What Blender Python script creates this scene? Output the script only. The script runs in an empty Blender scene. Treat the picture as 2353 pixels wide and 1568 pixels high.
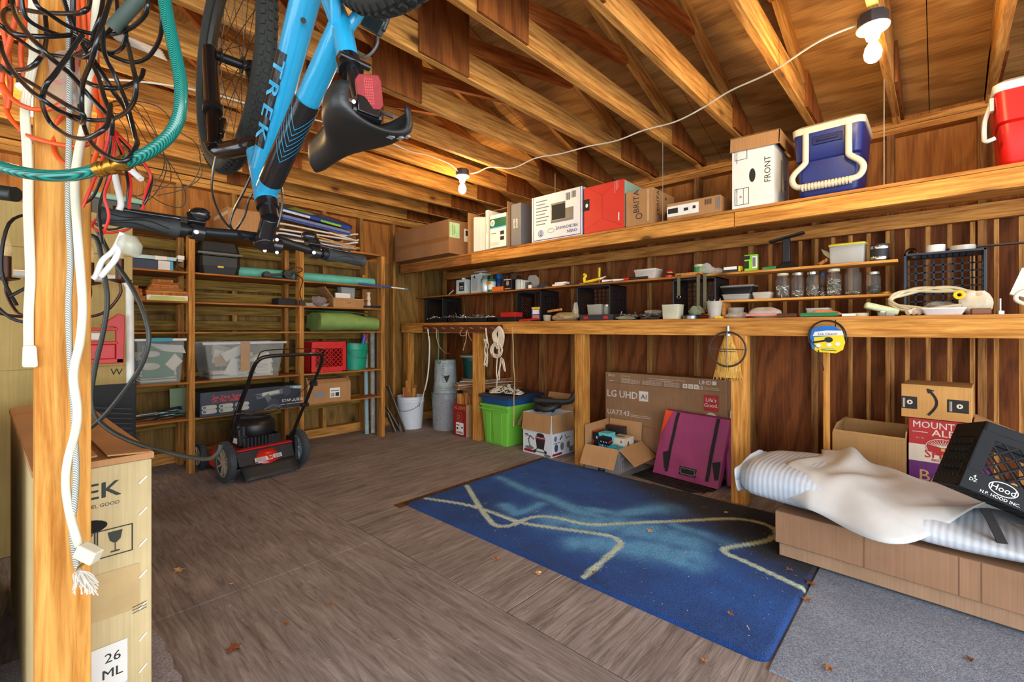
import bpy, bmesh, math, random
from mathutils import Vector as V, Matrix, Euler
sc = bpy.context.scene
COL = sc.collection
R = random.Random(7)
PI = math.pi
# ---- camera constants (measured from the photograph's vanishing points)
FPX, CX, HV, CAMH = 1064.5, 1176.5, 757.0, 1.1
TH = math.radians(47.24); CO = math.cos(TH); SI = math.sin(TH)
def ray(u, v):
    k = (u-CX)/FPX
    return V((SI+k*CO, CO-k*SI, (HV-v)/FPX))
def PX(u, v, X): a = ray(u, v); return V((X, a.y*X/a.x, CAMH+a.z*X/a.x))
def PY(u, v, Y): a = ray(u, v); return V((a.x*Y/a.y, Y, CAMH+a.z*Y/a.y))
def PZ(u, v, Z=0.0): a = ray(u, v); d = (Z-CAMH)/a.z; return V((a.x*d, a.y*d, Z))
def PD(u, v, d): a = ray(u, v); return V((a.x*d, a.y*d, CAMH+a.z*d))
# ---- materials
def lin(c): return tuple(((x/255)/12.92 if x/255 <= .04045 else ((x/255+.055)/1.055)**2.4) for x in c[:3])+(1.0,)
MATS = {}
class NT:
    def __init__(s, name):
        s.m = bpy.data.materials.new(name); s.m.use_nodes = True
        s.t = s.m.node_tree; s.n = s.t.nodes; s.b = s.n['Principled BSDF']
    def new(s, ty, **kw):
        n = s.n.new(ty)
        for k, v in kw.items():
            if k.startswith('i_'): n.inputs[k[2:].replace('_', ' ')].default_value = v
            else: setattr(n, k, v)
        return n
    def link(s, a, b): s.t.links.new(a, b)
    def ramp(s, src, stops):
        r = s.new('ShaderNodeValToRGB'); e = r.color_ramp.elements
        while len(e) < len(stops): e.new(.5)
        for q, (p, c) in zip(e, stops): q.position = p; q.color = c
        s.link(src, r.inputs[0]); return r.outputs[0]
    def coords(s, scale=(1, 1, 1), rnd=True):
        tc = s.new('ShaderNodeTexCoord'); mp = s.new('ShaderNodeMapping')
        mp.inputs['Scale'].default_value = scale
        s.link(tc.outputs['Object'], mp.inputs['Vector'])
        if rnd:
            oi = s.new('ShaderNodeObjectInfo'); mu = s.new('ShaderNodeMath', operation='MULTIPLY'); mu.inputs[1].default_value = 37.0
            cb = s.new('ShaderNodeCombineXYZ')
            s.link(oi.outputs['Random'], mu.inputs[0])
            for i in range(3): s.link(mu.outputs[0], cb.inputs[i])
            s.link(cb.outputs[0], mp.inputs['Location'])
        return mp.outputs[0]
    def noise(s, co, sc_, det=4, rough=.6, dist=0):
        n = s.new('ShaderNodeTexNoise'); n.inputs['Scale'].default_value = sc_; n.inputs['Detail'].default_value = det
        n.inputs['Roughness'].default_value = rough; n.inputs['Distortion'].default_value = dist
        s.link(co, n.inputs['Vector']); return n.outputs[0]
    def mix(s, f, a, b, bt='MIX'):
        m = s.new('ShaderNodeMix', data_type='RGBA', blend_type=bt)
        for sock, v in ((m.inputs[0], f), (m.inputs[6], a), (m.inputs[7], b)):
            if hasattr(v, 'links'): s.link(v, sock)
            else: sock.default_value = v
        return m.outputs[2]
    def bump(s, src, st, dist=.01):
        b = s.new('ShaderNodeBump'); b.inputs['Strength'].default_value = st; b.inputs['Distance'].default_value = dist
        s.link(src, b.inputs['Height']); s.link(b.outputs[0], s.b.inputs['Normal'])
def P(name, col, rough=.5, metal=0., var=.12, scale=9., bump=0., alpha=1., coat=0., spec=.5):
    """plain surface with a little procedural variation of tone"""
    if name in MATS: return MATS[name]
    t = NT(name); c = lin(col)
    co = t.coords((1, 1, 1)); n = t.noise(co, scale, 3)
    lo = tuple(x*(1-var) for x in c[:3])+(1,); hi = tuple(min(1, x*(1+var)) for x in c[:3])+(1,)
    t.link(t.ramp(n, [(.3, lo), (.7, hi)]), t.b.inputs['Base Color'])
    t.b.inputs['Roughness'].default_value = rough; t.b.inputs['Metallic'].default_value = metal
    t.b.inputs['Alpha'].default_value = alpha; t.b.inputs['Coat Weight'].default_value = coat
    t.b.inputs['Specular IOR Level'].default_value = spec
    if bump: t.bump(t.noise(co, scale*12, 2), bump, .004)
    MATS[name] = t.m; return t.m
def WOOD(name, c1, c2, axis=2, rough=.75, fine=60., knots=True, c3=None, spec=.25):
    """sawn lumber: streaks along one axis, broad tone patches, knots"""
    if name in MATS: return MATS[name]
    t = NT(name); s3 = [1., 1., 1.]; s3[axis] = .06
    co = t.coords(tuple(s3)); n1 = t.noise(co, fine, 5, .65, .3); n2 = t.noise(co, 9, 2, .5, .6)
    a, b = lin(c1), lin(c2)
    base = t.ramp(n1, [(.2, tuple(x*.62 for x in a[:3])+(1,)), (.38, a), (.62, b), (.8, tuple(min(1, x*1.12) for x in b[:3])+(1,))])
    big = t.ramp(n2, [(.3, (.72, .68, .62, 1)), (.65, (1.12, 1.08, 1.0, 1))])
    col = t.mix(1., base, big, 'MULTIPLY')
    if knots:
        s4 = [1., 1., 1.]; s4[axis] = .42
        ck = t.coords(tuple(s4)); vo = t.new('ShaderNodeTexVoronoi'); vo.inputs['Scale'].default_value = 4.2
        t.link(ck, vo.inputs['Vector'])
        kf = t.ramp(vo.outputs['Distance'], [(.05, (1, 1, 1, 1)), (.1, (.4, .4, .4, 1)), (.19, (0, 0, 0, 1))])
        col = t.mix(kf, col, tuple(x*.28 for x in a[:3])+(1,))
    t.link(col, t.b.inputs['Base Color']); t.b.inputs['Roughness'].default_value = rough
    t.b.inputs['Specular IOR Level'].default_value = spec
    t.bump(n1, .25, .003); MATS[name] = t.m; return t.m
def PLY(name, c1, c2, axis=2, rough=.7, band=5., knots=True, spec=.25):
    """rotary-cut plywood: cathedral grain from warped bands"""
    if name in MATS: return MATS[name]
    t = NT(name); s3 = [1., 1., 1.]; s3[axis] = .22
    co = t.coords(tuple(s3)); w = t.new('ShaderNodeTexWave', wave_type='BANDS', bands_direction='DIAGONAL')
    w.inputs['Scale'].default_value = band; w.inputs['Distortion'].default_value = 9.; w.inputs['Detail'].default_value = 3.
    w.inputs['Detail Scale'].default_value = 1.1; t.link(co, w.inputs['Vector'])
    s5 = [1., 1., 1.]; s5[axis] = .05
    n1 = t.noise(t.coords(tuple(s5)), 90, 4, .6); n2 = t.noise(co, 3, 2)
    a, b = lin(c1), lin(c2)
    col = t.ramp(w.outputs['Fac'], [(.1, a), (.55, b)])
    col = t.mix(.55, col, t.ramp(n1, [(.3, tuple(x*.75 for x in a[:3])+(1,)), (.7, tuple(min(1, x*1.1) for x in b[:3])+(1,))]))
    col = t.mix(1., col, t.ramp(n2, [(.3, (.75, .72, .7, 1)), (.7, (1.15, 1.12, 1.1, 1))]), 'MULTIPLY')
    if knots:
        s4 = [1., 1., 1.]; s4[axis] = .5
        vo = t.new('ShaderNodeTexVoronoi'); vo.inputs['Scale'].default_value = 2.6
        t.link(t.coords(tuple(s4)), vo.inputs['Vector'])
        kf = t.ramp(vo.outputs['Distance'], [(.03, (1, 1, 1, 1)), (.09, (.3, .3, .3, 1)), (.14, (0, 0, 0, 1))])
        col = t.mix(kf, col, tuple(x*.25 for x in a[:3])+(1,))
    t.link(col, t.b.inputs['Base Color']); t.b.inputs['Roughness'].default_value = rough
    t.b.inputs['Specular IOR Level'].default_value = spec
    t.bump(n1, .2, .002); MATS[name] = t.m; return t.m
def CARD(name, col, axis=2):
    """cardboard: faint flutes"""
    if name in MATS: return MATS[name]
    t = NT(name); c = lin(col); s3 = [1., 1., 1.]; s3[axis] = .02
    n = t.noise(t.coords(tuple(s3)), 160, 2); n2 = t.noise(t.coords(), 5, 3)
    k = t.ramp(n, [(.3, tuple(x*.9 for x in c[:3])+(1,)), (.7, tuple(min(1, x*1.06) for x in c[:3])+(1,))])
    k = t.mix(1., k, t.ramp(n2, [(.3, (.88, .87, .86, 1)), (.7, (1.06, 1.06, 1.06, 1))]), 'MULTIPLY')
    t.link(k, t.b.inputs['Base Color']); t.b.inputs['Roughness'].default_value = .8; t.b.inputs['Specular IOR Level'].default_value = .2
    t.bump(n, .08, .002); MATS[name] = t.m; return t.m
def EMIT(name, col, st):
    if name in MATS: return MATS[name]
    t = NT(name); t.b.inputs['Emission Color'].default_value = lin(col); t.b.inputs['Emission Strength'].default_value = st
    t.b.inputs['Base Color'].default_value = lin(col); MATS[name] = t.m; return t.m
# ---- mesh builder
def frame(o, right, up):
    r = V(right).normalized(); u = V(up); u = (u-r*u.dot(r)).normalized(); n = r.cross(u)
    M = Matrix((r, u, n)).transposed().to_4x4(); M.translation = V(o); return M
_TX = {}
def text_geo(s, bold):
    key = (s, bold)
    if key not in _TX:
        cu = bpy.data.curves.new('t', 'FONT'); cu.body = s; cu.size = 1.; cu.offset = bold; cu.resolution_u = 2
        o = bpy.data.objects.new('t', cu); COL.objects.link(o)
        dg = bpy.context.evaluated_depsgraph_get(); me = bpy.data.meshes.new_from_object(o.evaluated_get(dg))
        vs = [v.co.copy() for v in me.vertices]; fs = [tuple(p.vertices) for p in me.polygons]
        bpy.data.objects.remove(o); bpy.data.curves.remove(cu); bpy.data.meshes.remove(me)
        _TX[key] = (vs, fs)
    return _TX[key]
class MB:
    def __init__(s): s.bm = bmesh.new(); s.mi = 0; s.M = Matrix.Identity(4)
    def at(s, M): s.M = M; return s
    def m(s, i): s.mi = i; return s
    def vs(s, pts): return [s.bm.verts.new(s.M @ V(p)) for p in pts]
    def f(s, vs):
        try: fa = s.bm.faces.new(vs); fa.material_index = s.mi; return fa
        except ValueError: return None
    def poly(s, pts): s.f(s.vs(pts)); return s
    def box(s, x0, x1, y0, y1, z0, z1):
        v = s.vs([(x, y, z) for z in (z0, z1) for y in (y0, y1) for x in (x0, x1)])
        for q in ((0, 2, 3, 1), (4, 5, 7, 6), (0, 1, 5, 4), (2, 6, 7, 3), (0, 4, 6, 2), (1, 3, 7, 5)): s.f([v[i] for i in q])
        return s
    def bar(s, a, b, w, h, up=(0, 0, 1)):
        a, b = V(a), V(b); d = (b-a); L = d.length; d.normalize()
        u = V(up); 
        if abs(u.dot(d)) > .99: u = V((1, 0, 0))
        sx = d.cross(u).normalized(); u = sx.cross(d)
        v = s.vs([p+sx*(i*w/2)+u*(j*h/2) for p in (a, b) for j in (-1, 1) for i in (-1, 1)])
        for q in ((0, 2, 3, 1), (4, 5, 7, 6), (0, 1, 5, 4), (2, 6, 7, 3), (0, 4, 6, 2), (1, 3, 7, 5)): s.f([v[i] for i in q])
        return s
    def rings(s, rs, closed=True, caps=(True, True), wrap=False):
        vv = [s.vs(r) for r in rs]; n = len(rs[0]); m = len(vv)
        for i in range(m if wrap else m-1):
            a, b = vv[i], vv[(i+1) % m]
            for j in range(n if closed else n-1): s.f([a[j], a[(j+1) % n], b[(j+1) % n], b[j]])
        if not wrap and closed:
            if caps[0]: s.f(vv[0][::-1])
            if caps[1]: s.f(vv[-1])
        return s
    def cyl(s, a, b, r0, r1=None, n=16, caps=(True, True)):
        r1 = r0 if r1 is None else r1; a, b = V(a), V(b); d = (b-a).normalized()
        u = d.orthogonal().normalized(); w = d.cross(u)
        return s.rings([[p+(u*math.cos(2*PI*i/n)+w*math.sin(2*PI*i/n))*r for i in range(n)] for p, r in ((a, r0), (b, r1))], caps=caps)
    def tube(s, pts, r, n=6, closed=False, flat=1.):
        pts = [V(p) for p in pts]; m = len(pts); rs = []; u = None
        for i, p in enumerate(pts):
            a = pts[(i-1) % m] if (closed or i > 0) else p; b = pts[(i+1) % m] if (closed or i < m-1) else p
            d = b-a
            if d.length < 1e-9: d = V((0, 0, 1))
            d.normalize()
            if u is None: u = d.orthogonal().normalized()
            else:
                u = u-d*u.dot(d); u = u.normalized() if u.length > 1e-6 else d.orthogonal().normalized()
            w = d.cross(u); rr = r(i/(m-1)) if callable(r) else r
            rs.append([p+u*(rr*math.cos(2*PI*k/n))+w*(rr*flat*math.sin(2*PI*k/n)) for k in range(n)])
        return s.rings(rs, wrap=closed)
    def lathe(s, prof, n=24, o=(0, 0, 0), caps=(False, False), ax=2):
        o = V(o); rs = []
        for r, h in prof:
            q = []
            for i in range(n):
                a = 2*PI*i/n; p = [r*math.cos(a), r*math.sin(a), h]
                q.append(o+V(p if ax == 2 else (p[2], p[0], p[1]) if ax == 0 else (p[1], p[2], p[0])))
            rs.append(q)
        return s.rings(rs, caps=caps)
    def prism(s, pts, n0, n1):
        """polygon in the local xy plane, extruded from z=n0 to n1"""
        a = s.vs([(p[0], p[1], n0) for p in pts]); b = s.vs([(p[0], p[1], n1) for p in pts]); k = len(pts)
        s.f(a[::-1]); s.f(b)
        for i in range(k): s.f([a[i], a[(i+1) % k], b[(i+1) % k], b[i]])
        return s
    def ball(s, c, r, n=12, k=8):
        r = (r, r, r) if not hasattr(r, '__len__') else r; c = V(c)
        rs = [[c+V((r[0]*math.sin(PI*j/k)*math.cos(2*PI*i/n), r[1]*math.sin(PI*j/k)*math.sin(2*PI*i/n), -r[2]*math.cos(PI*j/k))) for i in range(n)] for j in range(1, k)]
        s.rings(rs, caps=(False, False))
        lo = s.vs([c-V((0, 0, r[2]))])[0]; hi = s.vs([c+V((0, 0, r[2]))])[0]
        s.bm.verts.ensure_lookup_table(); N = len(s.bm.verts)-2; first = N-n*(k-1)
        for i in range(n):
            s.f([lo, s.bm.verts[first+(i+1) % n], s.bm.verts[first+i]])
            s.f([hi, s.bm.verts[N-n+i], s.bm.verts[N-n+(i+1) % n]])
        return s
    def grid(s, fn, nu, nv, th=0.):
        """surface fn(a,b) with a,b in 0..1"""
        g = [[s.vs([fn(i/nu, j/nv)])[0] for i in range(nu+1)] for j in range(nv+1)]
        for j in range(nv):
            for i in range(nu): s.f([g[j][i], g[j][i+1], g[j+1][i+1], g[j+1][i]])
        return s
    def text(s, st, M, size, bold=0., al='c', sx=1.):
        vs, fs = text_geo(st, 0.)
        if not vs: return s
        if bold:
            for q_ in (-.6, 1.): s.text(st, M @ Matrix.Translation((q_*bold*size*sx, bold*size*.4*q_, .00003*q_)), size, 0., al, sx)
        x0 = min(v.x for v in vs); x1 = max(v.x for v in vs); dx = {'c': -(x0+x1)/2, 'l': -x0, 'r': -x1}[al]
        q = [s.bm.verts.new(s.M @ (M @ V(((v.x+dx)*size*sx, v.y*size, 0)))) for v in vs]
        for f in fs: s.f([q[i] for i in f])
        return s
    def build(s, name, mats, parent=None, loc=None, rot=None, bevel=0., sub=0, smooth=35, solid=0.):
        me = bpy.data.meshes.new(name); bmesh.ops.recalc_face_normals(s.bm, faces=s.bm.faces[:]) if solid == 0. else None
        s.bm.to_mesh(me); s.bm.free()
        for mm in (mats if isinstance(mats, (list, tuple)) else [mats]): me.materials.append(mm)
        o = bpy.data.objects.new(name, me); COL.objects.link(o)
        if parent: o.parent = parent
        if loc is not None: o.location = loc
        if rot is not None: o.rotation_euler = rot if hasattr(rot, '__len__') else (0, 0, rot)
        if smooth: me.shade_smooth(); me.set_sharp_from_angle(angle=math.radians(smooth))
        if solid: md = o.modifiers.new('s', 'SOLIDIFY'); md.thickness = solid; md.offset = 0
        if bevel: md = o.modifiers.new('b', 'BEVEL'); md.width = bevel; md.segments = 2; md.limit_method = 'ANGLE'; md.angle_limit = .6
        if sub: md = o.modifiers.new('u', 'SUBSURF'); md.levels = sub; md.render_levels = sub
        return o
def tag(o, label=None, cat=None, group=None, kind=None):
    for k, v in (('label', label), ('category', cat), ('group', group), ('kind', kind)):
        if v: o[k] = v
    return o
def thing(name, label, cat, loc=(0, 0, 0), rot=0., group=None):
    o = bpy.data.objects.new(name, None); COL.objects.link(o); o.empty_display_size = .05
    o.location = loc; o.rotation_euler = rot if hasattr(rot, '__len__') else (0, 0, rot)
    return tag(o, label, cat, group)
def dup(root, loc, rot=None, label=None):
    r = root.copy(); COL.objects.link(r); r.location = loc
    if rot is not None: r.rotation_euler = rot if hasattr(rot, '__len__') else (0, 0, rot)
    if label: r['label'] = label
    for ch in list(root.children):
        c = ch.copy(); COL.objects.link(c); c.parent = r
        for g in list(ch.children):
            d = g.copy(); COL.objects.link(d); d.parent = c
    return r
def spline(pts, n=8, closed=False):
    """Catmull-Rom through the points"""
    pts = [V(p) for p in pts]; m = len(pts); out = []
    for i in range(m if closed else m-1):
        g = lambda k: pts[k % m] if closed else pts[max(0, min(m-1, k))]
        a, b, c, d = g(i-1), g(i), g(i+1), g(i+2)
        for j in range(n):
            t = j/n; out.append(.5*((2*b)+(c-a)*t+(2*a-5*b+4*c-d)*t*t+(3*b-a-3*c+d)*t**3))
    if not closed: out.append(pts[-1])
    return out
RW = -PI/2     # things along the right-hand wall face -X: local x runs along -Y, local y into the wall
def rplace(u0, u1, v, X):
    """front-bottom-centre and width of a thing whose front stands in the plane X"""
    a, b = PX(u0, v, X), PX(u1, v, X); return V((X, (a.y+b.y)/2, a.z)), a.y-b.y
# ---- common materials
lum = WOOD('lumber', (150, 98, 46), (206, 150, 84))
lumX = WOOD('lumber_x', (158, 104, 46), (216, 160, 86), 0)
lumY = WOOD('lumber_y', (158, 102, 46), (216, 156, 84), 1)
lumD = WOOD('lumber_dark', (104, 64, 32), (158, 104, 58))
card = CARD('cardboard', (176, 132, 88)); cardL = CARD('cardboard_light', (206, 176, 124)); cardD = CARD('cardboard_brown', (150, 108, 72))
white = P('white_paper', (232, 230, 224), .7, var=.04); offw = P('off_white_plastic', (226, 220, 204), .45, var=.05)
blk = P('black_plastic', (22, 22, 24), .42, var=.2); blkm = P('black_matt', (30, 30, 31), .8, var=.2)
ink = P('dark_ink', (38, 36, 34), .8, var=.05); steel = P('steel', (170, 170, 168), .35, .9, var=.1)
red = P('red_plastic', (186, 26, 22), .45, var=.08); wht = P('white_ink', (238, 238, 234), .7, var=.02)
clear = P('clear_plastic', (214, 214, 206), .25, var=.05, alpha=.38); glass = P('jar_glass', (150, 156, 150), .05, var=.02, alpha=.07)
film = P('clear_film', (220, 216, 204), .18, var=.1, alpha=.34)
# ================= SETTING =================
XW, YW = 3.84, 4.72          # plywood faces of the two walls
XS, YS_ = 3.75, 4.63         # faces of the studs
plyR = PLY('wall_plywood', (100, 52, 24), (152, 88, 42)); plyF = PLY('wall_plywood_far', (112, 84, 40), (150, 116, 60))  # plyF: greenish light on the far wall is put into its olive colour
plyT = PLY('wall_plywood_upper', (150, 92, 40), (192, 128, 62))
plyRoof = PLY('roof_plywood', (146, 102, 52), (194, 146, 84), 1)
def struct(o, kind='structure'): o['kind'] = kind; return o
# floor: sheets with grain along Y beyond the seam, along X on the bench side
def floor_mat(name, axis):
    t = NT(name); s3 = [1., 1., 1.]; s3[axis] = .09
    co = t.coords(tuple(s3), False); n1 = t.noise(co, 42, 6, .7, 1.2); n2 = t.noise(t.coords((1, 1, 1), False), 2.2, 4, .6); n3 = t.noise(co, 11, 3, .6, 1.)
    a = t.ramp(n1, [(.3, lin((108, 99, 95))), (.5, lin((148, 137, 132))), (.72, lin((176, 168, 164)))])
    a = t.mix(1., a, t.ramp(n2, [(.3, (.8, .78, .77, 1)), (.7, (1.1, 1.07, 1.06, 1))]), 'MULTIPLY')
    a = t.mix(1., a, t.ramp(n3, [(.32, (.8, .78, .77, 1)), (.5, (1, 1, 1, 1))]), 'MULTIPLY')
    t.link(a, t.b.inputs['Base Color']); t.b.inputs['Roughness'].default_value = .72; t.b.inputs['Specular IOR Level'].default_value = .3
    t.bump(n1, .5, .006); return t.m
fx, fy = floor_mat('floor_painted_x', 0), floor_mat('floor_painted_y', 1)
b = MB(); g = .0018; SX = 1.308
for x0, x1, mi, ys in ((-3.2, .088, 1, (-2.6, -.26, 2.17, 4.9)), (.088, SX, 1, (-2.6, -.26, 2.17, 4.9)), (SX, 2.53, 0, (-2.6, -1.2, .02, 1.24, 2.46, 3.68, 4.9)), (2.53, 3.95, 0, (-2.6, -1.2, .02, 1.24, 2.46, 3.68, 4.9))):
    for y0, y1 in zip(ys, ys[1:]): b.m(mi).box(x0+g, x1-g, y0+g, y1-g, -.03, 0.)
b.m(2).box(-3.2, 3.95, -2.6, 4.9, -.06, -.028)
struct(b.build('floor', [fx, fy, blkm], bevel=.002))
# walls
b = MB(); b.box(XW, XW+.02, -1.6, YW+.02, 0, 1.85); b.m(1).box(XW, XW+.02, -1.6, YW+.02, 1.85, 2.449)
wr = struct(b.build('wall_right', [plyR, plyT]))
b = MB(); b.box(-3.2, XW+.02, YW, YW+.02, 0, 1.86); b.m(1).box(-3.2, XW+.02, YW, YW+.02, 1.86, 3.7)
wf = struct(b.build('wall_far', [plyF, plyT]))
def member(name, x0, x1, y0, y1, z0, z1, mat, parent=None):
    o = MB().box(x0-(x0+x1)/2, (x1-x0)/2, y0-(y0+y1)/2, (y1-y0)/2, z0-(z0+z1)/2, (z1-z0)/2).build(name, mat, parent, loc=((x0+x1)/2, (y0+y1)/2, (z0+z1)/2), bevel=.002, smooth=0)
    return o
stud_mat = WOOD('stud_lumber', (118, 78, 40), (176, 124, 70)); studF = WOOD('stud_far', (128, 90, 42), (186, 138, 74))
for k in range(-4, 10):
    y = 1.04+.405*k
    if y < 4.6: member('wall_stud', XS, XW, y-.019, y+.019, .0385, 2.3195, stud_mat, wr)
for z0, z1 in ((0, .038), (2.32, 2.358), (2.36, 2.398)): member('wall_plate', XS, XW, -1.6, YW, z0, z1, lumY, wr)
member('wall_ledger', XS-.038, XS, -1.2, YS_, 1.72, 1.81, lumY, wr)
for k in range(16):                                      # narrow nailed slats
    y = .905-.0945*k
    if abs((y-1.04) % .405) > .012: member('wall_slat', XS-.022, XS, y-.011, y+.011, .04 if y < .52 else 1.19, 1.715, lum, wr)
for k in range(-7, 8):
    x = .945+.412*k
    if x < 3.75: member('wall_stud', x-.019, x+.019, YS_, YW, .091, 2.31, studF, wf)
for z0, z1 in ((0, .09), (2.31, 2.348), (2.35, 2.388)): member('wall_plate', -3.2, XW, YS_, YW, z0, z1, lumX, wf)
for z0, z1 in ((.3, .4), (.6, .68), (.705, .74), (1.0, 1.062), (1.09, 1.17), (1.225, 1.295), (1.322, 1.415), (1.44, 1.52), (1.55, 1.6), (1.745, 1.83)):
    member('wall_girt', -.2, 2.6, YS_-.022, YS_, z0, z1, WOOD('girt_far', (118, 92, 36), (172, 140, 66), 0), wf)  # girts carry the same greenish light tint in their wood colour
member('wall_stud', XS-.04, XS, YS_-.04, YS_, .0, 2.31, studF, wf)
# roof: low gable, trusses 16 inches apart, ridge along Y at X=.3
SL, XR_, ZE = .315, .3, 2.478
def roofz(x): return ZE+SL*((3.75-x) if x > XR_ else (3.75-XR_)-(XR_-x))
b = MB()
for x0, x1 in ((4.2, XR_), (XR_, -3.6)):
    a0, a1 = roofz(x0), roofz(x1)
    ys = [-2.4+.012+1.22*k for k in range(7)]
    for y0 in ys:
        y1 = y0+1.216
        v = b.vs([(x0, y0, a0), (x1, y0, a1), (x1, y1, a1), (x0, y1, a0), (x0, y0, a0+.016), (x1, y0, a1+.016), (x1, y1, a1+.016), (x0, y1, a0+.016)])
        for q in ((0, 1, 2, 3), (4, 5, 6, 7), (0, 1, 5, 4), (2, 3, 7, 6), (1, 2, 6, 5), (0, 3, 7, 4)): b.f([v[i] for i in q])
b.m(1)
v = b.vs([(4.3, -2.5, roofz(4.3)+.03), (XR_, -2.5, roofz(XR_)+.03), (-3.8, -2.5, roofz(-3.8)+.03), (-3.8, 6.3, roofz(-3.8)+.03), (XR_, 6.3, roofz(XR_)+.03), (4.3, 6.3, roofz(4.3)+.03)])
b.f([v[0], v[1], v[4], v[5]]); b.f([v[1], v[2], v[3], v[4]])
struct(b.build('ceiling', [plyRoof, blkm], smooth=0))
gus = PLY('gusset_plywood', (104, 52, 18), (150, 88, 36), 2)
YT = [-.205+.405*k for k in range(-4, 13)]
def truss():
    t = bpy.data.objects.new('roof_truss', None); COL.objects.link(t); t['kind'] = 'structure'
    def mem(name, x0, z0, x1, z1, h, w=.038, y=0., mat=lumX):
        c = V(((x0+x1)/2, y, (z0+z1)/2)); d = V((x1-x0, 0, z1-z0)); L = d.length; ang = -math.atan2(d.z, d.x)
        o = MB().box(-L/2, L/2, -w/2, w/2, -h/2, h/2).build(name, mat, t, loc=c, rot=(0, ang, 0), bevel=.002, smooth=0); return o
    mem('bottom_chord', -3.2, 2.47, 3.82, 2.47, .138)
    f = lambda x: roofz(x)-.052
    mem('top_chord', 4.1, f(4.1), XR_, f(XR_), .09, mat=lumX); mem('top_chord', -3.5, f(-3.5), XR_, f(XR_), .09, mat=lumX)
    for a, bb in (((1.45, 2.56), (.38, 3.4)), ((1.5, 2.56), (2.55, f(2.55)-.04)), ((-.85, 2.56), (.22, 3.4)), ((-.9, 2.56), (-1.95, f(-1.95)-.04))):
        mem('web', a[0], a[1], bb[0], bb[1], .086, .036, 0., WOOD('web_lumber', (142, 76, 30), (190, 114, 52), 0))
    for x in (1.452, -.86):
        MB().box(-.155, .155, -.007, .007, 0, .46).build('gusset_plate', gus, t, loc=(x, -.027, 2.402), smooth=0)
    b = MB(); b.M = frame((0, 0, 0), (1, 0, 0), (0, 0, 1)); b.prism([(3.8, 2.41), (3.18, 2.41), (3.18, 2.63), (3.8, 2.45)], .02, .034)
    b.build('gusset_plate', gus, t, smooth=0)
    b = MB(); b.M = frame((0, 0, 0), (1, 0, 0), (0, 0, 1)); b.prism([(-.15, 3.25), (.75, 3.25), (XR_, 3.5)], .02, .034)
    b.build('gusset_plate', gus, t, smooth=0)
    return t
t0 = truss(); t0.location = (0, YT[0], 0)
for y in YT[1:]: dup(t0, (0, y, 0))
# ================= BENCH AND SHELVES =================
benchM = WOOD('bench_lumber', (178, 118, 48), (226, 166, 86), 1)
def boards(t, lst):
    for name, x0, x1, y0, y1, z0, z1, mt in lst: member(name, x0, x1, y0, y1, z0, z1, mt, t)
t = thing('workbench', 'long waist high wooden workbench running along the whole wall on square posts', 'workbench')
boards(t, [('worktop', 3.10, XS, -1.2, YS_, 1.152, 1.17, PLY('bench_ply', (166, 104, 42), (204, 142, 70), 1)),
 ('front_rail', 3.10, 3.138, -1.2, .425, 1.058, 1.152, benchM), ('front_rail', 3.10, 3.138, .429, 3.0, 1.06, 1.152, benchM), ('front_rail', 3.10, 3.138, 3.004, YS_, 1.062, 1.152, benchM),
 ('post', 3.10, 3.189, .886, .975, 0, 1.06, benchM if 0 else WOOD('post_lumber', (170, 112, 44), (222, 162, 84))), ('post', 3.12, 3.209, 2.1, 2.19, 0, 1.06, MATS['post_lumber']), ('post', 3.12, 3.209, 3.33, 3.42, 0, 1.06, MATS['post_lumber']), ('post', 3.12, 3.209, 4.53, 4.62, 0, 1.06, MATS['post_lumber'])])
t = thing('wall_shelf', 'long deep shelf high under the roof joists loaded with boxes and coolers', 'shelf')
boards(t, [('deck', 3.08, XS, -1.2, YS_, 1.835, 1.853, MATS['bench_ply']), ('front_rail', 3.085, 3.123, -1.2, .95, 1.745, 1.834, benchM), ('front_rail', 3.085, 3.123, .954, 3.4, 1.745, 1.834, benchM), ('front_rail', 3.085, 3.123, 3.404, YS_, 1.745, 1.834, WOOD('rail_dark', (130, 78, 34), (178, 118, 58), 1))])
t = thing('tool_shelf', 'thin plank shelf resting on black crates above the workbench', 'shelf')
boards(t, [('plank', 3.30, 3.47, 2.6, YS_, 1.468, 1.483, MATS['rail_dark']), ('plank', 3.27, 3.45, 1.24, 2.62, 1.4685, 1.4835, MATS['rail_dark']), ('plank', 3.28, 3.45, .17, 1.22, 1.4685, 1.4835, benchM)])
t = thing('jar_shelf', 'short low plank shelf on little legs holding the glass jars', 'shelf')
boards(t, [('plank', 3.30, 3.46, .175, 1.12, 1.283, 1.298, benchM), ('leg', 3.31, 3.43, 0.19, .21, 1.17, 1.283, benchM), ('leg', 3.31, 3.43, 1.08, 1.1, 1.17, 1.283, benchM)])
# slotted shelf unit on the far wall
shm = WOOD('shelf_board', (138, 86, 40), (186, 126, 64), 0); upm = WOOD('upright_lumber', (150, 100, 46), (204, 148, 76))
t = thing('shelf_unit', 'tall open wooden shelf unit with six levels built against the far wall', 'shelf')
Y0 = 4.19
for x in (.12, .937, 1.765, 2.588):
    member('upright', x-.02, x+.02, Y0, Y0+.09, 0, 1.845, upm, t); member('upright', x-.02, x+.02, Y0+.33, Y0+.418, 0, 1.845, upm, t)
for z in (.405, .683, 1.066, 1.297, 1.523):
    for x0, x1 in ((.14, .917), (.957, 1.745), (1.785, 2.568)):
        if x1 > 2 and z < 1.2: member('shelf_board', x0, x1, Y0+.004, Y0+.2, z, z+.014, shm, t); member('shelf_board', x0, 2.34, Y0+.201, Y0+.41, z, z+.014, shm, t)
        else: member('shelf_board', x0, x1, Y0+.004, Y0+.41, z, z+.014, shm, t)
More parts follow.
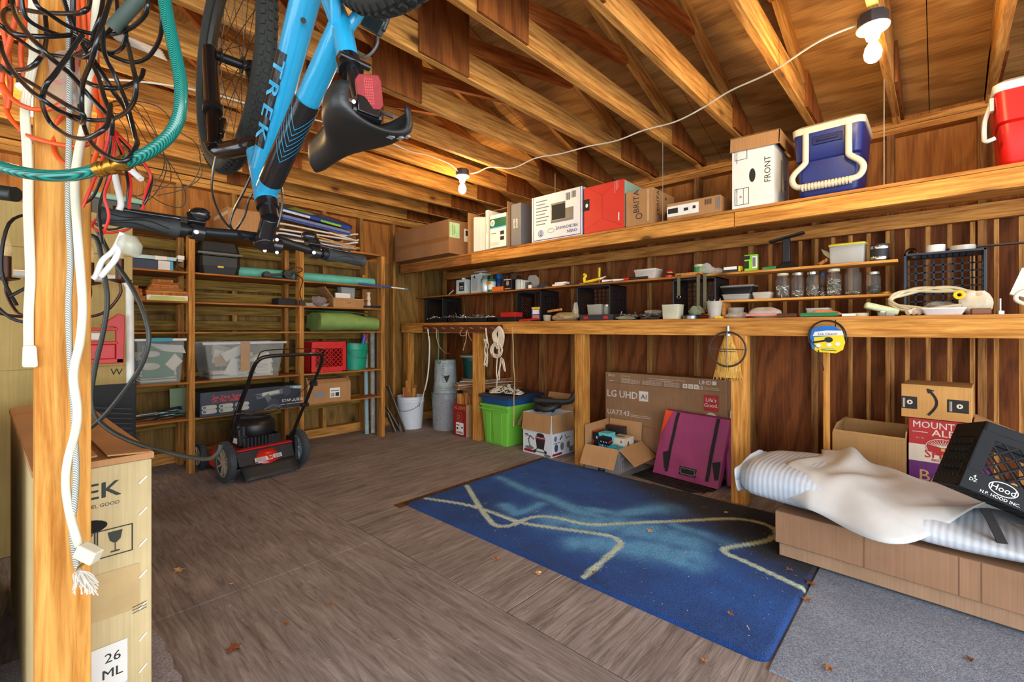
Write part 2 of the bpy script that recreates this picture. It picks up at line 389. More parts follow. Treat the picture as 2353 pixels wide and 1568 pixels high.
member('shelf_board', .1, 2.61, Y0, Y0+.41, 1.845, 1.862, shm, t)
# ================= CARTON BUILDER =================
def face_frame(fc, w, d, h, e):
    return {'F': frame((0, -e, 0), (1, 0, 0), (0, 0, 1)), 'R': frame((w/2+e, 0, 0), (0, 1, 0), (0, 0, 1)), 'L': frame((-w/2-e, d, 0), (0, -1, 0), (0, 0, 1)), 'T': frame((0, 0, h+e), (1, 0, 0), (0, 1, 0)), 'B': frame((0, d+e, 0), (-1, 0, 0), (0, 0, 1))}[fc]
def printing(parent, items, mats, w=0, d=0, h=0, name='printing', Mx=None, e0=.0007):
    b = MB()
    for i, it in enumerate(items):
        e = e0+.00016*i; M = face_frame(it[1], w, d, h, e) if Mx is None else Mx @ Matrix.Translation((0, 0, e)); k = it[0]; b.m(it[-1] if k != 't' else it[6])
        lx = (0, d) if it[1] in 'RL' else (-w/2, w/2); ly = (0, d) if it[1] == 'T' else (0, h)
        p3 = lambda q: [M @ V((min(lx[1], max(lx[0], x)), min(ly[1], max(ly[0], y)), 0)) for x, y in q] if (w and Mx is None) else [M @ V((x, y, 0)) for x, y in q]
        if k == 'r': x0, x1, y0, y1 = it[2:6]; b.poly(p3([(x0, y0), (x1, y0), (x1, y1), (x0, y1)]))
        elif k == 'p': b.poly(p3(it[2]))
        elif k == 'e': b.poly(p3([(it[2]+it[4]*math.cos(2*PI*j/20), it[3]+it[5]*math.sin(2*PI*j/20)) for j in range(20)]))
        elif k == 'o':
            cx, cy, rx, ry, th = it[2:7]; a = [[(cx+(rx-q)*math.cos(2*PI*j/24), cy+(ry-q)*math.sin(2*PI*j/24)) for j in range(24)] for q in (0, th)]
            for j in range(24): b.poly(p3([a[0][j], a[0][(j+1) % 24], a[1][(j+1) % 24], a[1][j]]))
        elif k == 'l':
            q, wd = it[2], it[3]
            for (x0, y0), (x1, y1) in zip(q, q[1:]):
                L = math.hypot(x1-x0, y1-y0) or 1; nx, ny = -(y1-y0)/L*wd/2, (x1-x0)/L*wd/2; tx, ty = (x1-x0)/L*wd*.3, (y1-y0)/L*wd*.3
                b.poly(p3([(x0+nx-tx, y0+ny-ty), (x0-nx-tx, y0-ny-ty), (x1-nx+tx, y1-ny+ty), (x1+nx+tx, y1+ny+ty)]))
        elif k == 't':
            st, x, y, sz = it[2:6]; ro = it[7] if len(it) > 7 else 0; bo = it[8] if len(it) > 8 else 0; sx = it[9] if len(it) > 9 else 1.; al = it[10] if len(it) > 10 else 'c'
            b.text(st, M @ Matrix.Translation((x, y, 0)) @ Matrix.Rotation(ro, 4, 'Z'), sz*1.42, bo, al, sx)
    return b.build(name, mats, parent, smooth=0)
def carton(name, label, loc, rot, w, d, h, mat, flaps=None, fl=.12, tape=None, prints=(), pm=(), group=None, cat='box', inner=None, bev=.002, taper=0.):
    t = thing(name, label, cat, loc, rot, group); th = .005
    b = MB(); X, D = w/2, d
    if flaps is None:
        b.box(-X, X, 0, D, 0, h); b.build('body', mat, t, bevel=bev, smooth=0)
        if tape: MB().box(-X-.0006, X+.0006, D/2-.025, D/2+.025, h-.02, h+.0008).build('tape', tape, t, smooth=0)
    else:
        b.box(-X, X, 0, th, 0, h).box(-X, X, D-th, D, 0, h).box(-X, -X+th, th, D-th, 0, h).box(X-th, X, th, D-th, 0, h).box(-X+th, X-th, th, D-th, 0, th)
        b.build('body', mat, t, smooth=0)
        for fc, ang in flaps.items():
            W2 = {'F': w, 'B': w, 'L': d, 'R': d}[fc]
            L = fl if not isinstance(fl, dict) else fl[fc]
            o = MB().box(-W2/2+.003, W2/2-.003, -th/2, th/2, 0, L).build('flap', [inner or mat], t, smooth=0)
            a = math.radians(ang)
            if fc == 'F': o.location = (0, th/2, h); o.rotation_euler = (a, 0, 0)
            if fc == 'B': o.location = (0, D-th/2, h); o.rotation_euler = (-a, 0, 0)
            if fc == 'L': o.location = (-X+th/2, D/2, h); o.rotation_euler = Euler((a, 0, -PI/2)).to_matrix().to_euler()
            if fc == 'R': o.location = (X-th/2, D/2, h); o.rotation_euler = Euler((a, 0, PI/2)).to_matrix().to_euler()
    if prints: printing(t, prints, list(pm), w, d, h)
    return t
def rcarton(name, label, u0, u1, vb, vt, d, mat, X=3.08, z=1.8535, yaw=0., **k):
    p, w = rplace(u0, u1, vb, X); um = (u0+u1)/2
    h = PX(um, vt, X).z-PX(um, vb, X).z; p.z = z
    return carton(name, label, p, RW+yaw, w, d, h, mat, **k), w, h
# ================= LONG SHELF UNDER THE JOISTS =================
tapeB = P('brown_tape', (140, 96, 54), .35, var=.05)
pale = P('pale_green_label', (176, 214, 160), .7); gry = P('grey_ink', (120, 120, 120), .8); lblu = P('light_blue_ink', (66, 160, 214), .7); navy = P('navy_ink', (30, 52, 120), .7)
carton('cardboard_box', 'long plain cardboard box overhanging the shelf at the corner, labels on its end', (2.93, 4.03, 1.854), RW, .94, .43, .335, cardD, tape=None,
       prints=[('r', 'R', .01, .14, .16, .31, 0), ('r', 'R', .05, .056, .18, .29, 2), ('r', 'R', .075, .081, .2, .28, 2), ('r', 'R', .2, .33, .14, .27, 1), ('r', 'R', .22, .31, .2, .255, 2), ('r', 'F', -.47, .47, .13, .17, 3)], pm=[pale, white, ink, tapeB])
# tall open carton on its side, mouth towards the room
p, w = rplace(1075, 1172, 577, 3.08); hh = .405
t = thing('open_carton', 'tall open cardboard box on the high shelf with white packages standing in its mouth', 'box', (3.08, p.y, 1.854), RW)
MB().box(-w/2, -w/2+.005, 0, .36, 0, hh).box(w/2-.005, w/2, -.03, .36, .0, hh).box(-w/2, w/2, .355, .36, 0, hh).box(-w/2, w/2, 0, .36, 0, .005).box(-w/2+.005, w/2-.005, .12, .36, hh-.005, hh).build('body', card, t, smooth=0)
def rbox3(name, label, cat, u0, u1, vb, vt, X, d, mat, z=1.861, **k):
    t, w, h = rcarton(name, label, u0, u1, vb, vt, d, mat, X, z, cat=cat, **k); return t
for i, (u, lab) in enumerate(((1088, 'white flat package standing nearest the corner in the open carton'), (1094.7, 'second white flat package from the corner in the open carton'), (1101.4, 'third white flat package from the corner in the open carton'), (1108.1, 'white flat package beside the taller one in the open carton'))):
    rbox3('flat_package', lab, 'package', u+.2, u+6.2, 573, 494+i, 3.085, .2, white, group='white packages in the open carton')
rbox3('flat_package', 'taller white narrow package with a printed spine between the flat ones and the printer carton', 'package', 1115.6, 1122, 572, 482, 3.075, .2, white, prints=[('r', 'F', -.003, .003, .15, .24, 0)], pm=[gry])
grn = P('dark_green_ink', (26, 92, 60), .7)
rbox3('toner_box', 'white printer supply box with a green band and a round two-letter logo', 'box', 1126, 1163, 571, 495, 3.06, .2, white,
      prints=[('r', 'F', -.19, .17, .19, .27, 0), ('r', 'F', -.19, .17, .178, .19, 2), ('e', 'F', -.07, .232, .03, .03, 1), ('t', 'F', 'hp', -.07, .22, .03, 0, 0, .02), ('r', 'F', .03, .08, .11, .145, 3), ('r', 'F', .03, .08, .06, .095, 3), ('r', 'F', -.09, -.02, .13, .136, 3), ('r', 'F', -.09, .02, .02, .05, 4)], pm=[grn, white, lblu, ink, P('faint_print', (206, 204, 196), .8)])
greyc = P('grey_carton', (112, 112, 116), .6, var=.06)
rbox3('grey_box', 'dark grey slim box with small white lettering beside the microwave carton', 'box', 1174.5, 1197, 566, 470, 3.08, .33, greyc, z=1.8535, prints=[('t', 'F', 'WORK', -.012, .2, .02, 0, PI/2, .01), ('t', 'F', 'SHARP', .02, .2, .02, 0, PI/2, .01)], pm=[wht])
whb = P('white_carton', (226, 228, 232), .65, var=.03)
t, w, h = rcarton('microwave_box', 'white microwave oven carton lying upside down with a picture of the oven', 1222, 1337, 556, 449, .36, whb, prints=[], bev=.003)
p_ = [('l', 'F', [(-.24, .01), (.25, .01), (.25, .39), (-.24, .39), (-.24, .01)], .006, 0), ('r', 'F', -.05, .18, .135, .3, 1), ('r', 'F', -.04, .1, .16, .285, 2), ('r', 'F', -.05, .18, .135, .152, 3), ('r', 'F', .1, .22, .24, .37, 4), ('t', 'F', 'MICROWAVE', .11, .1, .026, 0, PI, .01), ('t', 'F', 'OVEN', .165, .06, .026, 0, PI, .01), ('e', 'F', -.16, .065, .03, .03, 5), ('o', 'F', -.16, .065, .024, .024, .003, 6), ('t', 'F', 'GE', -.16, .075, .02, 6, PI, 0), ('o', 'F', -.05, .075, .035, .018, .003, 3)]
p_ += [('r', 'F', -.21, -.21+.1+.02*(j % 3), .14+.028*j, .148+.028*j, 3) for j in range(8)]
p_ += [('r', 'F', .108+.009*j, .108+.009*j+.004+.002*(j % 2), .3, .36, 1) for j in range(5)]+[('r', 'F', .165+.009*j, .165+.009*j+.004+.002*(j % 2), .31, .365, 1) for j in range(5)]
p_ += [('r', 'R', .04, .26, .28, .34, 1), ('r', 'R', .05, .3, .18, .2, 3), ('r', 'R', .05, .25, .14, .155, 3), ('e', 'R', .1, .07, .035, .035, 5), ('l', 'R', [(.01, .01), (.35, .01), (.35, .39), (.01, .39), (.01, .01)], .006, 0)]
printing(t, p_, [navy, P('oven_front', (84, 84, 86), .4), ink, gry, white, P('logo_blue', (36, 78, 168), .5), wht], w, .36, h)
redc = P('red_carton', (214, 48, 32), .55, var=.05)
t, w, h = rcarton('red_box', 'bright red square carton with stitched seams and a black corner label', 1342, 1434, 537, 428, .3, redc, bev=.004)
printing(t, [('l', 'F', [(-.16, .4), (-.01, .28), (-.01, .1), (-.16, .03)], .002, 1), ('l', 'F', [(.16, .42), (-.01, .28)], .002, 1), ('l', 'F', [(.16, .02), (-.01, .1)], .002, 1), ('r', 'F', -.183, -.125, .18, .27, 0), ('e', 'F', -.15, .22, .012, .016, 2), ('r', 'F', .1, .102, .27, .36, 2), ('r', 'F', .113, .115, .29, .36, 2), ('r', 'F', .125, .127, .3, .36, 2), ('r', 'F', .13, .138, .06, .12, 2), ('r', 'R', .004, .29, .01, h-.01, 3), ('p', 'R', [(.05, .2), (.2, .3), (.25, .2), (.15, .1)], 4), ('e', 'R', .08, .08, .05, .04, 5)], [blkm, P('deep_red_ink', (150, 24, 20), .6), wht, P('teal_print', (150, 190, 170), .6), P('dark_teal', (50, 90, 84), .6), P('red_print', (190, 40, 34), .6)], w, .3, h)
t, w, h = rcarton('filter_box', 'brown cardboard box standing on end with a dark rotated brand name and a round mark', 1438, 1500, 521, 440, .36, card)
printing(t, [('t', 'F', 'BRITA', .0, .175, .044, 0, PI/2, .005), ('o', 'F', .0, .065, .026, .022, .006, 0), ('r', 'F', -.1, -.04, .26, .32, 0), ('t', 'R', 'BRITA', .1, .175, .04, 0, PI/2), ('o', 'R', .08, .09, .02, .02, .005, 0), ('r', 'R', .2, .24, .08, .11, 0), ('r', 'R', .2, .22, .2, .22, 0), ('r', 'F', .06, .08, .02, h-.01, 1)], [ink, P('tan_tape', (196, 156, 108), .4)], w, .36, h)
t, w, h = rcarton('flat_box', 'low flat brown parcel box with a white shipping label lying between taller boxes', 1533, 1655, 504, 466, .26, card, prints=[('r', 'F', -.19, .04, .02, .09, 0), ('r', 'F', -.17, -.1, .04, .075, 1), ('r', 'F', -.06, -.03, .045, .065, 1), ('r', 'F', .0, .02, .05, .07, 1)]+[('r', 'F', .08+.012*j, .086+.012*j, .06, .095, 1) for j in range(4)]+[('r', 'F', .15+.012*j, .158+.012*j, .02, .1, 2) for j in range(6)], pm=[white, ink, gry])
t, w, h = rcarton('file_box', 'white archive box with a loose brown lid, a slot handle and the word FRONT', 1682, 1778, 478, 338, .38, white, yaw=.0)
printing(t, [('e', 'F', .0, .19, .018, .042, 0), ('t', 'F', 'FRONT', .1, .21, .034, 0, PI/2, .004), ('l', 'F', [(-.1, .3), (-.1, .38), (-.03, .38), (-.03, .3), (-.1, .3)], .003, 0), ('l', 'F', [(-.1, .02), (-.1, .12), (-.02, .12), (-.02, .02), (-.1, .02)], .003, 0), ('l', 'F', [(-.05, .02), (-.05, .12)], .002, 0), ('t', 'F', 'ACCESSION NUMBER', -.085, .07, .008, 0, PI/2), ('t', 'F', 'AGENCY BOX NUMBER', -.085, .34, .008, 0, PI/2), ('t', 'F', '#', -.06, .07, .015, 0, PI/2), ('r', 'R', .16, .2, .1, .3, 1), ('o', 'R', .26, .16, .03, .03, .008, 1)], [ink, P('pale_ink', (150, 148, 142), .8)], w, .38, h)
b = MB(); b.box(-w/2-.025, w/2+.02, -.02, .4, h+.055, h+.06)
b.box(-w/2-.025, w/2+.02, -.02, -.014, h-.025, h+.058).box(-w/2-.025, -w/2-.02, -.02, .4, h-.025, h+.058).box(w/2+.015, w/2+.02, -.02, .4, h-.02, h+.058)
b.build('lid', card, t, rot=(.0, .04, 0), smooth=0)
# ---- coolers
def cooler(name, label, u0, u1, d, h, col, lid, handle):
    p, w = rplace(u0, u1, 430, 3.08); t = thing(name, label, 'cooler', (3.085, p.y, 1.8535), RW); x = w/2
    b = MB(); n = 6
    def rr(X, Y0, Y1, z, r=.035):
        o = []
        for cx, cy, a0 in ((X-r, Y1-r, 0), (-X+r, Y1-r, 90), (-X+r, Y0+r, 180), (X-r, Y0+r, 270)):
            for k in range(n): a = math.radians(a0+90*k/(n-1)); o.append((cx+r*math.cos(a), cy+r*math.sin(a), z))
        return o
    b.rings([rr(x-.035, .03, d-.03, 0), rr(x-.022, .018, d-.02, .02), rr(x-.014, .012, d-.01, h*.56), rr(x-.022, .02, d-.018, h*.575), rr(x-.01, .008, d-.008, h*.6), rr(x, 0, d, h)])
    b.build('body', col, t, smooth=50)
    b = MB(); b.rings([rr(x+.006, -.006, d+.006, h), rr(x+.008, -.008, d+.008, h+.035), rr(x-.01, .01, d-.01, h+.05)]); b.build('lid', lid, t, smooth=50)
    if handle:
        pts = [(-.1, -.012, h-.005), (-.1, -.014, h*.62), (-.105, -.016, h*.52), (-.15, -.02, h*.4), (-.165, -.022, h*.3), (-.15, -.024, h*.19), (-.11, -.026, h*.15), (0, -.028, h*.135), (.11, -.026, h*.15), (.15, -.024, h*.19), (.165, -.022, h*.3), (.15, -.02, h*.4), (.105, -.016, h*.52), (.1, -.014, h*.62), (.1, -.012, h-.005)]
        MB().tube(spline(pts, 5), .016, 10).build('pull_handle', lid, t, smooth=60)
        b = MB()
        for k in range(15): X_ = -.11+.22*k/14; b.cyl((X_-.005, -.0275, h*.14), (X_+.005, -.0275, h*.14), .021, n=14)
        b.build('grip', lid, t, smooth=40)
        b = MB(); b.box(-.07, .07, -.006, .01, h*.8, h*.93).box(-.05, .05, -.014, .0, h*.84, h*.88); b.build('latch_recess', P('deep_navy', (18, 30, 84), .5), t, bevel=.004)
        b = MB()
        for yy in (d-.05,): b.cyl((x-.02, yy, .028), (x+.02, yy, .028), .028, n=20).cyl((-x-.02, yy, .028), (-x+.02, yy, .028), .028, n=20)
        b.build('wheel', blk, t)
    else:
        MB().tube(spline([(-x-.008, .1, h*.95), (-x-.03, .06, h*.7), (-x-.035, .02, h*.45), (-x-.03, -.01, h*.35), (-x-.0, -.014, h*.37)], 6), .009, 6).build('handle', lid, t)
        MB().box(-x-.016, -x+.0, .04, .09, h*.8, h*.98).build('hinge', lid, t, bevel=.003)
    return t
cooler('rolling_cooler', 'navy blue wheeled cooler with a cream lid and a cream pull handle', 1822, 1985, .36, .36, P('navy_plastic', (30, 42, 112), .42, var=.1, bump=.08), P('cream_plastic', (214, 204, 178), .45, var=.04), True)
cooler('picnic_cooler', 'red cooler with a white lid at the end of the high shelf', 2287, 2700, .36, .34, P('cooler_red', (206, 24, 18), .4, var=.06), P('cooler_white', (228, 226, 220), .45), False)
# ---- lamps hung from the joists
bulbE = EMIT('lit_bulb', (255, 214, 150), 280.)
porc = P('porcelain', (232, 228, 218), .3, var=.03)
def lamp(label, loc, tilt=0., long=False):
    t = thing('ceiling_light', label, 'lamp', loc, 0, 'bare bulbs under the joists'); t.rotation_euler = (0, tilt, 0)
    MB().lathe([(.052, 0), (.054, -.03), (.05, -.052), (0, -.052)], 8, caps=(True, False)).build('junction_box', P('box_grey', (52, 50, 50), .5), t)
    MB().lathe([(.0, -.05), (.058, -.052), (.056, -.06), (.03, -.075), (.022, -.1), (.0, -.1)], 28).build('lampholder', porc, t, smooth=50)
    MB().lathe([(.0, -.098), (.012, -.1), (.014, -.115), (.026, -.135), (.031, -.158), (.028, -.178), (.017, -.192), (0, -.197)], 20).build('bulb', bulbE, t, smooth=80)
    return t
l1 = lamp('bare lit bulb under the rafters above the blue cooler', (2.42, .205, 2.401))
l2 = dup(l1, (2.497, 2.86, 2.401), label='bare lit bulb beneath the joists near the far corner above the boxes')
l3 = dup(l1, (.07, 3.46, 2.401), label='bare lit bulb seen past the tangled cables on the post')
# cable stapled along the joists, hanger wires
cab = P('white_cable', (214, 206, 186), .5)
def cable(name, label, pts, r, mt, cat='cable', n=6, k=6, group=None):
    pts = [V(p) for p in pts]; o0 = pts[0].copy(); o = MB().tube([p-o0 for p in spline(pts, k)], r, n).build(name, mt, loc=o0, smooth=60); return tag(o, label, cat, group)
cable('power_cable', 'white electric cable sagging across the rafters to the bulb above the blue cooler', [(2.44, .2, 2.395), (2.5, .4, 2.415), (2.6, .62, 2.398), (2.7, .85, 2.42), (2.75, 1.02, 2.398), (2.78, 1.2, 2.38), (2.8, 1.42, 2.398), (2.8, 1.62, 2.385), (2.78, 1.83, 2.398), (2.74, 2.05, 2.39), (2.7, 2.25, 2.398), (2.66, 2.45, 2.36), (2.6, 2.64, 2.397), (2.56, 2.76, 2.37), (2.52, 2.86, 2.37)], .005, cab)
cable('power_cable', 'white electric cable running from the corner bulb along the joist towards the bicycle', [(2.45, 2.86, 2.375), (2.33, 2.82, 2.395), (2.1, 2.8, 2.395), (1.95, 2.8, 2.38), (1.75, 2.8, 2.395), (1.5, 2.82, 2.39), (1.3, 2.84, 2.398), (1.0, 2.9, 2.39), (.7, 2.95, 2.395), (.4, 3.1, 2.39), (.1, 3.42, 2.39)], .005, cab)
wire = P('hanger_wire', (176, 172, 160), .4, .6)
for (x, y, lab) in ((3.082, 1.42, 'thin hanger wire from the joist to the shelf edge beside the brown brand box'), (3.082, 2.36, 'thin hanger wire down to the shelf edge by the microwave carton'), (3.082, .215, 'thin hanger wire down to the shelf edge beside the blue cooler')):
    o = MB().cyl((0, 0, -.55), (0, 0, .0), .0022, n=6).build('hanger_wire', wire, loc=(x, y, 2.4)); tag(o, lab, 'wire', 'shelf hanger wires')
# ================= CRATES, TOOL SHELF, JAR SHELF, WORKTOP =================
def crate(name, label, loc, rot, w, d, h, mat, lattice='x', group=None, thick=.012, nd=7):
    """milk crate standing upright: open top, lattice walls; local origin at the centre of its base"""
    t = thing(name, label, 'crate', loc, rot, group); X, D = w/2, d/2; th = thick
    MB().box(-X, X, -D, -D+th, h-.035, h).box(-X, X, D-th, D, h-.035, h).box(-X, -X+th, -D, D, h-.035, h).box(X-th, X, -D, D, h-.035, h).build('rim', mat, t, bevel=.002, smooth=0)
    for sx in (-1, 1):
        for sy in (-1, 1):
            b = MB(); b.box(sx*X, sx*(X-.045), sy*D, sy*(D-.006), 0, h-.034).box(sx*X, sx*(X-.006), sy*D, sy*(D-.045), 0, h-.034); b.build('corner_post', mat, t, smooth=0)
    n = 8
    b = MB()
    for i in range(n+1):
        x = -X+.004+(w-.008)*i/n; b.box(x-.004, x+.004, -D, D, 0, .008)
        y = -D+.004+(d-.008)*i/n; b.box(-X, X, y-.004, y+.004, 0, .008)
    b.build('base_grid', mat, t, smooth=0)
    for nm, L, o, r in (('side_wall', w, (0, -D+.004, 0), 0), ('side_wall', w, (0, D-.004, 0), PI), ('side_wall', d, (-X+.004, 0, 0), -PI/2), ('side_wall', d, (X-.004, 0, 0), PI/2)):
        b = MB(); L2 = L/2-.044; z0, z1 = .05, h-.06
        b.box(-L/2+.044, L/2-.044, -.003, .003, 0, z0).box(-L/2+.044, L/2-.044, -.003, .003, z1, h-.034)
        if lattice == 'x':
            s = L2*2/nd; H = z1-z0; q = int((L2*2+H)/s)+1
            for i in range(q):
                a = -L2+i*s
                for m in (1, -1):
                    x0, zz0, x1, zz1 = a, z0, a-H, z1
                    if x0 > L2: zz0 += x0-L2; x0 = L2
                    if x1 < -L2: zz1 -= (-L2-x1); x1 = -L2
                    if zz1 > zz0: b.bar((m*x0, 0, zz0), (m*x1, 0, zz1), .005, .006, (0, 1, 0))
        else:
            for i in range(1, nd): x = -L2+2*L2*i/nd; b.box(x-.003, x+.003, -.003, .003, z0, z1)
            for i in range(1, 6): z = z0+(z1-z0)*i/6; b.box(-L2, L2, -.003, .003, z-.003, z+.003)
        b.build(nm, mat, t, loc=o, rot=r, smooth=0)
    return t
LAY = Matrix.Rotation(RW, 4, 'Z') @ Matrix.Rotation(PI/2, 4, 'X')     # mouth of a crate turned towards the room
crk = P('crate_black', (26, 27, 30), .4, var=.2)
for u0, u1, h_, lab in ((978, 1017, .29, 'black crate on its side at the corner end of the worktop beside the tool trays'), (1186, 1243, .29, 'black crate on its side holding the blue and yellow package'), (1325, 1402, .295, 'black crate on its side holding the clear tub and jar'), (1545, 1645, .295, 'black crate on its side with straps hanging in front of it')):
    p, w = rplace(u0, u1, 700, 3.31)
    crate('milk_crate', lab, (3.31+.27, p.y, 1.171+h_/2), LAY.to_euler(), w, h_, .27, crk, group='black crates under the tool shelf')
p, w = rplace(2076, 2268, 700, 3.3)
crate('milk_crate', 'large black crate on its side with a blue square grid at its back', (3.3+.26, p.y, 1.171+.17), LAY.to_euler(), w, .335, .26, P('crate_blue_black', (30, 40, 54), .4, var=.3), 'g', nd=9)
def hgt(u, v, X, z): return PX(u, v, X).z-z
ZT, ZJ, ZB = 1.4842, 1.2985, 1.1705
def box1(name, label, cat, u0, u1, vt, z, X, d, mat, prints=(), pm=(), yaw=0., grp=None, lidm=None):
    p, w = rplace(u0, u1, 700, X); h = hgt((u0+u1)/2, vt, X, z)
    t = thing(name, label, cat, (X, p.y, z), RW+yaw, grp); b = MB(); b.box(-w/2, w/2, 0, d, 0, h); b.build('body', mat, t, bevel=min(.003, h/5), smooth=0)
    if prints: printing(t, prints, list(pm), w, d, h)
    return t, w, h
def lathe1(name, label, cat, u0, u1, vt, z, X, parts, grp=None, r=None):
    """parts: (name, material, [(r fraction, h fraction)...])"""
    p, w = rplace(u0, u1, 700, X); h = hgt((u0+u1)/2, vt, X, z); t = thing(name, label, cat, (X+w/2, p.y, z), RW, grp)
    for nm, mt, prof in parts: MB().lathe([(a*w/2, c*h) for a, c in prof], 18).build(nm, mt, t, smooth=45)
    return t, w, h
def spray(label, u0, u1, vt, X, body, cap, band=None):
    pr = [('body', body, [(0, .0), (.96, .0), (1, .02), (1, .7), (.8, .77), (0, .77)]), ('cap', cap, [(.82, .74), (.86, .745), (.8, .98), (.7, 1), (0, 1)])]
    if band: pr.append(('label_band', band, [(1.01, .12), (1.01, .6)]))
    return lathe1('spray_can', label, 'can', u0, u1, vt, ZT, X, pr)
def tub(name, label, u0, u1, vt, z, X, d, mat, lid=None, cat='container', flare=.86, grp=None, fill=None, th=.003):
    p, w = rplace(u0, u1, 700, X); h = hgt((u0+u1)/2, vt, X, z); t = thing(name, label, cat, (X, p.y, z), RW, grp)
    def rr(s, zz, r=.012):
        x, y0, y1 = w/2*s, d/2-d/2*s, d/2+d/2*s; o = []
        for cx, cy, a0 in ((x-r, y1-r, 0), (-x+r, y1-r, 90), (-x+r, y0+r, 180), (x-r, y0+r, 270)):
            for k in range(3): a = math.radians(a0+45*k); o.append((cx+r*math.cos(a), cy+r*math.sin(a), zz))
        return o
    hl = h-.012 if lid else h
    b = MB(); b.rings([rr(flare-.02, .002), rr(flare, .0), rr(.97, hl-.008), rr(1.0, hl-.006), rr(1.0, hl), rr(.95, hl), rr(flare-.03, .006)], caps=(False, True)); b.build('body', mat, t, smooth=40)
    if lid: b = MB(); b.rings([rr(1.02, hl), rr(1.02, hl+.008), rr(.96, hl+.012)]); b.build('lid', lid, t, smooth=30)
    if fill:
        for nm, mt, n, L, rad in fill:
            b = MB()
            for k in range(n):
                c = V((R.uniform(-.36, .36)*w, d/2+R.uniform(-.36, .36)*d, .008+R.uniform(0, h*.3))); q = V((R.uniform(-1, 1), R.uniform(-1, 1), R.uniform(-.4, .4))).normalized()*L/2; b.cyl(c-q, c+q, rad, n=5)
            o = b.build(nm, mt, t, smooth=0); o['kind'] = 'stuff'
    return t
def bag(name, label, u0, u1, vt, z, X, d, mat, seed=1, cat='bag', amp=.35, lean=0.):
    p, w = rplace(u0, u1, 700, X); h = hgt((u0+u1)/2, vt, X, z); rr = random.Random(seed); ph = [rr.uniform(0, 6.28) for _ in range(9)]; n, k = 18, 9; b = MB(); rs = []
    for j in range(k+1):
        f = j/k; prof = (math.sin(PI*min(1, .12+f*.88))**.6)
        if j == k: prof *= .2
        q = []
        for i in range(n):
            a = 2*PI*i/n; m = 1+amp*(.5*math.sin(3*a+ph[0]+4*f)+.4*math.sin(5*a+ph[1]-7*f)+.3*math.sin(8*a+ph[2]+9*f)+rr.uniform(-.35, .35))*.5
            q.append((w/2*prof*m*math.cos(a)+lean*f, d/2*prof*m*math.sin(a)+d/2, h*min(1, f*(1+.15*math.sin(2*a+ph[3])))+.0005))
        rs.append(q)
    b.rings(rs); o = b.build(name, mat, loc=(X, p.y, z), rot=RW, smooth=25); return tag(o, label, cat)
def stick(name, label, cat, pts, r, mat, n=6, k=1, parts=None):
    pts = [V(p) for p in pts]; o0 = pts[0].copy(); q = [p-o0 for p in pts]
    if parts is None: return tag(MB().tube(q if k == 1 else spline(q, k), r, n).build(name, mat, loc=o0, smooth=50), label, cat)
    t = thing(name, label, cat, o0)
    for nm, a, c, rr, mm in parts: MB().tube([q[0].lerp(q[-1], a), q[0].lerp(q[-1], c)], rr, 8).build(nm, mm, t, smooth=50)
    return t
yel = P('yellow_plastic', (232, 200, 24), .45); org = P('orange_card', (230, 108, 24), .6); dgl = P('dark_label', (40, 44, 58), .5); grnP = P('green_plastic', (40, 130, 84), .4); lime = P('lime_green', (140, 204, 40), .5)
chrome = P('bright_steel', (196, 196, 192), .22, 1., var=.1); blueP = P('blue_cap', (24, 84, 150), .4); sage = P('sage_cap', (84, 112, 78), .5); paleb = P('can_white', (206, 214, 214), .35, .2)
brass = P('brass', (190, 146, 60), .3, .9); copper = P('copper', (176, 96, 50), .35, .9)
# --- tool shelf, from the corner outwards
t, w, h = box1('solvent_can', 'small white metal can with a dark label, nearest the corner on the tool shelf', 'can', 1048, 1070, 643, ZT, 3.31, .08, paleb, [('r', 'F', -.03, .055, .03, .125, 0), ('r', 'F', -.02, .04, .07, .08, 1), ('r', 'F', -.02, .04, .05, .055, 1)], [dgl, white])
MB().cyl((-.0, .04, h), (0, .04, h+.02), .022, n=12).build('cap', offw, t)
stick('wooden_stick', 'short pale stick leaning between the two white metal cans', 'stick', [(3.36, 4.08, ZT+.008), (3.345, 3.98, ZT+.05)], .006, offw)
t, w, h = box1('solvent_can', 'larger white metal can with grey printing and crumpled plastic on its top', 'can', 1082, 1113, 630, ZT, 3.34, .1, paleb, [('r', 'F', -.09, .0, .02, .17, 0), ('r', 'F', .05, .085, .1, .14, 1), ('e', 'F', -.05, .17, .014, .014, 2)], [P('can_grey_print', (170, 176, 174), .5), sage, ink])
MB().cyl((0, .05, h), (0, .05, h+.015), .02, n=12).build('cap', offw, t)
bag('plastic_bag', 'crumpled clear bag lying on top of the larger white can', 1084, 1114, 622, ZT+hgt(1097, 630, 3.34, ZT)+.016, 3.33, .09, P('bag_white', (224, 220, 214), .4, alpha=.8), 3)
spray('spray can with a sage green cap in front of the larger white can', 1102.5, 1115.5, 633, 3.285, P('pale_blue_can', (190, 204, 216), .3, .3), sage)
t, w, h = spray('spray paint can with a black cap, green body and orange oval', 1116.5, 1130, 632, 3.3, P('spray_green', (30, 120, 72), .3), blk, P('spray_white', (196, 214, 214), .4))
printing(t, [('e', 'F', 0, h*.5, w*.42, h*.11, 0), ('e', 'F', 0, h*.5, w*.3, h*.07, 1)], [yel, org], w, 0, h, Mx=frame((0, -w/2-.001, 0), (1, 0, 0), (0, 0, 1)))
spray('spray can with a bright blue cap standing behind the orange box', 1134, 1147, 630, 3.38, P('spray_navy', (30, 56, 96), .35), blueP)
box1('orange_box', 'small orange cardboard box lying in front of the blue capped spray can', 'box', 1130, 1156, 659, ZT, 3.31, .06, org)
